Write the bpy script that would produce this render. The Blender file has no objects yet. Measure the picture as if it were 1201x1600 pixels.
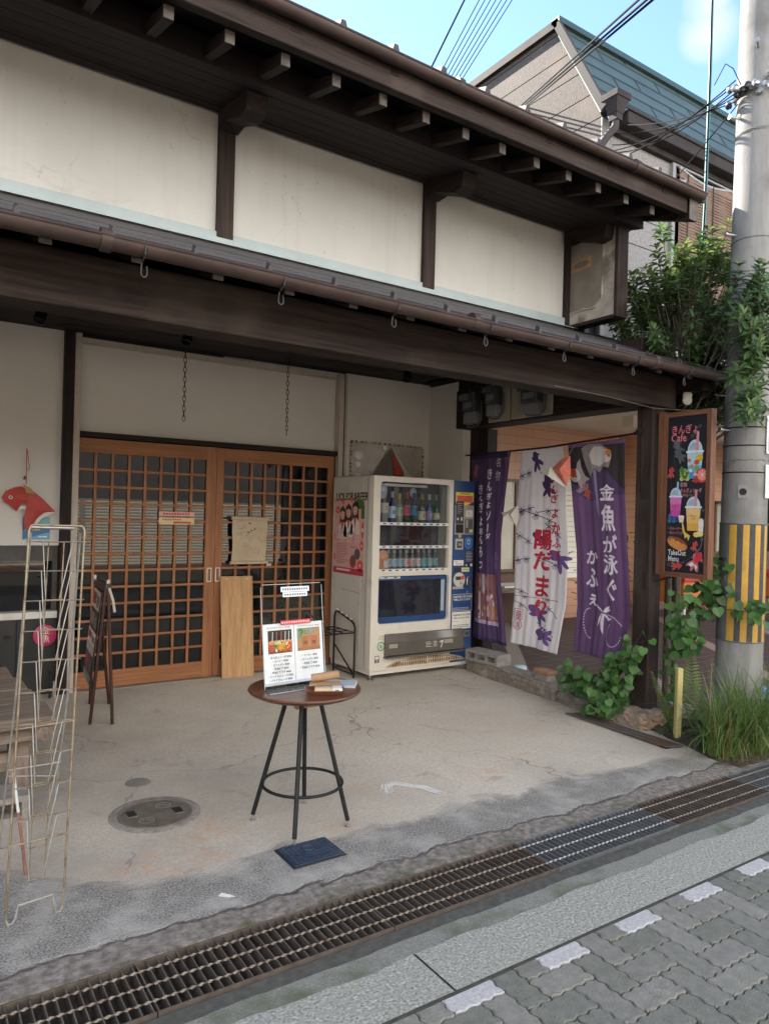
import bpy, bmesh, math, random
from mathutils import Vector, Matrix
R = math.radians
random.seed(11)
SC = bpy.context.scene
COL = SC.collection

# ------------------------------------------------------------------ camera
cd = bpy.data.cameras.new('camera'); cam = bpy.data.objects.new('camera', cd); COL.objects.link(cam)
cd.sensor_fit = 'VERTICAL'; cd.sensor_height = 24.0; cd.lens = 1128.0 / 1600.0 * 24.0
cd.clip_start = 0.05; cd.clip_end = 2000
roll, pitch, yaw = R(1.5), R(0.142), R(33.8)
fw = Vector((math.sin(yaw) * math.cos(pitch), math.cos(yaw) * math.cos(pitch), math.sin(pitch)))
rt = Vector((math.cos(yaw), -math.sin(yaw), 0)); up = rt.cross(fw)
r2 = math.cos(roll) * rt + math.sin(roll) * up; u2 = -math.sin(roll) * rt + math.cos(roll) * up
M = Matrix((r2, u2, -fw)).transposed().to_4x4(); M.translation = (0, 0, 1.45)
cam.matrix_world = M
SC.camera = cam

# ------------------------------------------------------------------ sky, sun, exposure
SUN_EL, SUN_AZ = 35.0, 106.0            # degrees; azimuth counted from +X towards +Y
sd = Vector((math.cos(R(SUN_AZ)) * math.cos(R(SUN_EL)), math.sin(R(SUN_AZ)) * math.cos(R(SUN_EL)), math.sin(R(SUN_EL))))
W = bpy.data.worlds.new('World'); SC.world = W; W.use_nodes = True
nt = W.node_tree; nt.nodes.clear()
out = nt.nodes.new('ShaderNodeOutputWorld'); bg = nt.nodes.new('ShaderNodeBackground')
sky = nt.nodes.new('ShaderNodeTexSky'); sky.sky_type = 'NISHITA'; sky.sun_disc = False
sky.sun_elevation = R(SUN_EL); sky.sun_rotation = R(90 - SUN_AZ)
sky.air_density = 1.0; sky.dust_density = 0.3; sky.ozone_density = 4.0
tc = nt.nodes.new('ShaderNodeTexCoord')
nz = nt.nodes.new('ShaderNodeTexNoise'); nz.inputs['Scale'].default_value = 9.0; nz.inputs['Detail'].default_value = 7
nt.links.new(tc.outputs['Generated'], nz.inputs['Vector'])
dsum = None
for d, a0, a1 in (((0.712, 0.46, 0.53), 0.99945, 1.0), ((0.70, 0.455, 0.552), 0.99965, 1.0), ((-0.6, -0.5, 0.6), 0.72, 1.0)):
    dp = nt.nodes.new('ShaderNodeVectorMath'); dp.operation = 'DOT_PRODUCT'
    dp.inputs[1].default_value = Vector(d).normalized()
    nt.links.new(tc.outputs['Generated'], dp.inputs[0])
    mr = nt.nodes.new('ShaderNodeMapRange'); mr.inputs[1].default_value = a0; mr.inputs[2].default_value = a1
    nt.links.new(dp.outputs['Value'], mr.inputs[0])
    if dsum is None: dsum = mr.outputs[0]
    else:
        ad = nt.nodes.new('ShaderNodeMath'); ad.operation = 'MAXIMUM'
        nt.links.new(dsum, ad.inputs[0]); nt.links.new(mr.outputs[0], ad.inputs[1]); dsum = ad.outputs[0]
nm = nt.nodes.new('ShaderNodeMapRange'); nm.inputs[1].default_value = 0.36; nm.inputs[2].default_value = 0.66
nt.links.new(nz.outputs['Fac'], nm.inputs[0])
ml = nt.nodes.new('ShaderNodeMath'); ml.operation = 'MULTIPLY'
nt.links.new(nm.outputs[0], ml.inputs[0]); nt.links.new(dsum, ml.inputs[1])
mx = nt.nodes.new('ShaderNodeMix'); mx.data_type = 'RGBA'
nt.links.new(ml.outputs[0], mx.inputs[0]); nt.links.new(sky.outputs[0], mx.inputs[6]); mx.inputs[7].default_value = (2.6, 2.65, 2.75, 1)
nt.links.new(mx.outputs[2], bg.inputs['Color']); bg.inputs['Strength'].default_value = 0.088
nt.links.new(bg.outputs[0], out.inputs['Surface'])
sl = bpy.data.lights.new('sun', 'SUN'); sl.energy = 5.0; sl.angle = R(0.53); sl.color = (1.0, 0.93, 0.83)
so = bpy.data.objects.new('sun', sl); COL.objects.link(so); so.rotation_euler = sd.to_track_quat('Z', 'Y').to_euler()
so.location = sd * 30
SC.view_settings.view_transform = 'Standard'; SC.view_settings.look = 'None'
SC.view_settings.exposure = 2.42; SC.view_settings.gamma = 1.0
SC.view_settings.use_white_balance = True; SC.view_settings.white_balance_temperature = 6650
try: SC.cycles.max_bounces = 8; SC.cycles.transparent_max_bounces = 16
except Exception: pass

# ------------------------------------------------------------------ materials
def lin(c):
    if isinstance(c, str):
        c = tuple(int(c[i:i + 2], 16) / 255 for i in (0, 2, 4))
        return tuple(x / 12.92 if x <= 0.04045 else ((x + 0.055) / 1.055) ** 2.4 for x in c)
    return tuple(c)
MC = {}
def mat(name, c1, c2=None, ns=6.0, st=(1, 1, 1), rough=0.6, metal=0.0, bump=0.0, bs=60.0, bst=None, spec=0.5, lo=0.35, hi=0.65, c3=None, s3=1.2, t3=(0.55, 0.7), transl=0.0, dist=0.0, roughvar=0.0):
    if name in MC: return MC[name]
    m = bpy.data.materials.new(name); m.use_nodes = True; n = m.node_tree; b = n.nodes['Principled BSDF']; L = n.links.new
    b.inputs['Roughness'].default_value = rough; b.inputs['Metallic'].default_value = metal
    b.inputs['Specular IOR Level'].default_value = spec
    a = lin(c1)
    b.inputs['Base Color'].default_value = (*a, 1)
    t = n.nodes.new('ShaderNodeTexCoord')
    csock = None
    if c2 is not None:
        mp = n.nodes.new('ShaderNodeMapping'); mp.inputs['Scale'].default_value = st; L(t.outputs['Object'], mp.inputs[0])
        no = n.nodes.new('ShaderNodeTexNoise'); no.inputs['Scale'].default_value = ns; no.inputs['Detail'].default_value = 8; no.inputs['Roughness'].default_value = 0.62
        no.inputs['Distortion'].default_value = dist
        L(mp.outputs[0], no.inputs['Vector'])
        r = n.nodes.new('ShaderNodeMapRange'); r.inputs[1].default_value = lo; r.inputs[2].default_value = hi; L(no.outputs['Fac'], r.inputs[0])
        x = n.nodes.new('ShaderNodeMix'); x.data_type = 'RGBA'; L(r.outputs[0], x.inputs[0]); x.inputs[6].default_value = (*a, 1); x.inputs[7].default_value = (*lin(c2), 1)
        csock = x.outputs[2]
        if roughvar:
            rr = n.nodes.new('ShaderNodeMapRange'); rr.inputs[3].default_value = rough - roughvar; rr.inputs[4].default_value = rough + roughvar
            L(no.outputs['Fac'], rr.inputs[0]); L(rr.outputs[0], b.inputs['Roughness'])
        if c3 is not None:
            n3 = n.nodes.new('ShaderNodeTexNoise'); n3.inputs['Scale'].default_value = s3; n3.inputs['Detail'].default_value = 6; L(t.outputs['Object'], n3.inputs['Vector'])
            r3 = n.nodes.new('ShaderNodeMapRange'); r3.inputs[1].default_value = t3[0]; r3.inputs[2].default_value = t3[1]; L(n3.outputs['Fac'], r3.inputs[0])
            x3 = n.nodes.new('ShaderNodeMix'); x3.data_type = 'RGBA'; L(r3.outputs[0], x3.inputs[0]); L(csock, x3.inputs[6]); x3.inputs[7].default_value = (*lin(c3), 1)
            csock = x3.outputs[2]
        L(csock, b.inputs['Base Color'])
    if bump:
        mp2 = n.nodes.new('ShaderNodeMapping'); mp2.inputs['Scale'].default_value = bst or st; L(t.outputs['Object'], mp2.inputs[0])
        nb = n.nodes.new('ShaderNodeTexNoise'); nb.inputs['Scale'].default_value = bs; nb.inputs['Detail'].default_value = 6; L(mp2.outputs[0], nb.inputs['Vector'])
        bp = n.nodes.new('ShaderNodeBump'); bp.inputs['Strength'].default_value = min(1, bump); bp.inputs['Distance'].default_value = 0.01; L(nb.outputs['Fac'], bp.inputs['Height']); L(bp.outputs[0], b.inputs['Normal'])
    if transl:
        tr = n.nodes.new('ShaderNodeBsdfTranslucent'); ms = n.nodes.new('ShaderNodeMixShader'); ms.inputs[0].default_value = transl
        if csock: L(csock, tr.inputs['Color'])
        else: tr.inputs['Color'].default_value = (*a, 1)
        o = n.nodes['Material Output']; L(b.outputs[0], ms.inputs[1]); L(tr.outputs[0], ms.inputs[2]); L(ms.outputs[0], o.inputs['Surface'])
    MC[name] = m
    return m
def flat(hexc, rough=0.6, k=0.82):
    c = lin(hexc); c = tuple(x * k for x in c)
    return mat('print_' + hexc + str(rough), c, tuple(min(1, x * 1.12) for x in c), ns=25, rough=rough)
def glassmat(name, tint=(1, 1, 1), rough=0.01, clear=0.9, ior=1.45):
    if name in MC: return MC[name]
    m = bpy.data.materials.new(name); m.use_nodes = True; n = m.node_tree; n.nodes.clear(); L = n.links.new
    o = n.nodes.new('ShaderNodeOutputMaterial'); tr = n.nodes.new('ShaderNodeBsdfTransparent'); g = n.nodes.new('ShaderNodeBsdfGlossy')
    tr.inputs[0].default_value = (*[clear * x for x in tint], 1); g.inputs['Roughness'].default_value = rough
    f = n.nodes.new('ShaderNodeFresnel'); f.inputs[0].default_value = ior
    ms = n.nodes.new('ShaderNodeMixShader'); L(f.outputs[0], ms.inputs[0]); L(tr.outputs[0], ms.inputs[1]); L(g.outputs[0], ms.inputs[2]); L(ms.outputs[0], o.inputs[0])
    MC[name] = m; return m
def woods(name, c1, c2, rough=0.65, ns=3.0, bump=0.25, c3=None, **kw):
    """three materials of one wood with the grain along x, y, z"""
    out = []
    for ax in range(3):
        st = [14, 14, 14]; st[ax] = 0.7
        out.append(mat(name + '_grain_' + 'xyz'[ax], c1, c2, ns=ns, st=st, rough=rough, bump=bump, bs=9, c3=c3, dist=0.4, spec=kw.pop('spec', 0.25), **kw))
    return out

DARK = woods('dark_stained_wood', (0.011, 0.0065, 0.006), (0.027, 0.0165, 0.014), rough=0.7)
DARK2 = woods('weathered_dark_beam', (0.015, 0.0095, 0.008), (0.042, 0.028, 0.023), rough=0.75, c3=(0.058, 0.043, 0.036), s3=2.0)
CEIL = woods('dark_ceiling_board', (0.009, 0.0055, 0.006), (0.019, 0.0115, 0.0115), rough=0.7)
CEDAR = woods('orange_lattice_wood', (0.21, 0.085, 0.036), (0.33, 0.145, 0.066), rough=0.5, bump=0.1)
PALE = woods('pale_board_wood', (0.34, 0.19, 0.085), (0.48, 0.29, 0.14), rough=0.55, ns=2.2)
OLDW = woods('grey_plank_wood', (0.10, 0.075, 0.058), (0.24, 0.19, 0.15), rough=0.85, bump=0.6)
SIGNW = woods('sign_frame_wood', (0.10, 0.042, 0.024), (0.17, 0.075, 0.042), rough=0.5)
EASW = woods('dark_red_wood', (0.022, 0.008, 0.007), (0.045, 0.016, 0.013), rough=0.35)
TOPW = woods('walnut_table_wood', (0.085, 0.030, 0.017), (0.135, 0.052, 0.028), rough=0.3, bump=0.05)
ENDD = mat('dim_rafter_end', (0.07, 0.06, 0.052), (0.115, 0.10, 0.088), ns=30, rough=0.8)
ENDW = mat('pale_rafter_end', (0.075, 0.064, 0.058), (0.14, 0.125, 0.11), ns=30, rough=0.8, bump=0.3)
PLAS = mat('cream_plaster', (0.455, 0.445, 0.42), (0.415, 0.405, 0.38), ns=1.6, rough=0.85, bump=0.18, bs=14, c3=(0.38, 0.365, 0.335), s3=0.9, t3=(0.56, 0.78))
def weather(m, crack=0.55, streak=0.35):
    n = m.node_tree; b = n.nodes['Principled BSDF']; L = n.links.new; src = b.inputs['Base Color'].links[0].from_socket; t = n.nodes.new('ShaderNodeTexCoord')
    def mp(s):
        q = n.nodes.new('ShaderNodeMapping'); q.inputs['Scale'].default_value = s; L(t.outputs['Object'], q.inputs[0]); return q.outputs[0]
    def no(v, sc, det=6):
        q = n.nodes.new('ShaderNodeTexNoise'); q.inputs['Scale'].default_value = sc; q.inputs['Detail'].default_value = det; L(v, q.inputs['Vector']); return q
    def mr(s, a, c, o0=0.0, o1=1.0):
        q = n.nodes.new('ShaderNodeMapRange'); q.inputs[1].default_value = a; q.inputs[2].default_value = c; q.inputs[3].default_value = o0; q.inputs[4].default_value = o1; L(s, q.inputs[0]); return q.outputs[0]
    def mu(a, c):
        q = n.nodes.new('ShaderNodeMath'); q.operation = 'MULTIPLY'; L(a, q.inputs[0])
        if isinstance(c, float): q.inputs[1].default_value = c
        else: L(c, q.inputs[1])
        return q.outputs[0]
    def mx(f, a, c):
        q = n.nodes.new('ShaderNodeMix'); q.data_type = 'RGBA'; L(f, q.inputs[0]); L(a, q.inputs[6]); q.inputs[7].default_value = (*c, 1); return q.outputs[2]
    st = mr(no(mp((7, 7, 0.35)), 2.2).outputs['Fac'], 0.52, 0.75, 0.0, streak); src = mx(st, src, (0.30, 0.275, 0.235))
    d = no(mp((1, 1, 1)), 2.5); vv = n.nodes.new('ShaderNodeVectorMath'); vv.operation = 'MULTIPLY_ADD'; L(d.outputs['Color'], vv.inputs[0]); vv.inputs[1].default_value = (0.5, 0.5, 0.5); L(t.outputs['Object'], vv.inputs[2])
    vo = n.nodes.new('ShaderNodeTexVoronoi'); vo.feature = 'DISTANCE_TO_EDGE'; vo.inputs['Scale'].default_value = 1.5; L(vv.outputs[0], vo.inputs['Vector'])
    cr = mu(mr(vo.outputs['Distance'], 0.007, 0.001), mr(no(mp((1, 1, 1)), 1.9, 3).outputs['Fac'], 0.52, 0.62, 0.0, crack)); src = mx(cr, src, (0.20, 0.175, 0.145))
    sp = mr(no(mp((1, 1, 1)), 34, 2).outputs['Fac'], 0.72, 0.76, 0.0, 0.45); src = mx(sp, src, (0.25, 0.22, 0.18))
    L(src, b.inputs['Base Color'])
weather(PLAS, 0.3, 0.22)
PLAS2 = mat('porch_plaster', (0.56, 0.535, 0.50), (0.51, 0.485, 0.45), ns=1.1, rough=0.85, bump=0.06, bs=90)
TRIM = mat('beige_jamb', (0.36, 0.31, 0.26), (0.42, 0.37, 0.31), ns=8, rough=0.6)
BLACK = mat('black_void', (0.008, 0.008, 0.009), rough=0.8)
BLKP = mat('black_paint', (0.008, 0.008, 0.009), (0.014, 0.014, 0.015), ns=20, rough=0.5, spec=0.3)
GUT = mat('brown_gutter', (0.040, 0.025, 0.021), (0.062, 0.041, 0.035), ns=5, rough=0.5, spec=0.3, c3=(0.05, 0.034, 0.028), s3=3)
ROOFM = mat('dark_roof_metal', (0.032, 0.029, 0.031), (0.048, 0.044, 0.045), ns=2, rough=0.6, metal=0.2)
FLASH = mat('pale_blue_flashing', (0.29, 0.34, 0.345), (0.25, 0.30, 0.305), ns=4, rough=0.5)
STEEL = mat('dull_steel', (0.30, 0.30, 0.30), (0.42, 0.42, 0.41), ns=30, rough=0.4, metal=0.8)
DGLASS = mat('dark_door_glass', (0.006, 0.0065, 0.007), rough=0.02, spec=0.55)
CLEAR = glassmat('clear_glass')
CONC = mat('pale_concrete', (0.36, 0.34, 0.31), (0.27, 0.25, 0.225), ns=8, rough=0.9, bump=0.4, bs=120)
POLEC = mat('pole_concrete', (0.27, 0.265, 0.25), (0.20, 0.195, 0.185), ns=3, st=(5, 5, 0.5), rough=0.9, bump=0.35, bs=70, c3=(0.15, 0.145, 0.135), s3=3.2, t3=(0.5, 0.72), spec=0.25)

# ------------------------------------------------------------------ mesh helper
def rootoff(p):
    while p is not None and p.parent is not None: p = p.parent
    return p.location.copy() if p is not None else Vector((0, 0, 0))
class MB:
    def __init__(s): s.v = []; s.f = []; s.m = []; s.mats = []
    def mi(s, m):
        if m not in s.mats: s.mats.append(m)
        return s.mats.index(m)
    def add(s, vs, fs, m):
        o = len(s.v); s.v.extend([tuple(v) for v in vs]); k = s.mi(m)
        for f in fs: s.f.append([o + i for i in f]); s.m.append(k)
    def box(s, x0, y0, z0, x1, y1, z1, m):
        if x0 > x1: x0, x1 = x1, x0
        if y0 > y1: y0, y1 = y1, y0
        if z0 > z1: z0, z1 = z1, z0
        s.add([(x0, y0, z0), (x1, y0, z0), (x1, y1, z0), (x0, y1, z0), (x0, y0, z1), (x1, y0, z1), (x1, y1, z1), (x0, y1, z1)],
              [(0, 3, 2, 1), (4, 5, 6, 7), (0, 1, 5, 4), (1, 2, 6, 5), (2, 3, 7, 6), (3, 0, 4, 7)], m)
    def beam(s, p, q, w, h, m, upv=(0, 0, 1)):
        """box from p to q, width w (sideways) and height h (along up), centred on the line"""
        p = Vector(p); q = Vector(q); d = (q - p).normalized(); a = d.cross(Vector(upv)).normalized(); b = a.cross(d)
        vs = []
        for e in (p, q):
            for i, j in ((-1, -1), (1, -1), (1, 1), (-1, 1)): vs.append(e + a * (i * w / 2) + b * (j * h / 2))
        s.add(vs, [(0, 1, 2, 3), (7, 6, 5, 4), (0, 4, 5, 1), (1, 5, 6, 2), (2, 6, 7, 3), (3, 7, 4, 0)], m)
    def tube(s, pts, r, m, n=8, closed=False, cap=True):
        pts = [Vector(p) for p in pts]; k = len(pts); rs = r if isinstance(r, (list, tuple)) else [r] * k
        prev = None; vs = []
        for i, p in enumerate(pts):
            a = pts[i - 1] if (i > 0 or closed) else p; b = pts[(i + 1) % k] if (i < k - 1 or closed) else p
            t = (b - a).normalized()
            if prev is None:
                x = t.cross(Vector((0, 0, 1)))
                if x.length < 1e-3: x = t.cross(Vector((1, 0, 0)))
                x.normalize()
            else: x = (prev - t * prev.dot(t)).normalized()
            prev = x; y = t.cross(x)
            for j in range(n):
                an = 2 * math.pi * j / n; vs.append(p + (x * math.cos(an) + y * math.sin(an)) * rs[i])
        fs = []
        for i in range(k if closed else k - 1):
            for j in range(n):
                a = i * n + j; b = i * n + (j + 1) % n; i2 = (i + 1) % k; fs.append((a, b, i2 * n + (j + 1) % n, i2 * n + j))
        if cap and not closed: fs.append(list(range(n))[::-1]); fs.append([(k - 1) * n + j for j in range(n)])
        s.add(vs, fs, m)
    def lathe(s, prof, c, m, n=24, axis=None):
        """profile [(r, h)] turned about an axis through c"""
        c = Vector(c); z = Vector(axis or (0, 0, 1)).normalized(); x = z.orthogonal().normalized(); y = z.cross(x); vs = []
        for r, h in prof:
            for j in range(n):
                a = 2 * math.pi * j / n; vs.append(c + z * h + (x * math.cos(a) + y * math.sin(a)) * max(r, 1e-5))
        fs = [(i * n + j, i * n + (j + 1) % n, (i + 1) * n + (j + 1) % n, (i + 1) * n + j) for i in range(len(prof) - 1) for j in range(n)]
        fs.append(list(range(n))[::-1]); fs.append([(len(prof) - 1) * n + j for j in range(n)])
        s.add(vs, fs, m)
    def prism(s, pts, d, m):
        """polygon in 3-D pulled along vector d"""
        pts = [Vector(p) for p in pts]; d = Vector(d); n = len(pts)
        s.add(pts + [p + d for p in pts], [list(range(n))[::-1], [n + i for i in range(n)]] + [(i, (i + 1) % n, n + (i + 1) % n, n + i) for i in range(n)], m)
    def build(s, name, parent=None, smooth=None, bev=0.0, kind=None, refine=0.0, warp=None):
        me = bpy.data.meshes.new(name); off = rootoff(parent)
        me.from_pydata([(v[0] - off.x, v[1] - off.y, v[2] - off.z) for v in s.v], [], s.f)
        for m in s.mats: me.materials.append(m)
        me.polygons.foreach_set('material_index', s.m); me.update()
        bm = bmesh.new(); bm.from_mesh(me); 
        if refine:
            bmesh.ops.triangulate(bm, faces=[f for f in bm.faces if len(f.verts) > 3])
            for _ in range(4):
                es = [e for e in bm.edges if e.calc_length() > refine]
                if not es: break
                bmesh.ops.subdivide_edges(bm, edges=es, cuts=1)
                bmesh.ops.triangulate(bm, faces=[f for f in bm.faces if len(f.verts) > 3])
        if warp:
            for v in bm.verts: v.co = warp(v.co + off) - off
        bm.normal_update(); bm.to_mesh(me); bm.free()
        o = bpy.data.objects.new(name, me); COL.objects.link(o)
        if parent is not None: o.parent = parent
        if kind: o['kind'] = kind
        if smooth is not None:
            me.polygons.foreach_set('use_smooth', [True] * len(me.polygons))
            try: me.set_sharp_from_angle(angle=R(smooth))
            except Exception: pass
        if bev:
            b = o.modifiers.new('bevel', 'BEVEL'); b.width = bev; b.segments = 2; b.limit_method = 'ANGLE'; b.angle_limit = R(40)
        return o
def thing(name, label, cat, loc=(0, 0, 0), group=None):
    o = bpy.data.objects.new(name, None); COL.objects.link(o); o.location = loc; o.empty_display_size = 0.1
    o['label'] = label; o['category'] = cat
    if group: o['group'] = group
    return o
def tag(o, label, cat, group=None):
    o['label'] = label; o['category'] = cat
    if group: o['group'] = group
    return o
def dup(root, loc, label, group=None, mats=None, rotz=None):
    r = root.copy(); COL.objects.link(r); r.location = loc; r['label'] = label
    if rotz is not None: r.rotation_euler = (0, 0, rotz)
    if group: r['group'] = group
    def rec(a, b):
        for ch in a.children:
            c = ch.copy(); COL.objects.link(c); c.parent = b
            if mats and ch.name.split('.')[0] in mats:
                c.data = ch.data.copy(); c.data.materials.clear(); c.data.materials.append(mats[ch.name.split('.')[0]])
            rec(ch, c)
    rec(root, r)
    return r
# flat printing on a surface
TXT = {}
def text2d(body, size, align='LEFT', bold=0.0, spacing=1.0, line=1.0):
    k = (body, size, align, bold, spacing, line)
    if k in TXT: return TXT[k]
    c = bpy.data.curves.new('lettering', 'FONT'); c.body = body; c.size = size; c.align_x = align; c.resolution_u = 2; c.offset = bold * size; c.space_character = spacing; c.space_line = line
    o = bpy.data.objects.new('lettering', c)
    me = bpy.data.meshes.new_from_object(o)
    r = ([(v.co.x, v.co.y) for v in me.vertices], [list(p.vertices) for p in me.polygons])
    bpy.data.objects.remove(o); bpy.data.curves.remove(c); bpy.data.meshes.remove(me)
    TXT[k] = r; return r
class Flat(MB):
    """drawing in the plane o + U*x + V*y, layers standing proud along U x V"""
    def __init__(s, o, U, V, step=0.0007):
        MB.__init__(s); s.o = Vector(o); s.U = Vector(U).normalized(); s.V = Vector(V).normalized(); s.N = s.U.cross(s.V); s.step = step
    def P(s, x, y, l): return s.o + s.U * x + s.V * y + s.N * (s.step * l)
    def poly(s, pts, m, l=1): s.add([s.P(x, y, l) for x, y in pts], [list(range(len(pts)))], m)
    def rect(s, x0, y0, x1, y1, m, l=1): s.poly([(x0, y0), (x1, y0), (x1, y1), (x0, y1)], m, l)
    def ell(s, x, y, a, b, m, l=1, n=20, rot=0.0, t0=0.0, t1=2 * math.pi):
        full = abs(t1 - t0 - 2 * math.pi) < 1e-6; pts = []
        for i in range(n if full else n + 1):
            t = t0 + (t1 - t0) * i / n; p, q = a * math.cos(t), b * math.sin(t)
            pts.append((x + p * math.cos(rot) - q * math.sin(rot), y + p * math.sin(rot) + q * math.cos(rot)))
        s.poly(pts, m, l)
    def line(s, pts, w, m, l=1):
        vs = []; fs = []
        for i, p in enumerate(pts):
            a = Vector(pts[max(0, i - 1)]); b = Vector(pts[min(len(pts) - 1, i + 1)]); d = (b - a).normalized(); n = Vector((-d.y, d.x)) * w / 2
            vs += [s.P(p[0] + n.x, p[1] + n.y, l), s.P(p[0] - n.x, p[1] - n.y, l)]
        for i in range(len(pts) - 1): fs.append((2 * i, 2 * i + 1, 2 * i + 3, 2 * i + 2))
        s.add(vs, fs, m)
    def ring(s, x, y, r, w, m, l=1, n=18): s.line([(x + r * math.cos(2 * math.pi * i / n), y + r * math.sin(2 * math.pi * i / n)) for i in range(n + 1)], w, m, l)
    def text(s, body, x, y, size, m, l=2, align='LEFT', bold=0.0, spacing=1.0, line=1.0, sx=1.0, slant=0.0):
        vs, fs = text2d(body, size, align, bold, spacing, line)
        s.add([s.P(x + (p + slant * q) * sx, y + q, l) for p, q in vs], fs, m)
    def vtext(s, body, x, y, size, m, l=2, pitch=1.12, bold=0.0, slant=0.0, drift=0.0, fat=0.0):
        for i, ch in enumerate(body):
            vs, fs = text2d(ch, size, 'CENTER', bold)
            if not vs: continue
            cy = 0.36 * size
            if ch in 'ー':       # long-vowel mark stands upright in vertical writing
                vs = [(-(q - cy), p + cy) for p, q in vs]
            for k_, (ox, oy) in enumerate(((0, 0), (fat, 0), (-fat, 0), (0, fat), (0, -fat)) if fat else ((0, 0),)):
                s.add([s.P(x + drift * i + p + slant * (q - cy) + ox, y - i * size * pitch - size * 0.86 + q + oy, l + 0.08 * k_) for p, q in vs], fs, m)
    def fish(s, x, y, L, m, l=1, rot=0.0, tail=None, eye=None):
        def T(p, q): return (x + (p * math.cos(rot) - q * math.sin(rot)) * L, y + (p * math.sin(rot) + q * math.cos(rot)) * L)
        tail = tail or m; R_ = lambda cx, cy, a, b, r: [T(cx + a * math.cos(t) * math.cos(r) - b * math.sin(t) * math.sin(r), cy + a * math.cos(t) * math.sin(r) + b * math.sin(t) * math.cos(r)) for t in [2 * math.pi * i / 14 for i in range(14)]]
        s.poly(R_(-0.33, 0.15, 0.26, 0.095, -0.55), tail, l); s.poly(R_(-0.40, -0.01, 0.24, 0.075, 0.05), tail, l + 0.15); s.poly(R_(-0.30, -0.17, 0.25, 0.09, 0.7), tail, l + 0.3)
        s.poly(R_(0.0, 0.17, 0.17, 0.075, 0.5), tail, l + 0.4); s.poly(R_(0.10, -0.18, 0.13, 0.055, 0.95), tail, l + 0.45)
        s.poly([T(0.29 * math.cos(t) + 0.08, 0.165 * math.sin(t)) for t in [2 * math.pi * i / 16 for i in range(16)]], m, l + 0.6)
        if eye: s.ell(*T(0.28, 0.05), 0.03 * L, 0.03 * L, eye, l + 1, 8)

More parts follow.
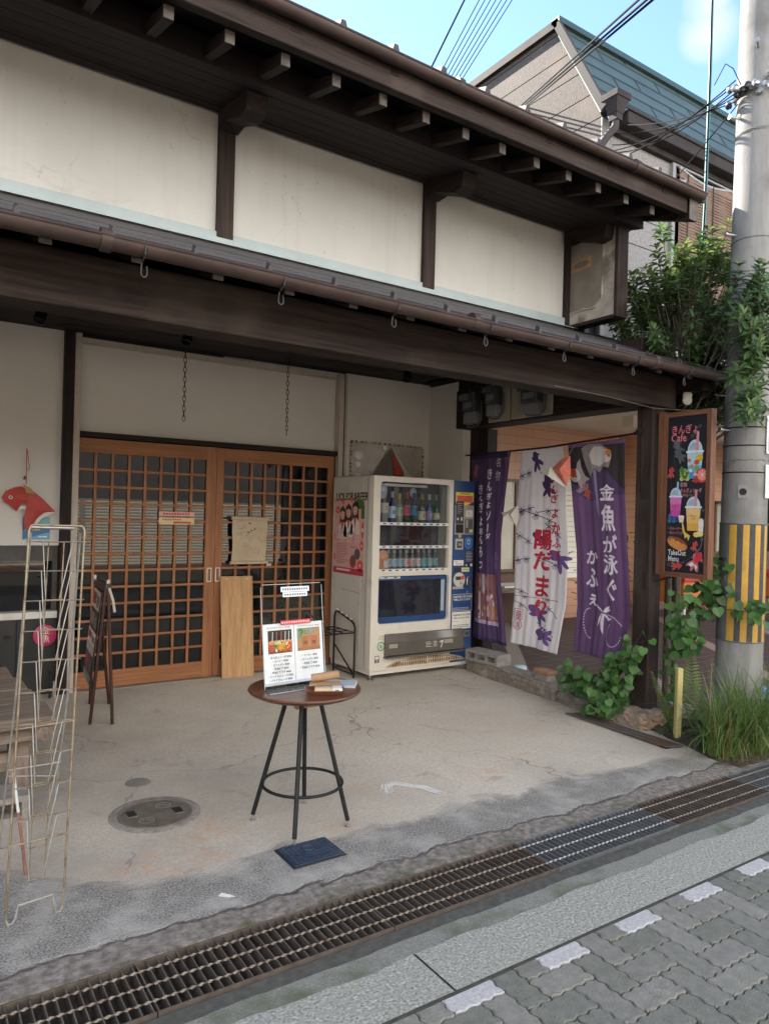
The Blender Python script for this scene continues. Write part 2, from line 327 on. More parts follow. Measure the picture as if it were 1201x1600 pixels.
# ------------------------------------------------------------------ ground and street
def ground_mat():
    m = bpy.data.materials.new('apron_concrete'); m.use_nodes = True; n = m.node_tree; b = n.nodes['Principled BSDF']; L = n.links.new
    t = n.nodes.new('ShaderNodeTexCoord'); sp = n.nodes.new('ShaderNodeSeparateXYZ'); L(t.outputs['Object'], sp.inputs[0])
    def noise(sc, det=8, dist=0.0, rough=0.6):
        q = n.nodes.new('ShaderNodeTexNoise'); q.inputs['Scale'].default_value = sc; q.inputs['Detail'].default_value = det; q.inputs['Distortion'].default_value = dist; q.inputs['Roughness'].default_value = rough
        L(t.outputs['Object'], q.inputs['Vector']); return q.outputs['Fac']
    def mrange(s, a, c, o0=0.0, o1=1.0):
        q = n.nodes.new('ShaderNodeMapRange'); q.inputs[1].default_value = a; q.inputs[2].default_value = c; q.inputs[3].default_value = o0; q.inputs[4].default_value = o1; L(s, q.inputs[0]); return q.outputs[0]
    def math_(op, a, c):
        q = n.nodes.new('ShaderNodeMath'); q.operation = op
        for i, z in enumerate((a, c)):
            if isinstance(z, (int, float)): q.inputs[i].default_value = z
            else: L(z, q.inputs[i])
        return q.outputs[0]
    def mix(f, a, c, mode='MIX'):
        q = n.nodes.new('ShaderNodeMix'); q.data_type = 'RGBA'; q.blend_type = mode
        if isinstance(f, (int, float)): q.inputs[0].default_value = f
        else: L(f, q.inputs[0])
        for i, z in ((6, a), (7, c)):
            if isinstance(z, tuple): q.inputs[i].default_value = (*z, 1)
            else: L(z, q.inputs[i])
        return q.outputs[2]
    base = mix(mrange(noise(1.3), 0.35, 0.65), (0.47, 0.41, 0.335), (0.60, 0.545, 0.46))
    base = mix(mrange(noise(45, 4), 0.35, 0.65, 0.0, 0.6), base, (0.35, 0.30, 0.24))
    base = mix(mrange(noise(210, 2), 0.50, 0.66, 0.0, 0.75), base, (0.74, 0.69, 0.60))
    base = mix(mrange(noise(190, 2, 0.4), 0.56, 0.70, 0.0, 0.8), base, (0.23, 0.195, 0.155))
    base = mix(mrange(noise(0.9, 5, 0.6), 0.50, 0.72, 0.0, 0.4), base, (0.27, 0.24, 0.205))
    base = mix(mrange(noise(3.6, 8, 1.0), 0.60, 0.72, 0.0, 0.4), base, (0.13, 0.115, 0.10))
    # left of the porch painted darker, blotchy: less sky light reaches it
    lf = math_('MULTIPLY', mrange(sp.outputs[0], 2.3, 0.6), mrange(noise(2.2, 6), 0.30, 0.62, 0.2, 0.62))
    base = mix(lf, base, (0.225, 0.19, 0.16))
    vd = n.nodes.new('ShaderNodeVectorMath'); vd.operation = 'MULTIPLY_ADD'; nd = n.nodes.new('ShaderNodeTexNoise'); nd.inputs['Scale'].default_value = 1.6; nd.inputs['Detail'].default_value = 7; L(t.outputs['Object'], nd.inputs['Vector']); L(nd.outputs['Color'], vd.inputs[0]); vd.inputs[1].default_value = (0.9, 0.9, 0.9); L(t.outputs['Object'], vd.inputs[2])
    vo = n.nodes.new('ShaderNodeTexVoronoi'); vo.feature = 'DISTANCE_TO_EDGE'; vo.inputs['Scale'].default_value = 0.62; L(vd.outputs[0], vo.inputs['Vector'])
    hair = math_('MULTIPLY', mrange(vo.outputs['Distance'], 0.0042, 0.0012), mrange(noise(1.1, 3), 0.46, 0.58, 0.0, 0.6)); base = mix(hair, base, (0.10, 0.085, 0.07))
    base = mix(mrange(noise(9, 3), 0.70, 0.73, 0.0, 0.35), base, (0.16, 0.14, 0.12))
    # rust stains
    rs = None
    for x, y, rx, ry in ((2.78, 3.07, 0.20, 0.13), (1.19, 3.11, 0.14, 0.16), (2.02, 3.22, 0.10, 0.05), (1.05, 2.87, 0.16, 0.07), (2.43, 2.95, 0.05, 0.03), (2.44, 3.15, 0.04, 0.03), (1.72, 2.86, 0.12, 0.06), (3.05, 3.2, 0.16, 0.07), (0.95, 2.95, 0.3, 0.12)):
        dx = math_('DIVIDE', math_('SUBTRACT', sp.outputs[0], x), rx); dy = math_('DIVIDE', math_('SUBTRACT', sp.outputs[1], y), ry)
        d = math_('ADD', math_('MULTIPLY', dx, dx), math_('MULTIPLY', dy, dy))
        g = mrange(d, 1.5, 0.0)
        rs = g if rs is None else math_('MAXIMUM', rs, g)
    rs = math_('MULTIPLY', rs, mrange(noise(13, 6, 1.2), 0.45, 0.68, 0.0, 0.6))
    base = mix(rs, base, (0.50, 0.27, 0.125))
    # dark rough mortar band beside the drain, ragged edge
    yy = math_('ADD', sp.outputs[1], math_('MULTIPLY', math_('SUBTRACT', noise(3.0, 7, 0.3), 0.5), 0.42))
    yy = math_('SUBTRACT', yy, mrange(sp.outputs[0], 0.85, 0.25, 0.0, 0.5))
    yy = math_('ADD', yy, mrange(sp.outputs[0], 3.1, 4.3, 0.0, 0.16))
    band = mrange(yy, 2.80, 2.72)
    pebb = mix(mrange(noise(125, 4), 0.40, 0.60), (0.12, 0.113, 0.105), (0.34, 0.32, 0.285))
    pebb = mix(mrange(noise(5, 7), 0.46, 0.66, 0.0, 0.75), pebb, (0.42, 0.395, 0.355))
    base = mix(band, base, pebb)
    # brownish crumbled patch right along the drain with a crack line
    y2 = math_('ADD', sp.outputs[1], math_('MULTIPLY', math_('SUBTRACT', noise(4.2, 8, 0.5), 0.5), 0.22))
    strip = mrange(y2, 2.475, 2.465)
    base = mix(strip, base, mix(mrange(noise(30, 7), 0.35, 0.65), (0.11, 0.093, 0.08), (0.30, 0.265, 0.23)))
    crack = math_('MULTIPLY', mrange(y2, 2.485, 2.472), mrange(y2, 2.455, 2.468))
    base = mix(math_('MULTIPLY', crack, mrange(noise(2.5, 4), 0.4, 0.6, 0.15, 0.75)), base, (0.03, 0.026, 0.022))
    # moss by the drain on the left
    mo = math_('MULTIPLY', mrange(sp.outputs[1], 2.42, 2.36), mrange(noise(7, 6), 0.52, 0.6, 0.0, 0.6))
    base = mix(mo, base, (0.075, 0.085, 0.035))
    L(base, b.inputs['Base Color']); b.inputs['Roughness'].default_value = 0.92
    hb = math_('ADD', math_('MULTIPLY', noise(150, 3), mrange(band, 0, 1, 0.5, 1.6)), math_('MULTIPLY', crack, -2.5))
    hb = math_('ADD', hb, math_('MULTIPLY', noise(28, 8), mrange(band, 0, 1, 0.25, 2.4)))
    bp = n.nodes.new('ShaderNodeBump'); bp.inputs['Strength'].default_value = 0.6; bp.inputs['Distance'].default_value = 0.008; L(hb, bp.inputs['Height']); L(bp.outputs[0], b.inputs['Normal'])
    return m
APR = ground_mat()
mb = MB()
mb.box(-9, 2.342, -0.4, 4.16, 6.06, 0.0, APR)
mb.prism([(4.16, 2.342, -0.4), (4.9, 2.342, -0.4), (4.9, 2.44, -0.4), (4.4, 2.5, -0.4), (4.16, 2.56, -0.4)], (0, 0, 0.385), APR)
mb.prism([(4.16, 2.56, -0.4), (4.30, 2.85, -0.4), (4.36, 3.1, -0.4), (4.6, 5.3, -0.4), (4.6, 6.06, -0.4), (4.16, 6.06, -0.4)], (0, 0, 0.4), APR)
mb.build('concrete_apron', kind='structure')
EARTH = mat('dark_earth', (0.035, 0.028, 0.02), (0.075, 0.06, 0.042), ns=20, rough=0.95, bump=0.8, bs=40)
mb = MB(); mb.add([(-300, -300, -0.45), (300, -300, -0.45), (300, 300, -0.45), (-300, 300, -0.45)], [(0, 1, 2, 3)], EARTH); mb.build('ground', kind='structure')
# soil patch beside the corner post
mb = MB(); N = 16; vs = []
for i in range(N):
    for j in range(N):
        x = 4.08 + 0.98 * i / (N - 1); y = 2.37 + 0.95 * j / (N - 1)
        edge = min(1, 6 * min(i / (N - 1), j / (N - 1), 1 - i / (N - 1), 1 - j / (N - 1)))
        x += max(0, (y - 2.5)) * 0.34 * (1 - i / (N - 1))
        vs.append((x + random.uniform(-.012, .012), y, -0.02 + edge * (0.03 + random.uniform(0, 0.03))))
mb.add(vs, [(i * N + j, (i + 1) * N + j, (i + 1) * N + j + 1, i * N + j + 1) for i in range(N - 1) for j in range(N - 1)], EARTH)
mb.build('soil', kind='structure', smooth=60)
# drain channel
CH = mat('channel_concrete', (0.05, 0.045, 0.04), (0.10, 0.09, 0.08), ns=9, rough=0.95, bump=0.4)
mb = MB(); mb.box(-9, 2.06, -0.42, 16, 2.342, -0.30, CH); mb.box(-9, 2.335, -0.30, 16, 2.3415, -0.02, CH); mb.box(-9, 2.055, -0.30, 16, 2.066, -0.02, CH)
mb.build('drain_channel', kind='structure')
# granite edge strip with the mossy lip
GRAN = mat('speckled_granite', (0.20, 0.197, 0.17), (0.41, 0.40, 0.35), ns=95, rough=0.9, bump=0.7, bs=110, c3=(0.285, 0.29, 0.235), s3=34, t3=(0.46, 0.66), lo=0.42, hi=0.58)
LIP = mat('mossy_lip', (0.15, 0.148, 0.125), (0.26, 0.255, 0.22), ns=150, rough=0.9, bump=0.4, bs=90, c3=(0.085, 0.10, 0.05), s3=4, t3=(0.50, 0.66))
mb = MB()
jx = [-9, -7.5, -5.5, -3.56, -1.56, 1.44, 4.44, 6.44, 8.44, 16]
JN = mat('granite_joint', (0.085, 0.083, 0.07), (0.05, 0.05, 0.04), ns=30, rough=0.95)
mb.box(-9, 1.686, -0.4, 16, 2.054, -0.006, JN)
for a, c in zip(jx[:-1], jx[1:]):
    n = max(2, int((c - a) / 0.08)); vs = []
    for i in range(n + 1):
        x = a + 0.004 + (c - a - 0.008) * i / n; w = 0.008 * math.sin(x * 9) + 0.006 * math.sin(x * 23 + 1)
        vs += [(x, 1.693, 0.0), (x, 1.905 + w, 0.0)]
    mb.add(vs, [(2 * i, 2 * i + 2, 2 * i + 3, 2 * i + 1) for i in range(n)], GRAN)
    vs = []
    for i in range(n + 1):
        x = a + (c - a) * i / n; w = 0.008 * math.sin(x * 9) + 0.006 * math.sin(x * 23 + 1)
        vs += [(x, 1.905 + w, -0.003), (x, 2.054, -0.008)]
    mb.add(vs, [(2 * i, 2 * i + 2, 2 * i + 3, 2 * i + 1) for i in range(n)], LIP)
mb.build('kerb_strip', kind='structure')
# wavy interlocking pavers
PV = [mat('paver_grey_%d' % i, c, tuple(x * 0.74 for x in c), ns=28, rough=0.92, bump=0.5, bs=150, c3=d, s3=6) for i, (c, d) in enumerate((
    ((0.20, 0.195, 0.163), (0.155, 0.158, 0.122)), ((0.235, 0.225, 0.192), (0.18, 0.18, 0.145)), ((0.175, 0.175, 0.144), (0.135, 0.142, 0.108)), ((0.215, 0.205, 0.177), (0.165, 0.166, 0.135))))]
PW = mat('paver_white', (0.50, 0.48, 0.47), (0.34, 0.33, 0.32), ns=70, rough=0.9, bump=0.3, bs=150)
SAND = mat('joint_sand', (0.040, 0.037, 0.030), (0.07, 0.066, 0.052), ns=60, rough=0.95)
mb = MB(); mb.box(-9, -5.2, -0.4, 16, 1.688, -0.009, SAND)
cell, gap = 0.0975, 0.0042
def wavex(x, y): return 0.0042 * math.sin(2 * math.pi * (y - 1.7095) / 0.04875)
def wavey(x, y): return 0.0042 * math.sin(2 * math.pi * (x - 1.375) / 0.04875)
rndp = random.Random(5)
def paver(x0, x1, y0, y1, m, top=False):
    K = 16; pts = []
    g = gap / 2; 
    for i in range(K): x = x0 + g + (x1 - x0 - 2 * g) * i / K; pts.append((x, y0 + g + wavey(x, y0)))
    for i in range(K): y = y0 + g + (y1 - y0 - 2 * g) * i / K; pts.append((x1 - g + wavex(x1, y), y))
    for i in range(K): x = x1 - g - (x1 - x0 - 2 * g) * i / K; pts.append((x, y1 - g + (0 if top else wavey(x, y1))))
    for i in range(K): y = y1 - g - (y1 - y0 - 2 * g) * i / K; pts.append((x0 + g + wavex(x0, y), y))
    cx = sum(p[0] for p in pts) / len(pts); cy = sum(p[1] for p in pts) / len(pts); n = len(pts)
    h = rndp.uniform(-0.0015, 0.0015); tx, ty = rndp.uniform(-.012, .012), rndp.uniform(-.012, .012)
    inn = [(cx + (p[0] - cx) * (1 - 0.0045 / abs((x1 - x0) / 2)), cy + (p[1] - cy) * (1 - 0.0045 / abs((y1 - y0) / 2))) for p in pts]
    vs = [(p[0], p[1], -0.012) for p in pts] + [(p[0], p[1], -0.004 + h) for p in pts] + [(p[0], p[1], h + (p[0] - cx) * tx + (p[1] - cy) * ty - 0.0005) for p in inn]
    fs = [(i, (i + 1) % n, n + (i + 1) % n, n + i) for i in range(n)] + [(n + i, n + (i + 1) % n, 2 * n + (i + 1) % n, 2 * n + i) for i in range(n)] + [[2 * n + i for i in range(n)]]
    mb.add(vs, fs, m)
for j in range(24):
    for i in range(-12, 58):
        t_ = (i + j) % 4; x0 = 1.375 + i * cell; y1 = 1.7095 - j * cell; m = rndp.choice(PV)
        if t_ == 0: paver(x0, x0 + 2 * cell, y1 - cell, min(y1, 1.685), PW if j == 0 else m, top=(j == 0))
        elif t_ == 2: paver(x0, x0 + cell, y1 - 2 * cell, min(y1, 1.685), m, top=(j == 0))
        elif t_ == 3 and j == 0: paver(x0, x0 + cell, y1 - cell, min(y1, 1.685), m, top=True)
mb.build('paver_road', kind='structure')
# steel grating panels over the drain
RUST = mat('rusty_steel_bar', (0.17, 0.14, 0.11), (0.27, 0.235, 0.19), ns=40, rough=0.6, metal=0.3, c3=(0.12, 0.065, 0.04), s3=9, t3=(0.5, 0.66))
RUSTB = mat('rust_brown_bar', (0.085, 0.064, 0.05), (0.14, 0.115, 0.095), ns=15, rough=0.75, metal=0.3)
GALV = mat('galvanised_bar', (0.16, 0.168, 0.175), (0.23, 0.24, 0.245), ns=15, rough=0.5, metal=0.5)
GALVR = mat('galvanised_rod', (0.26, 0.265, 0.26), (0.37, 0.37, 0.36), ns=25, rough=0.45, metal=0.5)
PL = 0.826
def grating(loc, label, mbar, mrod):
    g = thing('drain_grating', label, 'drain grating', loc, 'steel gratings over the street drain')
    b = MB(); b_ = 26
    for i in range(b_):
        x = 0.006 + (PL - 0.012) * i / (b_ - 1); b.box(x - 0.002, 0.004, -0.05, x + 0.002, 0.262, -0.003, mbar)
    b.box(0.001, 0.0, -0.05, PL - 0.001, 0.005, 0.0, mbar); b.box(0.001, 0.261, -0.05, PL - 0.001, 0.266, 0.0, mbar)
    o = b.build('bearing_bars'); o.parent = g
    for yy in (0.055, 0.133, 0.211):
        r = MB(); n = 104; pts = [(PL * i / n, yy, 0.0) for i in range(n + 1)]
        vs = []
        for i, p in enumerate(pts):
            a = i * 0.9
            for c in range(4):
                t = a + c * math.pi / 2; rr = 0.0048 if c % 2 == 0 else 0.003
                vs.append((p[0], p[1] + rr * math.cos(t), p[2] - 0.001 + rr * math.sin(t)))
        r.add(vs, [(i * 4 + c, i * 4 + (c + 1) % 4, i * 4 + 4 + (c + 1) % 4, i * 4 + 4 + c) for i in range(n) for c in range(4)], mrod)
        o = r.build('twisted_rod', smooth=80); o.parent = g
    return g
g0 = grating((2.305, 2.071, -0.001), 'pale new galvanised drain grating between two rusty ones', GALV, GALVR)
for i, (x, lab) in enumerate(((1.477, 'rusty drain grating in front of the round table, left of the pale new one'), (0.649, 'rusty drain grating second from the left, nearest below the manhole'), (-0.179, 'rusty drain grating at the left frame edge beside the wire rack'),
                              (3.133, 'dark rusty drain grating right of the pale new one'), (3.961, 'drain grating beside the grass clump'), (4.789, 'farthest drain grating at the right frame edge'))):
    dup(g0, (x, 2.071, -0.001), lab, mats={'bearing_bars': RUSTB, 'twisted_rod': RUST} if i < 4 else {'bearing_bars': GALV, 'twisted_rod': RUST})

# covers in the concrete
IRON = mat('old_iron_cover', (0.11, 0.093, 0.075), (0.175, 0.15, 0.122), ns=14, rough=0.7, metal=0.2, c3=(0.17, 0.15, 0.125), s3=10, bump=0.3, bs=60)
t = thing('manhole_cover', 'large round manhole cover with two lift slots in the concrete', 'manhole cover', (1.035, 3.43, 0))
mb = MB(); mb.lathe([(0.0, -0.002), (0.155, -0.002), (0.16, 0.002), (0.166, 0.002), (0.168, -0.006)], (1.035, 3.43, 0.005), IRON, 40); mb.build('lid', t, smooth=30)
mb = MB(); mb.lathe([(0.171, -0.01), (0.171, 0.004), (0.20, 0.004), (0.218, -0.003)], (1.035, 3.43, 0.0), mat('mortar_ring', (0.17, 0.15, 0.13), (0.30, 0.27, 0.235), ns=22, rough=0.95, bump=0.5), 40)
mb.f.pop(); mb.m.pop(); mb.f.pop(); mb.m.pop(); mb.build('rim', t, smooth=30)
for dx, dy in ((-0.1, 0.04), (0.1, -0.02)):
    mb = MB(); mb.box(1.035 + dx - 0.02, 3.43 + dy - 0.032, 0.0045, 1.035 + dx + 0.02, 3.43 + dy + 0.032, 0.0072, BLACK); mb.box(1.035 + dx - 0.024, 3.43 + dy - 0.036, 0.003, 1.035 + dx + 0.024, 3.43 + dy + 0.036, 0.006, IRON); mb.build('lift_slot', t)
f = Flat((1.035, 3.43, 0.0045), (0.88, -0.47, 0), (0.47, 0.88, 0))
for sx_, sy_ in ((0.02, 0.085), (-0.02, -0.085)):
    pm = mat('worn_metal_mark', (0.26, 0.24, 0.21), rough=0.7)
    f.ring(sx_, sy_, 0.033, 0.006, pm, 2); f.line([(sx_ - 0.02, sy_ - 0.01), (sx_, sy_ + 0.02), (sx_ + 0.02, sy_ - 0.008)], 0.006, pm, 3); f.line([(sx_ - 0.022, sy_ + 0.008), (sx_ + 0.022, sy_ + 0.004)], 0.005, pm, 3)
f.build('emblem', t)
t = thing('floor_drain', 'small round grey drain cap behind the manhole cover', 'drain cap', (1.07, 3.86, 0))
mb = MB(); mb.lathe([(0.0, 0.003), (0.06, 0.003), (0.064, 0.001), (0.064, -0.003)], (1.07, 3.86, 0.002), mat('grey_cap', (0.15, 0.14, 0.125), (0.20, 0.19, 0.17), ns=30, rough=0.8), 32); mb.build('lid', t, smooth=30)
mb = MB()
for a in range(-5, 6):
    for c in range(-5, 6):
        if (a * a + c * c) * 0.0001 < 0.0026: mb.box(1.07 + a * 0.0105 - 0.003, 3.86 + c * 0.0105 - 0.003, 0.005, 1.07 + a * 0.0105 + 0.003, 3.86 + c * 0.0105 + 0.003, 0.0068, MC['grey_cap'])
mb.build('tread', t)
BLUEC = mat('blue_cast_lid', (0.020, 0.034, 0.062), (0.032, 0.05, 0.085), ns=18, rough=0.55, metal=0.2, c3=(0.055, 0.065, 0.08), s3=14, t3=(0.52, 0.7))
t = thing('water_meter_lid', 'dark blue rectangular cast lid set in the concrete at the table foot', 'meter lid', (1.475, 2.71, 0))
mb = MB(); mb.box(1.355, 2.612, -0.01, 1.605, 2.806, 0.004, mat('lid_rim_black', (0.018, 0.02, 0.026), rough=0.7)); mb.build('rim', t, bev=0.004)
mb = MB(); mb.box(1.365, 2.622, 0.004, 1.595, 2.796, 0.009, BLUEC); mb.build('lid', t, bev=0.003)
LIDP = mat('blue_lid_raised', (0.04, 0.058, 0.095), (0.055, 0.075, 0.115), ns=18, rough=0.45, metal=0.2)
mb = MB(); rr = random.Random(3)
for i in range(11):
    for j in range(8):
        x = 1.378 + i * 0.0195; y = 2.634 + j * 0.0208
        if (abs(x - 1.48) < 0.03 and abs(y - 2.735) < 0.022) or (abs(y - 2.655) < 0.012 and 1.42 < x < 1.55): continue
        mb.box(x, y, 0.009, x + 0.014, y + 0.013, 0.0118, LIDP)
mb.lathe([(0.027, 0.0005), (0.026, 0.003), (0.021, 0.003), (0.0205, 0.001), (0.0, 0.001)], (1.485, 2.738, 0.009), LIDP, 20)
f = Flat((1.42, 2.648, 0.0095), (1, 0, 0), (0, 1, 0)); 
f.text('止水栓', 0.004, 0, 0.036, mat('lid_lettering', (0.05, 0.065, 0.095), rough=0.5), 2, bold=0.02)
mb.build('raised_pattern', t); f.build('lettering', t)
# chalky white splash on the concrete
CHALK = mat('white_splash', (0.72, 0.71, 0.68), (0.6, 0.59, 0.56), ns=40, rough=0.9)
mb = MB()
def ribbon(pts, z, m):
    vs = []; 
    for i, (x, y, w) in enumerate(pts):
        a = pts[max(0, i - 1)]; c = pts[min(len(pts) - 1, i + 1)]; d = Vector((c[0] - a[0], c[1] - a[1])).normalized(); 
        vs += [(x - d.y * w, y + d.x * w, z), (x + d.y * w, y - d.x * w, z)]
    mb.add(vs, [(2 * i, 2 * i + 1, 2 * i + 3, 2 * i + 2) for i in range(len(pts) - 1)], m)
rq = random.Random(9)
path = [(2.135, 3.11), (2.16, 3.12), (2.18, 3.16), (2.21, 3.19), (2.25, 3.19), (2.28, 3.15), (2.31, 3.10), (2.35, 3.06), (2.36, 3.01), (2.375, 2.97), (2.39, 2.94)]
for k in range(16):
    dx, dy = rq.uniform(-.03, .03), rq.uniform(-.025, .025); a = rq.randint(0, 6); c = rq.randint(a + 2, 10)
    ribbon([(x + dx + rq.uniform(-.006, .006), y + dy + rq.uniform(-.006, .006), rq.uniform(0.0016, 0.007) * (0.3 if i in (a, c) else 1)) for i, (x, y) in enumerate(path) if a <= i <= c], 0.0012 + 0.0001 * k, CHALK)
tag(mb.build('paint_splash'), 'chalky white paint splash on the concrete right of the round table', 'paint splash')
mb = MB(); mb.prism([(1.02, 2.575, 0.002), (1.04, 2.59, 0.002), (1.06, 2.565, 0.002), (1.075, 2.54, 0.002), (1.05, 2.545, 0.002), (1.035, 2.56, 0.002)], (0, 0, 0.001), CHALK)
tag(mb.build('paint_chip'), 'tiny white fleck on the dark band left of the blue lid', 'paint fleck')

# ------------------------------------------------------------------ the old shop house
H = thing('wooden_townhouse', 'old two storey wooden shop with cream plaster, dark beams and orange lattice doors', 'house', (2.3, 6.03, 0))
def wallbox(x0, y0, z0, x1, y1, z1, m, name='wall', **k):
    b = MB(); b.box(x0, y0, z0, x1, y1, z1, m); return b.build(name, H, **k)
# lower facade
wallbox(-9, 6.03, 1.14, 1.02, 6.16, 2.80, PLAS2)
wallbox(1.142, 6.05, 2.035, 3.45, 6.16, 2.76, PLAS2)
wallbox(3.555, 6.03, 0, 4.57, 6.16, 2.80, PLAS2)
wallbox(4.572, 5.48, 0, 4.66, 6.03, 2.78, PLAS2)
b = MB(); b.box(1.142, 6.03, 2.735, 3.45, 6.049, 2.772, TRIM); b.box(1.142, 6.038, 2.722, 3.45, 6.049, 2.733, TRIM); b.build('cornice', H)
wallbox(1.02, 5.95, 0, 1.09, 6.10, 2.80, DARK[2], 'post', bev=0.004)
wallbox(1.092, 5.965, 0, 1.14, 6.11, 2.79, TRIM, 'door_jamb', bev=0.003)
wallbox(3.452, 5.965, 0, 3.50, 6.11, 2.775, TRIM, 'door_jamb', bev=0.003)
wallbox(3.502, 5.99, 0, 3.525, 6.11, 2.79, DARK[2], 'post')
wallbox(3.527, 6.0, 0, 3.555, 6.11, 2.78, TRIM, 'door_jamb')
wallbox(1.142, 5.98, 1.992, 3.45, 6.12, 2.033, DARK[0], 'door_head')
b = MB(); b.box(1.14, 6.09, 0.0, 3.45, 6.12, 1.99, BLACK); b.box(3.435, 6.02, 0, 3.45, 6.09, 1.99, BLACK); b.build('doorway_reveal', H)
b = MB(); b.box(1.142, 5.975, 0.0, 3.45, 6.09, 0.008, mat('worn_threshold', (0.10, 0.085, 0.07), (0.17, 0.15, 0.13), ns=9, st=(1, 10, 10), rough=0.6)); b.build('threshold', H)
# sliding lattice doors
def door(x0, x1, y, stL, stR, lx0, lx1, name):
    b = MB(); th = 0.034; X, Y, Z = CEDAR
    b.box(x0, y, 0.009, x0 + stL, y + th, 1.985, Z); b.box(x1 - stR, y, 0.009, x1, y + th, 1.985, Z)
    b.box(x0 + stL, y + 0.001, 1.872, x1 - stR, y + th - 0.001, 1.984, X); b.box(x0 + stL, y + 0.001, 0.010, x1 - stR, y + th - 0.001, 0.142, X)
    nx, nz = 8, 13; px = (lx1 - lx0) / nx; pz = (1.872 - 0.142) / nz; w = 0.0105
    for i in range(1, nx): b.box(lx0 + i * px - w, y + 0.0022, 0.142, lx0 + i * px + w, y + 0.022, 1.872, Z)
    for j in range(1, nz): b.box(x0 + stL, y + 0.005, 0.142 + j * pz - 0.0095, x1 - stR, y + 0.021, 0.142 + j * pz + 0.0095, X)
    d = b.build('sliding_door', H, bev=0.0018)
    g = MB(); g.box(x0 + stL - 0.005, y + 0.0235, 0.13, x1 - stR + 0.005, y + 0.0285, 1.885, DGLASS); g.build('glass', d)
    return d
d1 = door(1.115, 2.262, 6.0, 0.03, 0.088, 1.142, 2.174, 'left')
d2 = door(2.268, 3.432, 6.012, 0.066, 0.06, 2.334, 3.372, 'right')
HM = mat('bright_pull', (0.72, 0.62, 0.5), rough=0.4); HD = mat('dark_pull_slot', (0.16, 0.10, 0.06), rough=0.6)
for d, x, y in ((d1, 2.218, 6.0), (d2, 2.298, 6.012)):
    b = MB(); z0, z1 = 0.825, 0.945
    b.box(x - 0.02, y - 0.003, z0, x - 0.0145, y, z1, HM); b.box(x + 0.0145, y - 0.003, z0, x + 0.02, y, z1, HM); b.box(x - 0.0145, y - 0.003, z1 - 0.006, x + 0.0145, y, z1, HM); b.box(x - 0.0145, y - 0.003, z0, x + 0.0145, y, z0 + 0.006, HM)
    b.box(x - 0.0145, y - 0.0012, z0 + 0.006, x + 0.0145, y - 0.0002, z1 - 0.006, HD); b.build('handle', d)
# shop window left of the doors
DGREY = mat('dark_grey_panel', (0.05, 0.048, 0.045), (0.07, 0.067, 0.062), ns=6, rough=0.7)
b = MB(); b.box(-9, 6.05, 1.02, 1.018, 6.14, 1.137, DGREY); b.box(0.985, 6.05, 0.64, 1.018, 6.14, 1.02, DGREY); sw = b.build('shop_window', H)
b = MB(); b.box(-9, 6.10, 0.64, 0.985, 6.11, 1.02, DGLASS); b.build('glass', sw)
b = MB(); b.box(-9, 6.0, 0.585, 1.018, 6.14, 0.638, mat('white_sill', (0.62, 0.60, 0.57), (0.5, 0.48, 0.45), ns=9, rough=0.6)); b.build('sill', sw, bev=0.004)
LOWP = mat('black_lower_panel', (0.014, 0.014, 0.015), (0.022, 0.022, 0.023), ns=8, rough=0.4)
b = MB(); b.box(-9, 6.03, 0.0, 1.018, 6.14, 0.582, LOWP); lp = b.build('lower_panel', H)
b = MB()
for x in (0.18, 0.74): b.box(x, 6.024, 0.03, x + 0.008, 6.03, 0.57, BLACK)
b.box(0.66, 6.012, 0.44, 0.70, 6.03, 0.465, BLKP); b.build('panel_trim', lp)
# porch ceiling of boards
b = MB(); yb = 3.95; k = 0
while yb < 6.04:
    w = 0.152; b.box(-9, yb, 2.80, 4.66, yb + w - 0.004, 2.815, CEIL[0]); yb += w
b.box(-9, 3.9, 2.816, 4.66, 6.1, 2.83, BLACK)
b.prism([(-9, 3.37, 2.50), (4.66, 3.37, 2.50), (4.66, 3.95, 2.80), (-9, 3.95, 2.80)], (0, 0.006, 0.014), CEIL[0])
b.build('porch_ceiling', H)
# eave beam, side beam, posts
b = MB(); b.box(-9, 3.2, 2.268, 4.67, 3.37, 2.50, DARK2[0]); b.build('beam', H, bev=0.008)
b = MB(); b.box(4.47, 3.372, 2.295, 4.70, 5.47, 2.66, DARK[1]); b.box(4.49, 3.372, 2.662, 4.60, 5.47, 2.80, DARK[1]); b.build('beam', H, bev=0.006)
b = MB(); b.box(4.665, 5.22, 0.0, 4.79, 5.34, 2.294, DARK[2]); b.box(4.662, 5.35, 0.0, 4.79, 5.476, 2.294, DARK[2]); b.build('post', H, bev=0.005)
b = MB(); b.box(4.43, 3.215, 0.09, 4.56, 3.352, 2.267, DARK2[2]); b.build('post', H, bev=0.006)
b = MB(); b.box(4.427, 3.24, 1.60, 4.4295, 3.30, 1.64, BLACK); b.box(4.427, 3.24, 0.95, 4.4295, 3.27, 1.08, DARK[2]); b.build('mortise', H)
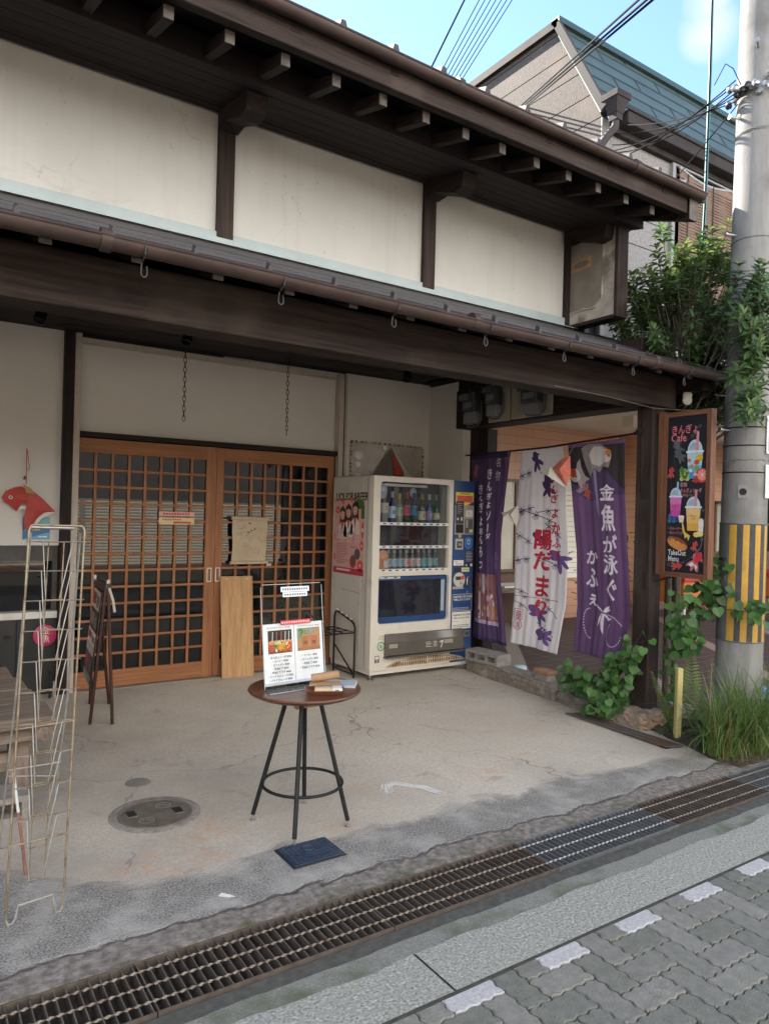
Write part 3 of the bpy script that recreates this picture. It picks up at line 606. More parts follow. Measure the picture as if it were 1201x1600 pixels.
# porch roof with standing ribs
def rz(y): return 2.50 + (y - 2.93) * 0.425
b = MB(); b.prism([(-9, 2.93, rz(2.93)), (-9, 4.12, rz(4.12)), (-9, 4.12, rz(4.12) - 0.03), (-9, 2.93, rz(2.93) - 0.03)], (13.80, 0, 0), ROOFM)
x = -6.0 + 0.33
while x < 4.8:
    b.prism([(x - 0.012, 2.925, rz(2.93)), (x - 0.005, 2.925, rz(2.93) + 0.03), (x + 0.005, 2.925, rz(2.93) + 0.03), (x + 0.012, 2.925, rz(2.93))], (0, 0.03, 0.02), ROOFM); x += 0.333
for y in (3.12, 3.40, 3.72, 4.02): b.prism([(-9, y, rz(y) + 0.001), (-9, y, rz(y) + 0.016), (-9, y + 0.24, rz(y + 0.24) + 0.004), (-9, y + 0.24, rz(y + 0.24) + 0.001)], (13.79, 0, 0), ROOFM)
b.prism([(-9, 2.935, 2.462), (-9, 3.37, 2.62), (-9, 3.37, 2.64), (-9, 2.935, 2.49)], (13.79, 0, 0), DARK[0])
b.prism([(4.80, 2.93, 2.455), (4.80, 4.1, 2.95), (4.80, 4.1, 3.02), (4.80, 2.93, 2.52)], (0.025, 0, 0), ROOFM)
b.build('porch_roof', H)
x = -3.93
while x < 4.75:
    if x > -1.7:
        b = MB(); b.prism([(x, 2.925, 2.415), (x + 0.045, 2.925, 2.415), (x + 0.045, 2.925, 2.458), (x, 2.925, 2.458)], (0, 0.01, 0.004), ENDD); b.prism([(x, 2.936, 2.417), (x + 0.045, 2.936, 2.417), (x + 0.045, 2.936, 2.46), (x, 2.936, 2.46)], (0, 0.43, 0.155), DARK[1]); b.build('porch_rafter', H)
    x += 0.333
b = MB(); b.prism([(4.675, 3.0, 2.38), (4.675, 3.36, 2.40), (4.675, 3.36, 2.60), (4.675, 3.0, 2.46)], (0.11, 0, 0), DARK[1]); b.build('porch_bargeboard', H)
# gutters
def gutter(y, z, r, x0, x1, name):
    b = MB(); n = 12; vs = []; fs = []
    K = 60; rg = random.Random(4)
    for i in range(K + 1):
        x = x0 + (x1 - x0) * i / K; dz = 0.004 * math.sin(x * 1.7)
        for rr in (r, r - 0.004):
            for j in range(n + 1):
                a = math.pi + math.pi * j / n; vs.append((x, y + rr * math.cos(a), z + dz + rr * math.sin(a)))
    S = 2 * (n + 1)
    for i in range(K):
        for j in range(n):
            a = i * S + j; fs.append((a, a + 1, a + S + 1, a + S)); a += n + 1; fs.append((a + S, a + S + 1, a + 1, a))
        for a, c in ((i * S, i * S + n + 1), (i * S + n, i * S + 2 * n + 1)): fs.append((a, a + S, c + S, c))
    fs.append([K * S + j for j in range(n + 1)]); fs.append([j for j in range(n + 1)])
    b.add(vs, fs, GUT)
    for yy in (-r, r): b.tube([(x0 + (x1 - x0) * i / K, y + yy, z + 0.002 + 0.004 * math.sin((x0 + (x1 - x0) * i / K) * 1.7)) for i in range(K + 1)], 0.006, GUT, 6)
    for xx in (-3.0, -1.2, 0.62, 2.45, 3.95):
        if x0 < xx < x1: b.lathe([(r + 0.003, -0.02), (r + 0.003, 0.02)], (xx, y, z - 0.002), GUT, 20, axis=(1, 0, 0))
    return b.build(name, H, smooth=40)
gl = gutter(2.875, 2.462, 0.042, -9, 4.825, 'porch_gutter')
HOOK = mat('hook_metal', (0.022, 0.021, 0.022), (0.036, 0.034, 0.034), ns=20, rough=0.6)
for x in (0.16, 0.76, 1.35, 1.95, 2.54, 3.14, 3.76, 4.29):
    b = MB(); pts = [(x, 2.83, 2.455), (x, 2.835, 2.425), (x, 2.86, 2.412), (x, 2.885, 2.405)]
    for i in range(9):
        a = math.pi * 1.0 * i / 8; pts.append((x + 0.012 - 0.012 * math.cos(a) - 0.0, 2.892 , 2.40 - 0.028 - 0.018 * math.sin(a)))
    pts.append((x + 0.024, 2.9, 2.40))
    b.tube(pts, 0.0035, HOOK, 6); b.tube([(x + 0.004, 2.875 + 0.044 * math.cos(math.pi + math.pi * j / 10), 2.464 + 0.044 * math.sin(math.pi + math.pi * j / 10)) for j in range(11)], 0.003, HOOK, 5)
    b.build('hook', gl)
# upper wall, posts, flashing
b = MB(); b.box(-9, 4.1, 3.0, 4.47, 4.2, 3.96, PLAS)
from mathutils import noise as _N
vs = []; NXg, NZg = 90, 26
for i in range(NXg + 1):
    for j in range(NZg + 1):
        px, pz = i / NXg, j / NZg; e = min(1, 5 * min(px, 1 - px)) * min(1, 4 * (1 - pz)); x = 0.05 + 1.35 * px; z = 3.07 + 0.30 * pz
        nv_ = _N.turbulence_vector(Vector((x * 4, z * 9, 0.3)), 5, False).x; h_ = e * max(0, 0.020 * abs(nv_) * (1 - pz * 1.1) + 0.010 * _N.noise(Vector((x * 14, z * 22, 2))) * (1 - pz)) - 0.0015
        vs.append((x, 4.1 - h_, z))
b.add(vs, [(i * (NZg + 1) + j, (i + 1) * (NZg + 1) + j, (i + 1) * (NZg + 1) + j + 1, i * (NZg + 1) + j + 1) for i in range(NXg) for j in range(NZg)], PLAS)
b.build('wall', H, smooth=50)
for x in (-1.5, 1.495, 2.995):
    b = MB(); b.box(x, 4.062, 3.045, x + 0.10, 4.098, 3.84, DARK2[2]); b.build('post', H, bev=0.004)
b = MB(); b.box(-9, 4.07, 2.98, 4.52, 4.099, 3.075, FLASH)
for x in (-2.2, 1.60, 3.4): b.box(x, 4.0685, 2.99, x + 0.003, 4.0705, 3.074, mat('flashing_seam', (0.3, 0.34, 0.34)))
b.prism([(-9, 4.0, 2.985), (4.52, 4.0, 2.985), (4.52, 4.07, 3.012), (-9, 4.07, 3.012)], (0, 0, 0.004), FLASH)
b.build('flashing', H)
b = MB(); b.box(-9, 4.06, 3.80, 4.47, 4.099, 3.98, DARK[0]); b.build('beam', H)
# side wing wall with the scar of a removed sign
STUC = mat('grey_brown_stucco', (0.135, 0.118, 0.098), (0.19, 0.17, 0.145), ns=5, rough=0.9, bump=0.3, bs=50)
STUL = mat('pale_scraped_mortar', (0.36, 0.33, 0.29), (0.25, 0.22, 0.185), ns=11, rough=0.95, bump=0.7, bs=40, c3=(0.14, 0.12, 0.10), s3=5, t3=(0.52, 0.62))
b = MB(); b.box(4.482, 3.62, 3.02, 4.57, 4.097, 3.83, STUL); wgw = b.build('wing_wall', H, bev=0.005)
b = MB(); b.prism([(4.4785, 4.09, 3.125), (4.4785, 3.80, 3.125), (4.4785, 3.755, 3.17), (4.4785, 3.745, 3.82), (4.4785, 4.09, 3.82)], (0.0025, 0, 0), STUC)
rk = random.Random(2)
for (ya, za, yb_, zb) in ((4.09, 3.115, 3.80, 3.115), (3.80, 3.115, 3.742, 3.17), (3.742, 3.17, 3.735, 3.82)):
    pts = []
    for i in range(13): pts.append((4.478, ya + (yb_ - ya) * i / 12 + rk.uniform(-.004, .004), za + (zb - za) * i / 12 + rk.uniform(-.004, .004)))
    b.tube(pts, [rk.uniform(0.005, 0.011) for _ in pts], STUL, 5)
b.build('recess_panel', wgw)
f = Flat((4.478, 4.055, 3.435), (0, -1, 0), (0, 0, 1)); om = mat('old_glue_orange', (0.36, 0.19, 0.075), (0.27, 0.14, 0.06), ns=30, rough=0.9)
f.poly([(0, 0), (0.205, 0.012), (0.205, 0.098), (0.0, 0.085)], om, 1); f.ell(0.1, 0.05, 0.082, 0.026, mat('scar_grey', (0.10, 0.085, 0.07), (0.16, 0.14, 0.12), ns=40, rough=0.95), 2, 22, 0.04); f.build('glue_scar', wgw)
b = MB(); b.box(4.465, 3.585, 2.995, 4.585, 3.617, 3.84, DARK2[2]); b.box(4.467, 3.62, 2.99, 4.58, 4.06, 3.018, DARK[1]); b.box(4.43, 4.06, 2.99, 4.478, 4.099, 3.80, DARK[2]); b.build('wing_frame', H, bev=0.004)
# upper roof
def uz(y): return 3.80 + (y - 3.05) * 0.33
UR0, UR1, RIDGE = -9.0, 4.76, 7.6
b = MB()
b.prism([(UR0, 3.06, uz(3.06)), (UR0, RIDGE, uz(RIDGE)), (UR0, 12.2, uz(RIDGE) - (12.2 - RIDGE) * 0.33), (UR0, 12.2, uz(RIDGE) - (12.2 - RIDGE) * 0.33 - 0.06), (UR0, RIDGE, uz(RIDGE) - 0.06), (UR0, 3.06, uz(3.06) - 0.06)], (UR1 - UR0, 0, 0), ROOFM)
x = -9.0 + 0.19
while x < UR1 - 0.03:
    b.prism([(x - 0.024, 3.05, uz(3.05) + 0.001), (x - 0.012, 3.05, uz(3.05) + 0.042), (x + 0.012, 3.05, uz(3.05) + 0.042), (x + 0.024, 3.05, uz(3.05) + 0.001)], (0, RIDGE - 3.05, (RIDGE - 3.05) * 0.33), ROOFM); x += 0.31
b.box(UR0, RIDGE - 0.1, uz(RIDGE) - 0.02, UR1, RIDGE + 0.1, uz(RIDGE) + 0.09, ROOFM)
b.build('roof', H)
gutter(3.05, 3.775, 0.038, -9, 4.70, 'eave_gutter')
b = MB(); b.box(-9, 3.10, 3.645, 4.60, 3.155, 3.775, DARK2[0]); b.build('fascia', H, bev=0.006)
x = 0.34
while x < 4.5:
    b = MB(); b.box(x, 3.096, 3.715, x + 0.05, 3.0995, 3.745, DARK[1]); b.build('peg', H); x += 0.567
# bargeboard at the right gable end
b = MB(); b.prism([(4.64, 3.09, 3.60), (4.64, 4.15, 3.955), (4.64, 4.15, 4.11), (4.64, 3.09, 3.77)], (0.05, 0, 0), DARK2[1]); b.prism([(4.605, 3.085, 3.602), (4.70, 3.085, 3.602), (4.70, 3.085, 3.775), (4.605, 3.085, 3.775)], (0, 0.006, 0.002), ENDW); b.build('bargeboard', H)
# soffit boards and rafters
b = MB(); b.prism([(-9, 3.16, 3.715), (4.64, 3.16, 3.715), (4.64, 4.3, 4.08), (-9, 4.3, 4.08)], (0, -0.005, 0.02), CEIL[0]); b.build('soffit', H)
x = -3.04
xs = []
while x < 4.5: xs.append(x); x += 0.2835
for x in xs:
    b = MB(); b.prism([(x - .024, 3.2, 3.602), (x + 0.024, 3.2, 3.602), (x + 0.024, 3.2, 3.664), (x - .024, 3.2, 3.664)], (0, 0.95, 0.26), DARK[1]); b.prism([(x - 0.023, 3.194, 3.603), (x + 0.023, 3.194, 3.603), (x + 0.023, 3.194, 3.663), (x - 0.023, 3.194, 3.663)], (0, 0.0055, 0.0015), ENDW)
    if x > 0.5: b.build('rafter', H)
    else: b.build('rafter', H)
b = MB()
for k in range(5):
    ya, yb2 = 3.50 + k * 0.112, 3.608 + k * 0.112; za, zb2 = 3.665 + (ya - 3.5) * 0.20, 3.665 + (yb2 - 3.5) * 0.20
    b.prism([(-9, ya, za), (4.63, ya, za), (4.63, yb2, zb2), (-9, yb2, zb2)], (0, 0, 0.014), CEIL[0])
b.prism([(-9, 3.49, 3.662), (4.63, 3.49, 3.662), (4.63, 3.49, 3.80), (-9, 3.49, 3.80)], (0, 0.008, 0), CEIL[0])
b.build('eave_lining', H)
# curved bracket arms on the wall posts
for x in (-1.5, 1.495, 2.995, 4.40):
    b = MB(); b.prism([(x - 0.01, 4.059, 3.66), (x - 0.01, 3.95, 3.665), (x - 0.01, 3.74, 3.585), (x - 0.01, 3.655, 3.60), (x - 0.01, 3.635, 3.71), (x - 0.01, 4.059, 3.84)], (0.12, 0, 0), DARK[1]); b.build('bracket_arm', H, bev=0.006)
b = MB(); b.box(-9, 4.0, 3.76, 4.62, 4.058, 3.80, DARK[0]); b.build('purlin', H)
# the parts of the shop that stand behind the porch
b = MB(); b.prism([(4.465, 4.2, 2.8), (4.465, 11.9, 2.8), (4.465, 11.9, 4.0), (4.465, RIDGE, uz(RIDGE) - 0.07), (4.465, 4.2, uz(4.2) - 0.07)], (-0.08, 0, 0), PLAS); b.build('gable_wall', H)
b = MB(); b.box(4.5, 6.16, 0, 4.6, 11.9, 2.8, PLAS2); b.box(-9, 11.8, 0, 4.5, 11.9, 4.0, PLAS2); b.build('back_wall', H)

# ------------------------------------------------------------------ neighbouring building on the right
NB = thing('siding_building', 'neighbouring building with grey beige siding and a steep green metal roof edge', 'building', (5.2, 4.4, 0))
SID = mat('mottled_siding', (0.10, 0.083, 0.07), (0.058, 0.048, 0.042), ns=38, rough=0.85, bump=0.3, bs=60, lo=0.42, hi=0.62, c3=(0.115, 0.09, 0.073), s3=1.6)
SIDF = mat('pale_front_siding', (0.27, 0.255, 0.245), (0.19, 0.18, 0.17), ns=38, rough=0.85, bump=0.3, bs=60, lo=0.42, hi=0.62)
GROOVE = mat('siding_groove', (0.035, 0.03, 0.028), rough=0.9)
GREEN = mat('green_roof_metal', (0.062, 0.088, 0.078), (0.08, 0.11, 0.098), ns=3, rough=0.5, metal=0.1)
GSEAM = mat('green_roof_seam', (0.03, 0.06, 0.057), rough=0.5)
BRN = mat('brown_trim_metal', (0.035, 0.028, 0.027), (0.052, 0.043, 0.041), ns=5, rough=0.75, spec=0.15)
NX, NY, NT = 5.2, 4.4, 6.22
b = MB(); z = 2.75; h = 0.262
yslope = lambda z: NY if z < 5.16 else NY + (z - 5.16) * 0.53 / 1.06
while z < NT:
    z1 = min(z + h, NT); y0, y1 = yslope(z), yslope(z1)
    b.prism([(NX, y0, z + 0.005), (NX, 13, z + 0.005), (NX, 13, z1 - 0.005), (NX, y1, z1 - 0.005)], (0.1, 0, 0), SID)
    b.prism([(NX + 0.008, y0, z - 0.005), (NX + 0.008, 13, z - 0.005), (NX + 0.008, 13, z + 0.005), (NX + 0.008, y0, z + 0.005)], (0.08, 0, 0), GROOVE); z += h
b.build('side_wall', NB)
b = MB(); z = 2.75
while z < 5.1:
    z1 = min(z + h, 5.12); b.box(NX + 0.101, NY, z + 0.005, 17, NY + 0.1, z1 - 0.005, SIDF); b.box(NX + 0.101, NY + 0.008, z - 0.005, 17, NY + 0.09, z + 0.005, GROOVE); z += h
b.box(NX - 0.004, NY - 0.012, 2.75, NX + 0.10, NY - 0.001, 5.1, mat('corner_trim', (0.28, 0.26, 0.23), rough=0.6))
b.box(NX + 0.11, NY + 0.11, 2.755, 17, 13, 2.80, BLACK)
b.build('front_wall', NB)
b = MB(); b.prism([(NX - 0.02, NY - 0.05, 5.16), (NX - 0.02, 4.95, NT + 0.03), (NX - 0.02, 4.99, NT), (NX - 0.02, NY + 0.0, 5.14)], (12, 0, 0), GREEN)
nv = Vector((0, -(NT + 0.03 - 5.16), 4.95 - NY + 0.05)).normalized()
for k in range(6):
    t = (k + 0.5) / 6; y = NY - 0.05 + t * (4.95 - NY + 0.05); zz = 5.16 + t * (NT + 0.03 - 5.16); b.beam((NX, y + nv.y * .003, zz + nv.z * .003), (17, y + nv.y * .003, zz + nv.z * .003), 0.012, 0.012, GSEAM)
    for q in range(13):
        x = NX + 0.5 + q * 0.91 + (0.455 if k % 2 else 0); 
        if x > 17: continue
        t1 = min(1, (k + 1.5) / 6); ya = NY - 0.05 + t * (5.0 - NY); za = 5.16 + t * (NT + 0.03 - 5.16); yb_ = NY - 0.05 + t1 * (5.0 - NY); zb = 5.16 + t1 * (NT + 0.03 - 5.16); b.beam((x, ya + nv.y * .003, za), (x, yb_ + nv.y * .003, zb), 0.008, 0.008, GSEAM)
b.build('mansard_roof', NB)
b = MB(); b.beam((NX - 0.025, NY - 0.06, 5.15), (NX - 0.025, 4.96, NT + 0.05), 0.05, 0.07, mat('pale_verge', (0.075, 0.07, 0.065), rough=0.8, spec=0.15)); b.box(NX - 0.05, 4.93, NT - 0.02, NX + 0.15, 13, NT + 0.06, BRN); b.box(NX - 0.05, 4.90, NT + 0.02, 17, 5.0, NT + 0.075, GSEAM); b.build('roof_trim', NB)
b = MB(); b.box(NX + 0.15, 4.22, 5.03, 17, 4.34, 5.15, BRN); b.box(NX + 0.10, 4.20, 5.135, 17, 4.215, 5.16, BRN); b.box(NX + 0.1, 4.34, 4.98, 17, 4.398, 5.14, BRN); b.build('eave_gutter', NB, bev=0.01)
b = MB()
b.prism([(NX - 0.06, 4.18, 5.20), (NX + 0.13, 4.18, 5.20), (NX + 0.13, 4.36, 5.20), (NX - 0.06, 4.36, 5.20)], (0, 0, 0.055), BRN)
vs = [(NX - 0.05, 4.19, 5.20), (NX + 0.12, 4.19, 5.20), (NX + 0.12, 4.35, 5.20), (NX - 0.05, 4.35, 5.20), (NX - 0.01, 4.22, 5.08), (NX + 0.08, 4.22, 5.08), (NX + 0.08, 4.32, 5.08), (NX - 0.01, 4.32, 5.08)]
b.add(vs, [(0, 1, 5, 4), (1, 2, 6, 5), (2, 3, 7, 6), (3, 0, 4, 7), (4, 5, 6, 7)], BRN); b.box(NX - 0.005, 4.225, 5.02, NX + 0.075, 4.315, 5.08, BRN)
b.tube([(NX + 0.035, 4.27, 5.04), (NX + 0.035, 4.27, 4.97), (NX + 0.0, 4.33, 4.90), (NX - 0.03, 4.36, 4.84), (NX - 0.04, 4.365, 4.76), (NX - 0.04, 4.365, 2.8)], 0.036, mat('brown_grey_pipe', (0.06, 0.05, 0.048), (0.08, 0.07, 0.067), ns=6, rough=0.7, spec=0.2), 12)
b.build('downspout', NB, smooth=40)
WFR = mat('grey_window_frame', (0.25, 0.25, 0.25), rough=0.5)
b = MB(); b.box(6.22, 4.36, 3.45, 6.27, 4.398, 5.0, WFR); b.box(8.1, 4.36, 3.45, 8.15, 4.398, 5.0, WFR); b.box(6.27, 4.36, 4.96, 8.1, 4.398, 5.0, WFR); b.box(6.27, 4.36, 3.45, 8.1, 4.398, 3.5, WFR); w = b.build('window', NB)
b = MB(); b.box(6.27, 4.385, 3.5, 8.1, 4.395, 4.96, DGLASS); b.build('glass', w)
b = MB(); b.box(5.16, 4.45, 2.86, 5.199, 4.50, 3.36, mat('white_window_frame', (0.5, 0.52, 0.55), rough=0.5)); b.box(5.16, 5.0, 2.86, 5.199, 5.05, 3.36, WFR); b.box(5.16, 4.5, 3.31, 5.199, 5.0, 3.36, WFR); b.box(5.17, 4.72, 2.9, 5.199, 4.75, 3.31, WFR); w = b.build('window', NB)
b = MB(); b.box(5.185, 4.5, 2.86, 5.195, 5.0, 3.31, DGLASS); b.build('glass', w)
BAM = mat('bamboo_slats', (0.26, 0.17, 0.12), (0.155, 0.10, 0.072), ns=5, st=(0.6, 8, 26), rough=0.8, bump=0.6, bst=(0.3, 4, 60), bs=8)
bl = thing('bamboo_blind', 'reddish brown bamboo blind hung over the upstairs window beside the pole', 'blind', (7.0, 4.34, 4.9))
b = MB(); K = 40; vs = []
for i in range(K + 1):
    x = 6.29 + 1.75 * i / K; sag = -0.05 * (1 - (2 * (i / K % 0.5) * 2 - 1) ** 2) * (1 if i < K / 2 else 0.8)
    for j in range(2): vs.append((x, 4.335 + 0.004 * math.sin(i), (4.93 + sag) if j else 3.25))
b.add(vs, [(2 * i, 2 * i + 2, 2 * i + 3, 2 * i + 1) for i in range(K)], BAM)
z = 3.28
while z < 4.86: b.box(6.29, 4.328, z, 8.04, 4.334, z + 0.012, BAM); z += 0.03
b.build('slats', bl)
b = MB()
for x in (6.42, 6.85, 7.28, 7.7): b.tube([(x, 4.323, 4.9), (x + 0.004, 4.323, 3.26)], 0.006, mat('dark_cord', (0.03, 0.025, 0.022)), 5)
b.build('cord', bl)
b = MB(); b.tube([(6.28 + 1.77 * i / 20, 4.335, 4.94 - 0.06 * abs(math.sin(i * math.pi / 10))) for i in range(21)], 0.012, mat('grey_cloth_hem', (0.36, 0.36, 0.37)), 6); b.build('hem', bl)
# ground floor passage of the neighbour: orange tile wall, ceiling, windows, shutter
OT = bpy.data.materials.new('orange_wall_tile'); OT.use_nodes = True; n = OT.node_tree; bb = n.nodes['Principled BSDF']
tc_ = n.nodes.new('ShaderNodeTexCoord'); mp_ = n.nodes.new('ShaderNodeMapping'); mp_.inputs['Rotation'].default_value = (R(90), 0, 0); br = n.nodes.new('ShaderNodeTexBrick')
br.inputs['Scale'].default_value = 1.0; br.inputs['Brick Width'].default_value = 0.62; br.inputs['Row Height'].default_value = 0.115; br.inputs['Mortar Size'].default_value = 0.004
br.inputs['Color1'].default_value = (0.60, 0.34, 0.22, 1); br.inputs['Color2'].default_value = (0.55, 0.31, 0.20, 1); br.inputs['Mortar'].default_value = (0.34, 0.20, 0.13, 1)
n.links.new(tc_.outputs['Object'], mp_.inputs[0]); n.links.new(mp_.outputs[0], br.inputs['Vector']); n.links.new(br.outputs['Color'], bb.inputs['Base Color']); bb.inputs['Roughness'].default_value = 0.5
CREAM = mat('cream_ceiling', (0.72, 0.65, 0.54), (0.68, 0.61, 0.50), ns=3, rough=0.7)
b = MB(); b.box(4.62, 7.0, 1.94, 17, 7.2, 2.8, OT); b.box(8.84, 6.6, 0.06, 9.3, 7.0, 2.8, OT); b.box(13.4, 5.0, 0.06, 13.6, 7.0, 2.8, OT); b.box(10.35, 6.7, 1.80, 12.2, 6.99, 2.72, OT); b.build('tile_wall', NB)
b = MB(); y = 4.52
while y < 7.0: b.box(4.62, y, 2.70, 17, y + 0.115, 2.715, CREAM); y += 0.12
b.box(4.62, 4.5, 2.716, 17, 7.0, 2.73, TRIM); b.build('passage_ceiling', NB)
b = MB(); b.box(4.95, 4.38, 2.62, 17, 4.50, 2.748, SIDF); b.box(7.2, 5.5, 2.56, 17, 5.66, 2.699, CREAM); b.build('beam', NB)
SLAT = mat('white_shutter_slat', (0.74, 0.71, 0.62), (0.7, 0.67, 0.58), ns=3, rough=0.5)
b = MB(); z = 0.62
while z < 1.93: b.prism([(7.45, 6.97, z), (7.45, 6.93, z + 0.006), (7.45, 6.96, z + 0.07)], (1.38, 0, 0), SLAT); z += 0.072
b.box(7.42, 6.965, 0.06, 8.84, 6.995, 0.62, OT); b.build('louvre_shutter', NB)
WOODF = mat('brown_window_bar', (0.13, 0.075, 0.048), (0.17, 0.10, 0.065), ns=6, rough=0.5)
PANE = mat('pale_curtained_pane', (0.66, 0.63, 0.53), (0.52, 0.49, 0.40), ns=1.4, rough=0.15, spec=0.6)
def shopwin(x0, x1, z0, z1, nx, nz, m, y=6.97):
    b = MB(); w = 0.025
    for i in range(nx + 1): x = x0 + (x1 - x0) * i / nx; b.box(x - w, y - 0.05, z0, x + w, y, z1, WOODF)
    for j in range(nz + 1): z = z0 + (z1 - z0) * j / nz; b.box(x0, y - 0.046, z - w * 0.8, x1, y - 0.002, z + w * 0.8, WOODF)
    o = b.build('window', NB); g = MB(); g.box(x0, y - 0.022, z0, x1, y - 0.014, z1, m); g.build('glass', o); return o
shopwin(4.7, 7.40, 0.75, 1.93, 4, 1, PANE); shopwin(9.32, 10.3, 0.5, 1.93, 2, 5, DGLASS); shopwin(10.35, 12.2, 0.95, 1.8, 2, 1, mat('pale_green_pane', (0.42, 0.46, 0.36), rough=0.2))
b = MB(); b.box(4.62, 6.99, 0.06, 7.42, 7.02, 0.75, WOODF); b.box(9.3, 6.99, 0.06, 13.4, 7.02, 0.95, BAM); b.box(4.62, 7.03, 0.0, 17, 7.1, 1.95, BLACK); b.build('dado', NB)
# brown tiled floor of the passage
FT = bpy.data.materials.new('brown_floor_tile'); FT.use_nodes = True; n = FT.node_tree; bb = n.nodes['Principled BSDF']
tc_ = n.nodes.new('ShaderNodeTexCoord'); br = n.nodes.new('ShaderNodeTexBrick'); br.inputs['Scale'].default_value = 1.0; br.inputs['Brick Width'].default_value = 0.30; br.inputs['Row Height'].default_value = 0.15; br.inputs['Mortar Size'].default_value = 0.006; br.offset = 0.0
br.inputs['Color1'].default_value = (0.082, 0.050, 0.046, 1); br.inputs['Color2'].default_value = (0.064, 0.041, 0.039, 1); br.inputs['Mortar'].default_value = (0.20, 0.165, 0.145, 1)
n.links.new(tc_.outputs['Object'], br.inputs['Vector'])
sx = n.nodes.new('ShaderNodeMapping'); sx.inputs['Rotation'].default_value = (0, 0, R(40)); n.links.new(tc_.outputs['Object'], sx.inputs[0]); wv = n.nodes.new('ShaderNodeTexWave'); wv.inputs['Scale'].default_value = 0.28; wv.inputs['Distortion'].default_value = 0.0; n.links.new(sx.outputs[0], wv.inputs['Vector'])
r_ = n.nodes.new('ShaderNodeMapRange'); r_.inputs[1].default_value = 0.955; r_.inputs[2].default_value = 0.965; n.links.new(wv.outputs['Fac'], r_.inputs[0]); x_ = n.nodes.new('ShaderNodeMix'); x_.data_type = 'RGBA'
n.links.new(r_.outputs[0], x_.inputs[0]); n.links.new(br.outputs['Color'], x_.inputs[6]); x_.inputs[7].default_value = (0.33, 0.27, 0.225, 1); n.links.new(x_.outputs[2], bb.inputs['Base Color']); bb.inputs['Roughness'].default_value = 0.55
b = MB(); b.prism([(4.66, 6.9, -0.3), (4.56, 3.3, -0.3), (4.75, 3.1, -0.3), (5.1, 2.5, -0.3), (17, 2.5, -0.3), (17, 6.99, -0.3), (4.66, 6.99, -0.3)], (0, 0, 0.36), FT); b.build('tiled_floor', kind='structure')
b = MB(); b.prism([(4.5, 5.2, 0.0), (4.52, 3.4, 0.0), (4.56, 3.4, 0.0), (4.66, 5.2, 0.0)], (0, 0, 0.052), BLACK); b.build('floor_edge', kind='structure')
# closed shop across the street (seen mirrored in the glass)
OS = thing('shuttered_shop', 'closed shop across the street with a pale roller shutter, mirrored in the door glass', 'shop', (1, -5.0, 0))
b = MB(); b.box(-16, -6.5, 3.3, 24, -5.0, 9.0, mat('white_bounce_wall', (0.74, 0.75, 0.76), (0.68, 0.69, 0.70), ns=1, rough=0.8)); b.box(-16, -6.5, 0, -6.6, -5.05, 3.3, WOODF); b.box(8.2, -6.5, 0, 24, -5.05, 3.3, DGREY); b.box(-6.6, -6.5, 1.62, 8.2, -5.0, 3.3, mat('dark_shop_fascia', (0.06, 0.055, 0.05), (0.09, 0.08, 0.075), ns=3, rough=0.7)); b.box(-6.6, -6.5, 0, 8.2, -5.0, 0.12, mat('reddish_base', (0.16, 0.085, 0.065), (0.11, 0.06, 0.05), ns=5, rough=0.8)); b.build('wall', OS)  # white upper wall, out of view, made tall to bounce sunlight onto the front
b = MB(); z = 0.12
SHUT = mat('pale_roller_shutter', (0.62, 0.57, 0.48), (0.54, 0.49, 0.41), ns=2, rough=0.5)
while z < 1.6: b.prism([(-6.6, -5.02, z), (-6.6, -5.0, z + 0.03), (-6.6, -5.03, z + 0.06)], (14.8, 0, 0), SHUT); z += 0.07
for x in (-3.3, 0.0, 3.3, 6.4): b.box(x, -5.04, 0.12, x + 0.10, -4.97, 1.62, WFR)
b.box(-6.6, -5.08, 0.12, 8.2, -5.045, 1.62, BLACK); b.build('roller_shutter', OS)

# ------------------------------------------------------------------ drinks vending machine
VM = thing('vending_machine', 'cream and blue liquor vending machine under the porch eaves', 'vending machine', (3.94, 5.55, 0))
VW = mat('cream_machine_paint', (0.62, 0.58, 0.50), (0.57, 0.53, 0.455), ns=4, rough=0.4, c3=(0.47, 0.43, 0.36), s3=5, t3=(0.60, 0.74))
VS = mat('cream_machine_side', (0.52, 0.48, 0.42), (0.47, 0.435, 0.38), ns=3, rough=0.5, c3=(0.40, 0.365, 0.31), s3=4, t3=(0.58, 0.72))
VB = mat('blue_machine_paint', (0.014, 0.042, 0.135), (0.018, 0.055, 0.16), ns=3, rough=0.35, c3=(0.05, 0.085, 0.16), s3=4, t3=(0.62, 0.8))
VIN = mat('machine_inside', (0.06, 0.064, 0.072), (0.075, 0.08, 0.09), ns=1, rough=0.4)
VLT = mat('shelf_light_grey', (0.62, 0.63, 0.62), rough=0.35)
x0, x1, xs_, yf, ym, yb_, zb, zt = 3.38, 4.515, 4.262, 5.22, 5.40, 5.92, 0.085, 1.78
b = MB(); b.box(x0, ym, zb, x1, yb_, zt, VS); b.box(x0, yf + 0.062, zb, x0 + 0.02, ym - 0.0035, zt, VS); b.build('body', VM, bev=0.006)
ux0, ux1, uz0, uz1 = 3.452, 4.218, 0.945, 1.732
lx0, lx1, lz0, lz1 = 3.452, 4.232, 0.488, 0.905
b = MB()
b.box(x0, yf, zb, lx0, yf + 0.058, zt, VW); b.box(ux1, yf, uz0, xs_, yf + 0.058, zt, VW); b.box(lx1, yf, zb, xs_, yf + 0.058, uz0, VW)
b.box(ux0, yf, uz1, ux1, yf + 0.058, zt, VW); b.box(ux0, yf, lz1, ux1, yf + 0.058, uz0, VW); b.box(ux0, yf, zb, lx1, yf + 0.058, lz0, VW); b.box(ux1, yf + .001, lz1, lx1, yf + 0.057, uz0, VW)
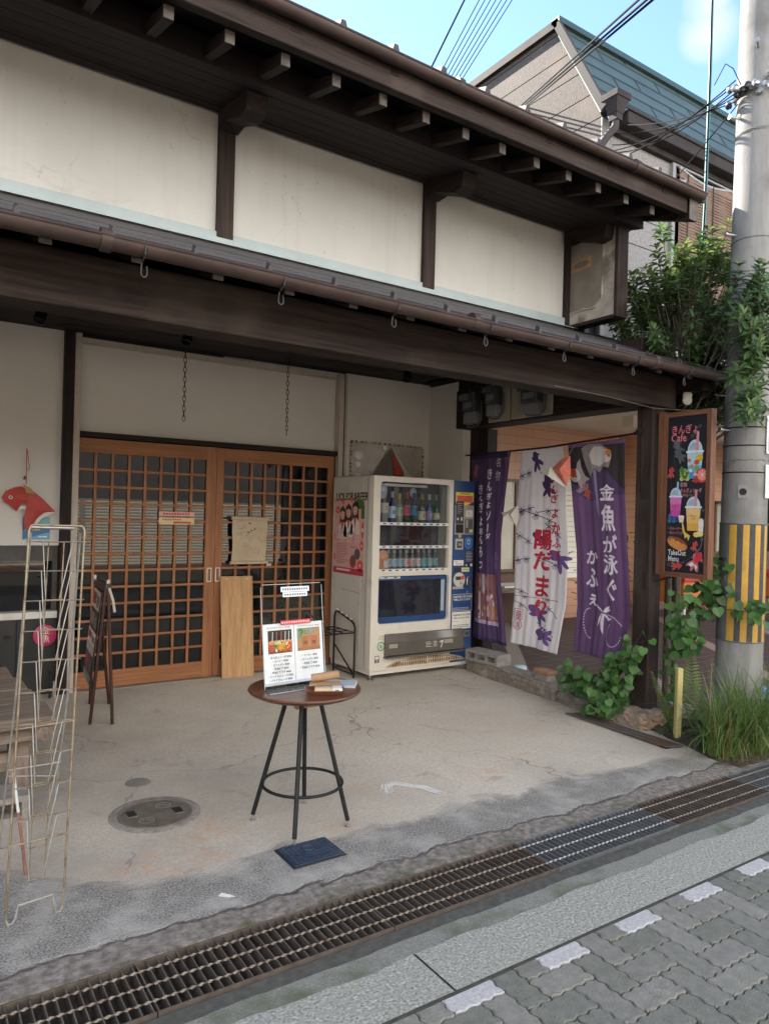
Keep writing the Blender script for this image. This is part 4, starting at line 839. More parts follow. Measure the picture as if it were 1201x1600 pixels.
def fillet(cx, cz, sx, sz, r=0.035, m=VW, y0=yf + 0.0005, d=0.05):
    pts = [(cx, y0, cz)] + [(cx + sx * (r - r * math.sin(a)), y0, cz + sz * (r - r * math.cos(a))) for a in [math.pi / 2 * i / 6 for i in range(7)]]
    if sx * sz < 0: pts = [pts[0]] + pts[1:][::-1]
    b.prism(pts, (0, d, 0), m)
for cx, sx in ((ux0, 1), (ux1, -1)):
    for cz, sz in ((uz0, 1), (uz1, -1)): fillet(cx, cz, sx, sz)
for cx, sx in ((lx0, 1), (lx1, -1)):
    for cz, sz in ((lz0, 1), (lz1, -1)): fillet(cx, cz, sx, sz)
b.build('front_panel', VM)
b = MB(); b.box(xs_ + 0.002, yf - 0.004, zb + 0.01, x1, yf + 0.058, zt - 0.004, VB); b.box(xs_, yf + 0.0585, zb, x1, ym - .001, zt - 0.003, VB); b.box(x1 + 0.0005, yf + 0.06, zb + .02, x1 + 0.004, ym + 0.1, zt - .01, VB); b.build('control_panel', VM, bev=0.006)
# display recess
b = MB(); b.box(ux0 - 0.02, ym - 0.016, uz0 - 0.02, ux1 + 0.02, ym - 0.002, uz1 + 0.02, VIN); b.box(ux0 - 0.02, yf + 0.06, uz0 - 0.02, ux0 - 0.01, ym - 0.017, uz1 + 0.02, VLT); b.box(ux1 - 0.0, yf + 0.06, uz0 - 0.02, ux1 + 0.012, ym - 0.017, uz1 + 0.02, mat('recess_grey', (0.35, 0.36, 0.36), rough=0.4))
b.box(ux0 - 0.02, yf + 0.06, uz1, ux1 + 0.02, ym - 0.017, uz1 + 0.012, VLT); b.box(ux0, yf + 0.075, uz1 - 0.035, ux0 + 0.56, yf + 0.09, uz1 - 0.012, VLT)
b.box(ux0 + 0.22, ym - 0.021, 1.165, ux1 - 0.08, ym - 0.0165, 1.34, BLACK); dr = b.build('display_recess', VM)
for z in (1.352, 1.148, 0.942):
    b = MB(); b.box(ux0 - 0.005, yf + 0.004, z, ux1 + 0.002, yf + 0.03, z + 0.024, VLT); b.box(ux0 - 0.005, yf + 0.03, z, ux1, ym - 0.018, z + 0.006, VLT)
    for i in range(10): xx = ux0 + 0.03 + i * 0.073; b.box(xx, yf + 0.0025, z + 0.007, xx + 0.036, yf + 0.0039, z + 0.018, BLACK); b.box(xx - 0.004, yf + 0.0032, z + 0.004, xx + 0.04, yf + 0.0039, z + 0.021, mat('button_white', (0.75, 0.74, 0.70), rough=0.3))
    b.build('shelf', VM)
b = MB(); b.box(ux0 - 0.004, yf + 0.0345, uz0 + 0.005, ux1 + 0.004, yf + 0.0375, uz1 - 0.001, CLEAR); b.build('display_glass', VM)
b = MB(); b.box(lx0 - 0.004, yf + 0.034, lz0 - 0.004, lx1 + 0.004, yf + 0.05, lz1 + 0.004, VB); b.box(lx0 + 0.03, yf + 0.0325, lz0 + 0.055, lx1 - 0.07, yf + 0.0338, lz1 - 0.04, mat('black_window_glass', (0.014, 0.016, 0.022), rough=0.06, spec=0.6)); b.box(lx1 - 0.066, yf + 0.0322, lz0 + 0.08, lx1 - 0.028, yf + 0.0339, lz1 - 0.05, mat('pale_strip', (0.32, 0.36, 0.37), rough=0.3)); b.box(lx0 + 0.035, yf + 0.03, lz1 - 0.026, lx0 + 0.25, yf + 0.0335, lz1 - 0.008, VLT)
for q in (0.075, 0.18): b.box(lx0 + q, yf + 0.0285, lz1 - 0.021, lx0 + q + 0.035, yf + 0.0299, lz1 - 0.013, BLACK)
b.build('lower_window', VM)
b = MB(); SMK = mat('smoked_flap', (0.085, 0.075, 0.062), (0.115, 0.102, 0.085), ns=3, rough=0.18, spec=0.6)
b.prism([(3.525, yf - 0.001, 0.40), (3.525, yf - 0.02, 0.395), (3.525, yf - 0.04, 0.33), (3.525, yf - 0.045, 0.215), (3.525, yf - 0.001, 0.205)], (0.87, 0, 0), SMK); fl = b.build('dispensing_flap', VM, bev=0.003)
b = MB(); b.box(3.52, yf - 0.052, 0.192, 4.40, yf - 0.001, 0.204, mat('flap_edge', (0.12, 0.11, 0.095), rough=0.3))
for xx, w in ((3.55, 0.09), (4.16, 0.10)): b.prism([(xx, yf - 0.0445, 0.28), (xx + w, yf - 0.0445, 0.28), (xx + w, yf - 0.0425, 0.315), (xx, yf - 0.0425, 0.315)], (0, -0.002, 0), mat('flap_pale_patch', (0.30, 0.26, 0.20), rough=0.3))
b.build('flap_trim', fl)
fd = Flat((3.95, yf - 0.0445, 0.235), (1, 0, 0), (0, 0.04, 1)); wm = flat('c8c4b8')
for j in range(4): fd.line([(0.0, 0.07 - j * 0.014), (0.05 + 0.02 * (j % 2), 0.07 - j * 0.014)], 0.004, wm, 3); fd.line([(0.085, 0.07 - j * 0.014), (0.125, 0.07 - j * 0.014)], 0.005, wm, 3)
fd.poly([(0.16, 0.07), (0.20, 0.078), (0.195, 0.055), (0.175, 0.01), (0.165, 0.012), (0.185, 0.055), (0.16, 0.055)], wm, 3); fd.build('flap_notice', fl)
# rusty grille in a low arch
b = MB(); GR = mat('rust_grille', (0.36, 0.24, 0.14), (0.52, 0.41, 0.28), ns=16, rough=0.7, c3=(0.22, 0.10, 0.05), s3=11)
n = 24; top = []
for i in range(n + 1): t = i / n; top.append((3.545 + 0.90 * t, 0.105 + 0.078 * math.sin(math.pi * t) ** 0.6))
b.prism([(3.545, yf - 0.006, 0.104)] + [(x, yf - 0.006, z) for x, z in top][::1] + [(4.445, yf - 0.006, 0.104)], (0, 0.005, 0), GR)
for i in range(42):
    t = (i + 0.8) / 43; x = 3.545 + 0.90 * t; zz = 0.105 + 0.078 * math.sin(math.pi * t) ** 0.6 - 0.008
    if zz > 0.118 and i != 21: b.box(x - 0.0042, yf - 0.0072, 0.112, x + 0.0042, yf - 0.0061, zz if zz < 0.15 else 0.138, BLACK)
    if zz > 0.152 and i != 21: b.box(x - 0.0042, yf - 0.0072, 0.146, x + 0.0042, yf - 0.0061, zz, BLACK)
b.build('grille', VM)
b = MB(); b.box(x0 + 0.01, yf + 0.012, 0.048, x1 - 0.005, yb_ - 0.02, 0.082, VW); b.build('base', VM, bev=0.004)
for xx, yy in ((3.42, 5.27), (4.47, 5.27), (3.42, 5.86), (4.47, 5.86)):
    b = MB(); b.lathe([(0.033, 0), (0.033, 0.006), (0.016, 0.018), (0.009, 0.02), (0.009, 0.05)], (xx, yy, 0.0), STEEL, 16); b.build('foot', VM, smooth=40)
# signs and fittings of the blue panel
F0 = lambda x, z: Flat((x, yf - 0.0042, z), (1, 0, 0), (0, 0, 1))
cw = flat('e6e2d6'); ck = flat('1b1b1e'); cy = flat('e8cf3a'); cr = flat('d9605a'); cgold = flat('c9a646')
f = F0(4.285, 1.555); f.poly([(0, 0.01), (0, 0.115), (0.215, 0.115), (0.215, 0.03), (0.105, -0.02), (0.1, 0.01)], cy, 1); f.rect(0.012, 0.022, 0.205, 0.085, cr, 2); f.line([(0.05, 0.102), (0.17, 0.102)], 0.008, flat('7a6a20'), 2)
for j in range(3): f.line([(0.02, 0.038 + j * 0.018), (0.19, 0.038 + j * 0.018)], 0.004, flat('a8443f'), 3)
f.build('warning_sticker', VM)
b = MB(); b.box(4.277, yf - 0.012, 1.275, 4.502, yf - 0.0045, 1.55, mat('panel_frame_grey', (0.30, 0.28, 0.25), rough=0.35)); bs_ = b.build('bill_unit', VM, bev=0.006)
b = MB(); b.box(4.285, yf - 0.016, 1.375, 4.375, yf - 0.0125, 1.585, mat('black_notice', (0.022, 0.022, 0.026), rough=0.3)); b.box(4.288, yf - 0.014, 1.29, 4.378, yf - 0.0125, 1.37, BLACK); b.box(4.395, yf - 0.014, 1.285, 4.49, yf - 0.0125, 1.42, mat('bill_slot_bronze', (0.09, 0.08, 0.065), rough=0.3)); b.box(4.405, yf - 0.019, 1.34, 4.43, yf - 0.0142, 1.415, STEEL); b.box(4.45, yf - 0.0165, 1.295, 4.487, yf - 0.0142, 1.325, mat('pale_yellow', (0.5, 0.45, 0.28))); b.build('bill_slot', bs_)
f = Flat((4.285, yf - 0.0162, 1.375), (1, 0, 0), (0, 0, 1)); gw = flat('b9b8b4')
for j in range(6): f.line([(0.012, 0.19 - j * 0.018), (0.075 - 0.01 * (j % 3), 0.19 - j * 0.018)], 0.004, gw, 1)
f.ell(0.02, 0.045, 0.013, 0.013, gw, 1); f.rect(0.055, 0.03, 0.078, 0.062, gw, 1)
f.build('notice_print', bs_)
f = Flat((4.39, yf - 0.0125, 1.43), (1, 0, 0), (0, 0, 1)); f.rect(0.01, 0.01, 0.1, 0.075, flat('d8d2c6'), 1); f.line([(0.02, 0.095), (0.095, 0.095)], 0.007, flat('c8605a'), 1); f.rect(0.035, 0.02, 0.075, 0.065, cw, 2); f.line([(0.06, 0.05), (0.045, 0.05), (0.045, 0.032), (0.062, 0.032)], 0.005, ck, 3); f.build('bill_guide', bs_)
b = MB(); b.box(4.29, yf - 0.012, 1.135, 4.38, yf - 0.0045, 1.235, mat('coin_plate', (0.42, 0.40, 0.36), rough=0.35)); b.box(4.305, yf - 0.0135, 1.148, 4.367, yf - 0.0121, 1.212, mat('coin_dark', (0.07, 0.05, 0.04), rough=0.3)); b.lathe([(0.014, 0), (0.012, 0.008)], (4.336, yf - 0.0136, 1.182), STEEL, 14, axis=(0, -1, 0)); b.box(4.325, yf - 0.01, 1.245, 4.36, yf - 0.0046, 1.285, mat('brass', (0.5, 0.36, 0.12), metal=0.7, rough=0.35)); b.build('coin_slot', VM, bev=0.002)
f = F0(4.452, 1.195); pts = [(0, -0.06), (0.04, -0.03), (0.046, 0.035), (0.02, 0.05), (0, 0.058), (-0.02, 0.05), (-0.046, 0.035), (-0.04, -0.03)]
f.poly(pts, flat('5b8cc0'), 1); f.poly([(x * 0.8, y * 0.8) for x, y in pts], flat('2458a0'), 2); f.poly([(x * 0.45, y * 0.5 + 0.008) for x, y in pts], flat('a8c4e0'), 3); f.poly([(x * 0.25, y * 0.25 + 0.008) for x, y in pts], flat('2458a0'), 4); f.build('shield_sticker', VM)
f = F0(4.40, 0.965); f.rect(0.015, 0.0, 0.115, 0.16, flat('1d2742'), 1)
for j in range(7): f.line([(0.025, 0.145 - j * 0.014), (0.095 + 0.008 * (j % 2), 0.145 - j * 0.014)], 0.004, gw, 2)
f.ell(0.032, 0.022, 0.011, 0.011, gw, 2); f.rect(0.08, 0.01, 0.103, 0.036, cw, 2); f.build('black_sticker', VM)
f = F0(4.277, 0.985); f.rect(0, 0, 0.12, 0.05, cw, 1); f.line([(0.012, 0.034), (0.05, 0.034)], 0.006, flat('706a5c'), 2)
for q in (0.03, 0.055, 0.08): f.rect(q, 0.01, q + 0.014, 0.02, flat('706a5c'), 2)
f.build('white_sticker', VM)
f = F0(4.285, 0.925); f.rect(0, 0, 0.09, 0.038, flat('23232a'), 1); f.rect(0.09, 0.0, 0.185, 0.04, flat('cfcf9a'), 1); f.line([(0.1, 0.02), (0.17, 0.02)], 0.006, flat('8a8a60'), 2); f.build('lock_sticker', VM)
b = MB(); b.lathe([(0.068, 0), (0.068, 0.006), (0.06, 0.01)], (4.348, yf - 0.0045, 0.852), mat('dial_cream', (0.52, 0.49, 0.43), (0.45, 0.42, 0.37), ns=8, rough=0.4), 28, axis=(0, -1, 0)); b.box(4.30, yf - 0.024, 0.852, 4.355, yf - 0.0148, 0.885, mat('lever_black', (0.05, 0.045, 0.04), rough=0.3)); b.lathe([(0.02, 0), (0.018, 0.004)], (4.385, yf - 0.015, 0.872), flat('d4584e'), 18, axis=(0, -1, 0)); b.lathe([(0.013, 0), (0.011, 0.004)], (4.365, yf - 0.015, 0.82), STEEL, 14, axis=(0, -1, 0)); b.build('coin_dial', VM, smooth=30)
b = MB(); b.box(4.27, yf - 0.010, 0.765, 4.40, yf - 0.0045, 0.79, mat('grey_plate', (0.30, 0.31, 0.31), rough=0.35)); b.prism([(4.425, yf - 0.0046, 0.80), (4.465, yf - 0.0046, 0.785), (4.475, yf - 0.0046, 0.83), (4.455, yf - 0.0046, 0.89), (4.43, yf - 0.0046, 0.87)], (0, -0.022, 0), mat('chrome_lock', (0.55, 0.55, 0.55), rough=0.15, metal=1)); b.lathe([(0.011, 0), (0.009, 0.006)], (4.45, yf - 0.0045, 0.735), STEEL, 12, axis=(0, -1, 0)); b.build('door_lock', VM, bev=0.003)
f = F0(4.275, 0.56); f.line([(0, 0), (0.235, 0), (0.235, 0.155), (0, 0.155), (0, 0)], 0.004, cw, 1); f.text('未成年者の飲酒は法律', 0.01, 0.124, 0.0228, cw, 2, bold=0.02); f.text('で禁止されています', 0.01, 0.097, 0.0228, cw, 2, bold=0.02)
for j in range(2): f.line([(0.01, 0.028 - j * 0.014), (0.2, 0.028 - j * 0.014)], 0.0065, flat('98a4bc'), 2)
f.build('blue_notice', VM)
f = F0(4.275, 0.392); f.rect(0, 0, 0.225, 0.158, cw, 1); f.text('未成年者の飲酒は法律', 0.012, 0.122, 0.0218, ck, 2, bold=0.025); f.text('で禁止されています。', 0.012, 0.094, 0.0218, ck, 2, bold=0.025)
for j in range(2): f.line([(0.012, 0.035 - j * 0.016), (0.205, 0.035 - j * 0.016)], 0.006, flat('6a6660'), 2)
f.line([(0.012, 0.07), (0.08, 0.07)], 0.004, flat('8a8680'), 2)
f.build('white_notice', VM)
b = MB(); b.box(4.42, yf - 0.012, 0.315, 4.49, yf - 0.0045, 0.375, mat('return_plate', (0.30, 0.29, 0.27), rough=0.3, metal=0.6)); b.box(4.433, yf - 0.0135, 0.325, 4.478, yf - 0.0121, 0.36, mat('return_dark', (0.10, 0.09, 0.08), rough=0.3)); b.build('coin_return', VM, bev=0.002)
f = Flat((3.455, yf, 0.235), (1, 0, 0), (0, 0, 1)); gm = flat('2f8a56'); f.ring(0.04, 0.06, 0.036, 0.009, gm, 1); f.line([(0.022, 0.045), (0.03, 0.072), (0.045, 0.08)], 0.006, gm, 1); f.line([(0.058, 0.07), (0.055, 0.045), (0.035, 0.038)], 0.006, gm, 1); f.rect(0.034, 0.046, 0.046, 0.07, gm, 1)
f.build('recycling_sticker', VM)
f = Flat((3.43, yf, 0.155), (1, 0, 0), (0, 0, 1)); f.rect(0, 0, 0.05, 0.062, flat('6b5f5a'), 1); f.rect(0.005, 0.03, 0.045, 0.056, flat('d8d0c8'), 2); f.rect(0.02, 0.008, 0.03, 0.024, flat('c9bfb6'), 2); f.line([(0.04, 0.225), (0.1, 0.228)], 0.012, flat('b9b2a4'), 1); f.line([(0.03, 0.205), (0.1, 0.208)], 0.010, flat('b9b2a4'), 1); f.build('small_sticker', VM)
# side of the machine: worn lettering and the poster
f = Flat((x0, 5.865, 1.565), (0, -1, 0), (0, 0, 1)); f.text('LIQUOR&BEER', 0, 0, 0.098, flat('1e1c1c'), 1, bold=0.03, sx=0.88)
for q in (0.05, 0.21, 0.29, 0.42): f.line([(q, 0.0), (q + 0.02, 0.075)], 0.0035, VS, 2)
f.build('lettering', VM)
f = Flat((x0, 5.885, 0.9), (0, -1, 0), (0, 0, 1)); PK = flat('d6a39c'); RD = flat('c2413f'); HR = flat('46322b'); SK = flat('dcae98'); GRN = flat('4c6a3a')
f.poly([(0, -0.005), (0.52, -0.005), (0.525, 0.68), (0.0, 0.68)], PK, 1); f.poly([(0, -0.005), (0.52, -0.005), (0.53, 0.0), (0.525, 0.052), (0.0, 0.052)], flat('b73d48'), 2); f.line([(0.06, 0.03), (0.3, 0.03)], 0.018, flat('e4c4c0'), 3)
for cx, cz, s in ((0.15, 0.555, 0.9), (0.255, 0.575, 1.0), (0.37, 0.60, 1.0)):
    f.poly([(cx - 0.058 * s, cz - 0.12), (cx - 0.05 * s, cz + 0.03), (cx, cz + 0.062), (cx + 0.05 * s, cz + 0.03), (cx + 0.06 * s, cz - 0.13), (cx + 0.03, cz - 0.1), (cx - 0.03, cz - 0.1)], HR, 2)
    f.poly([(cx - 0.085, cz - 0.24), (cx - 0.07, cz - 0.13), (cx - 0.02, cz - 0.09), (cx + 0.02, cz - 0.09), (cx + 0.07, cz - 0.13), (cx + 0.085, cz - 0.24)], flat('e2cfc8'), 3); f.poly([(cx - 0.025, cz - 0.09), (cx + 0.025, cz - 0.09), (cx, cz - 0.19)], flat('b8504c'), 4)
    f.ell(cx, cz - 0.022, 0.038, 0.048, SK, 4); f.poly([(cx - 0.035, cz + 0.0), (cx - 0.02, cz + 0.035), (cx + 0.02, cz + 0.035), (cx + 0.035, cz + 0.0), (cx, cz + 0.012)], HR, 5); f.line([(cx - 0.012, cz - 0.045), (cx + 0.012, cz - 0.045)], 0.005, RD, 5)
    for q in (-0.013, 0.013): f.ell(cx + q, cz - 0.018, 0.0045, 0.004, HR, 5, 8)
for cx, cz, r in ((0.06, 0.575, 0.036), (0.15, 0.65, 0.022), (0.5, 0.40, 0.075), (0.49, 0.26, 0.045), (0.47, 0.085, 0.05), (0.02, 0.14, 0.03), (0.015, 0.33, 0.03), (0.3, 0.672, 0.024)):
    f.ell(cx, cz, min(r, 0.52 - cx if cx > 0.3 else r, cx if cx < 0.1 else r), r, flat('d4574a'), 2); f.ell(cx, cz, r * 0.3, r * 0.3, flat('e8b0a0'), 3, 10)
f.ell(0.445, 0.63, 0.07, 0.045, GRN, 2); f.rect(0.47, 0.5, 0.525, 0.62, GRN, 2.5)
rp = random.Random(8)
for k in range(26):
    cx = 0.06 + 0.40 * (k % 9) / 9; cz = 0.30 + 0.035 * (k // 9); f.line([(cx, cz), (cx + 0.028, cz + rp.uniform(-.01, .03)), (cx + 0.02, cz - 0.018)], 0.006, flat('e8d2cc') if k % 3 else RD, 3)
for j in range(13): f.line([(0.05, 0.265 - j * 0.0145), (0.05 + rp.uniform(0.14, 0.24), 0.265 - j * 0.0145)], 0.004, flat('8c5650'), 3)
f.ell(0.42, 0.185, 0.05, 0.05, flat('585a5c'), 3); f.ell(0.35, 0.115, 0.055, 0.06, flat('9c4038'), 3.5); f.ell(0.35, 0.13, 0.035, 0.03, flat('625a56'), 4); f.rect(0.30, 0.235, 0.40, 0.25, flat('b8807a'), 3)
f.build('poster', VM)
b = MB(); rs_ = random.Random(4)
for (ya, za, yb2, zb2) in ((5.9, 0.80, 5.86, 0.76), (5.72, 0.75, 5.4, 0.74), (5.34, 0.79, 5.335, 0.83), (5.885, 0.86, 5.87, 0.83), (5.36, 0.86, 5.38, 0.84)):
    b.tube([(x0, ya, za), (x0, (ya + yb2) / 2 + .01, (za + zb2) / 2 + .004), (x0, yb2, zb2)], 0.0022, mat('dark_scratch', (0.12, 0.10, 0.085)), 4)
b.box(x0 - 0.001, 5.31, 0.10, x0, 5.318, 1.76, mat('seam_shadow', (0.20, 0.18, 0.155))); b.build('scratches', VM)

# sample bottles behind the glass
def bottle(loc, h, r, neck, mglass, mlabel, mcap, label, group, lz0=0.18, lz1=0.5, accent=None, nh=0.3):
    t = thing('bottle', label, 'bottle', loc, group); x, y, z = loc
    b = MB(); b.lathe([(r * 0.92, 0), (r, 0.006), (r, h * (1 - nh - 0.16)), (r * 0.86, h * (1 - nh - 0.08)), (neck * 1.15, h * (1 - nh)), (neck, h * (1 - nh + 0.06)), (neck, h * 0.97)], (x, y, z), mglass, 18); b.build('glass', t, smooth=50)
    b = MB(); b.lathe([(r + 0.0008, lz0 * h), (r + 0.0008, lz1 * h)], (x, y, z), mlabel, 18); lb = b.build('label', t, smooth=50)
    b = MB(); b.lathe([(neck * 1.18, h * (0.80 if nh > 0.3 else 0.9)), (neck * 1.2, h * 0.985), (neck * 0.9, h)], (x, y, z), mcap, 14); b.build('cap', t, smooth=50)
    if accent:
        b = MB(); lo, hi = lz0 * h, lz1 * h; m_ = (lo + hi) / 2
        if accent[1] == 'disc': b.lathe([(r * 0.62, 0.0), (r * 0.6, 0.0012)], (x, y - r * 0.98, z + m_), accent[0], 16, axis=(0, -1, 0))
        else:
            for k in range(3): b.box(x - r * 0.28, y - r - 0.0022, z + m_ - 0.02 + k * 0.015, x + r * (0.1 + 0.1 * k), y - r - 0.0009, z + m_ - 0.011 + k * 0.015, accent[0])
        b.build('label_print', t)
def gl(n, c, r=0.08): return mat('bottle_' + n, c, rough=r, spec=0.6)
WL = flat('d9d7cf'); 
zs = 1.3765; yy = 5.302
specs = [('clear_a', (0.30, 0.32, 0.31), flat('d6d6ce'), flat('b9a47c'), 0.275, 0.036, 0.013, 'tall clear spirit bottle with a blank pale label on the upper machine shelf', (flat('9a9a90'), 'b'), 0.30, 0.62),
 ('cobalt', (0.010, 0.028, 0.16), flat('b9d2e6'), flat('c6c6c6'), 0.275, 0.033, 0.012, 'cobalt blue sake bottle with a round blue and white label', (flat('3a8cc8'), 'disc'), 0.14, 0.52),
 ('frost', (0.26, 0.30, 0.25), flat('a9c0ac'), flat('b7b43c'), 0.26, 0.033, 0.012, 'frosted bottle with a yellow green cap and pale green label', (flat('4c5a48'), 'b'), 0.22, 0.52),
 ('green_dark', (0.016, 0.05, 0.022), flat('cf5f78'), flat('c43a3a'), 0.27, 0.034, 0.013, 'dark green bottle with a red cap and pink label', (ck, 'b'), 0.24, 0.58),
 ('green_dark', (0.016, 0.05, 0.022), flat('2f86bd'), flat('27539c'), 0.27, 0.034, 0.013, 'dark green bottle with a blue cap and bright blue label', (ck, 'b'), 0.24, 0.58),
 ('olive', (0.035, 0.045, 0.020), flat('d8d4c2'), flat('a08a5e'), 0.265, 0.034, 0.014, 'olive bottle with a gold cap and cream label', (ck, 'b'), 0.10, 0.40),
 ('blue_mid', (0.03, 0.09, 0.22), flat('8a86b4'), flat('c0c4cc'), 0.265, 0.034, 0.012, 'mid blue bottle with a silver cap and lilac label', (flat('e0e0ea'), 'b'), 0.10, 0.42),
 ('emerald', (0.02, 0.14, 0.05), flat('b9c9a0'), flat('8a9a8a'), 0.262, 0.034, 0.012, 'emerald green bottle with a pale round crest on the upper machine shelf', (flat('e0e4d6'), 'disc'), 0.12, 0.36)]
for i, (gn, gc, lm, cm, h, r, nk, lab, acc, a0, a1) in enumerate(specs):
    xx = 3.548 + i * 0.0805 + (0.012 if i > 4 else 0)
    bottle((xx, yy, zs), h, r, nk, gl(gn, gc), lm, cm, lab, 'sample bottles on the upper shelf of the vending machine', a0, a1, acc, 0.34)
zs = 0.9665
cols = [('pale blue', 'b6d2d8'), ('sky blue', 'a8cfe0'), ('sky blue', 'a8cfe0'), ('pale pink', 'dcbfc0'), ('pale pink', 'dcbfc0'), ('white', 'd8d8d4'), ('turquoise', '7fc4cc'), ('turquoise', '7fc4cc'), ('mint', '9acfc4')]
ordn = ['first', 'second', 'third', 'fourth', 'fifth', 'sixth', 'seventh', 'eighth', 'ninth']
for i, (cn, hx) in enumerate(cols):
    xx = 3.60 + i * 0.0655
    bottle((xx, yy, zs), 0.172, 0.0265, 0.0115, gl('ramune', (0.20, 0.225, 0.23)), flat(hx), flat('a9b4b8'), 'small clear bottle with %s label, %s from the left on the lower machine shelf' % (cn, ordn[i]), 'small bottles on the lower shelf of the vending machine', 0.10, 0.50, (flat('c86a70') if i % 2 else flat('4c7a9a'), 'b'), 0.42)
t = thing('peach_card', 'peach coloured promotional card at the start of the lower machine shelf', 'card', (3.49, 5.27, 0.967))
f = Flat((3.462, 5.268, 0.968), (1, 0, 0), (0, 0, 1)); f.poly([(0, 0), (0.12, 0), (0.115, 0.06), (0.09, 0.1), (0.105, 0.15), (0.06, 0.168), (0.0, 0.13)], flat('dca070'), 1); f.ell(0.06, 0.125, 0.045, 0.04, flat('e6b48c'), 2); f.rect(0.045, 0.01, 0.068, 0.09, flat('d4866a'), 2); f.rect(0.07, 0.012, 0.112, 0.07, flat('d0dee2'), 2); f.build('print', t)
b = MB(); b.box(3.462, 5.2685, 0.968, 3.577, 5.2705, 1.1, flat('dca070')); b.build('card_back', t)
f = Flat((3.46, 5.268, 1.60), (1, 0, 0), (0, 0, 1)); f.ell(0.045, 0.05, 0.045, 0.07, flat('a9c4d6'), 1); f.ell(0.045, 0.065, 0.02, 0.02, flat('dfe8ee'), 2); tag(f.build('round_tag'), 'pale blue round tag behind the first upper bottle in the machine', 'tag')
f = Flat((3.87, 5.375, 1.62), (1, 0, 0), (0, 0, 1)); f.ell(0.04, 0.03, 0.04, 0.045, flat('a9cce0'), 1); f.ell(0.04, 0.03, 0.02, 0.022, flat('dfe8ee'), 2); tag(f.build('round_tag'), 'pale blue round tag behind the blue capped bottle in the machine', 'tag')

# ------------------------------------------------------------------ round table and what stands on it
TX, TY, TH = 1.578, 2.99, 0.632
T = thing('bar_table', 'round brown table on four black legs with a ring, on the porch concrete', 'table', (TX, TY, 0))
b = MB(); b.lathe([(0.0, 0), (0.232, 0), (0.256, 0.012), (0.262, 0.02), (0.259, 0.026), (0.0, 0.026)], (TX + 0.004, TY, TH - 0.026), TOPW[0], 64); b.build('tabletop', T, smooth=35)
feet = [(1.40, 3.13), (1.45, 2.80), (1.748, 2.85), (1.70, 3.19)]
for fx, fy in feet:
    tx = TX + (fx - TX) * 0.32; ty = TY + (fy - TY) * 0.32
    b = MB(); b.tube([(fx, fy, 0.03), (tx, ty, TH - 0.027)], 0.0105, BLKP, 12); lg = b.build('leg', T, smooth=50)
    b = MB(); b.lathe([(0.012, 0), (0.013, 0.006), (0.006, 0.012), (0.005, 0.03)], (fx, fy, 0.0), STEEL, 12); b.build('glide', lg, smooth=40)
b = MB(); b.tube([(TX + 0.006 + 0.185 * math.cos(2 * math.pi * i / 48), TY + 0.003 + 0.185 * math.sin(2 * math.pi * i / 48), 0.19) for i in range(48)], 0.0075, BLKP, 8, closed=True); b.build('foot_ring', T, smooth=60)
b = MB(); b.prism([(TX - 0.05, TY - 0.03, TH - 0.09), (TX + 0.06, TY - 0.02, TH - 0.09), (TX + 0.06, TY - 0.02, TH - 0.027), (TX - 0.05, TY - 0.03, TH - 0.027)], (0, 0.03, 0), PALE[0]); b.build('under_block', T)
# acrylic menu stand (slightly leaning back)
A = thing('menu_stand', 'clear acrylic stand holding a two page takeout menu on the round table', 'menu stand', (1.56, 3.0, TH))
p0 = Vector((1.398, 3.035, TH + 0.0012)); U = Vector((0.338, 0.03, 0)).normalized(); V = Vector((-0.03, 0.10, 1.0)).normalized(); Nn = U.cross(V)
ACR = glassmat('acrylic', (0.97, 0.98, 0.98), 0.03, 0.97, 1.16)
b = MB()
def slab(x0, y0, x1, y1, d0, d1, m):
    ps = [p0 + U * x + V * y + Nn * d0 for x, y in ((x0, y0), (x1, y0), (x1, y1), (x0, y1))]; b.prism(ps, Nn * (d1 - d0), m)
slab(0, 0, 0.335, 0.475, 0.003, 0.006, ACR); slab(0, 0, 0.335, 0.30, -0.006, -0.003, ACR); b.prism([p0 + U * x + Vector((0, d, 0)) for x, d in ((-0.02, -0.10), (0.33, -0.10), (0.335, 0.03), (0.0, 0.03))], (0, 0, 0.003), ACR)
b.build('acrylic_sheet', A)
b = MB(); EDG = mat('acrylic_edge', (0.55, 0.6, 0.6), rough=0.1)
for x, y0, x1_, y1 in ((0, 0, 0, 0.465), (0.335, 0, 0.335, 0.465), (0.008, 0.475, 0.327, 0.475)): b.tube([p0 + U * x + V * y0 + Nn * 0.0045, p0 + U * x1_ + V * y1 + Nn * 0.0045], 0.0014, EDG, 5)
b.tube([p0 + U * x + Vector((0, d, 0.0015)) for x, d in ((-0.02, -0.10), (0.33, -0.10))], 0.0016, EDG, 5); b.build('sheet_edge', A)
f = Flat(p0 - Nn * 0.0028, U, V); WP = flat('f2f4f8'); f.rect(0.006, 0.022, 0.171, 0.292, WP, 1); f.rect(0.173, 0.022, 0.331, 0.290, WP, 1); f.rect(0.006, 0.01, 0.33, 0.024, flat('c9cfd8'), 0.5)
f.build('menu_page', A)
f = Flat(p0 - Nn * 0.0028, U, V)
f.text('テイクアウトメニュー(Cold)', 0.088, 0.270, 0.0098, ck, 2, 'CENTER', 0.02); f.text('テイクアウトメニュー(Hot)', 0.254, 0.268, 0.0098, ck, 2, 'CENTER', 0.02)
for i, s in enumerate(('・きんぎょソーダ ¥500', '・コーヒー ¥500', '・カフェオレ ¥500', '・宇治抹茶 ¥550', '・宇治抹茶ラテ ¥600', '・ミックスジュース ¥500', '・バナナジュース ¥500')): f.text(s, 0.09, 0.132 - i * 0.0172, 0.0128, ck, 2, 'CENTER', 0.025, sx=0.95)
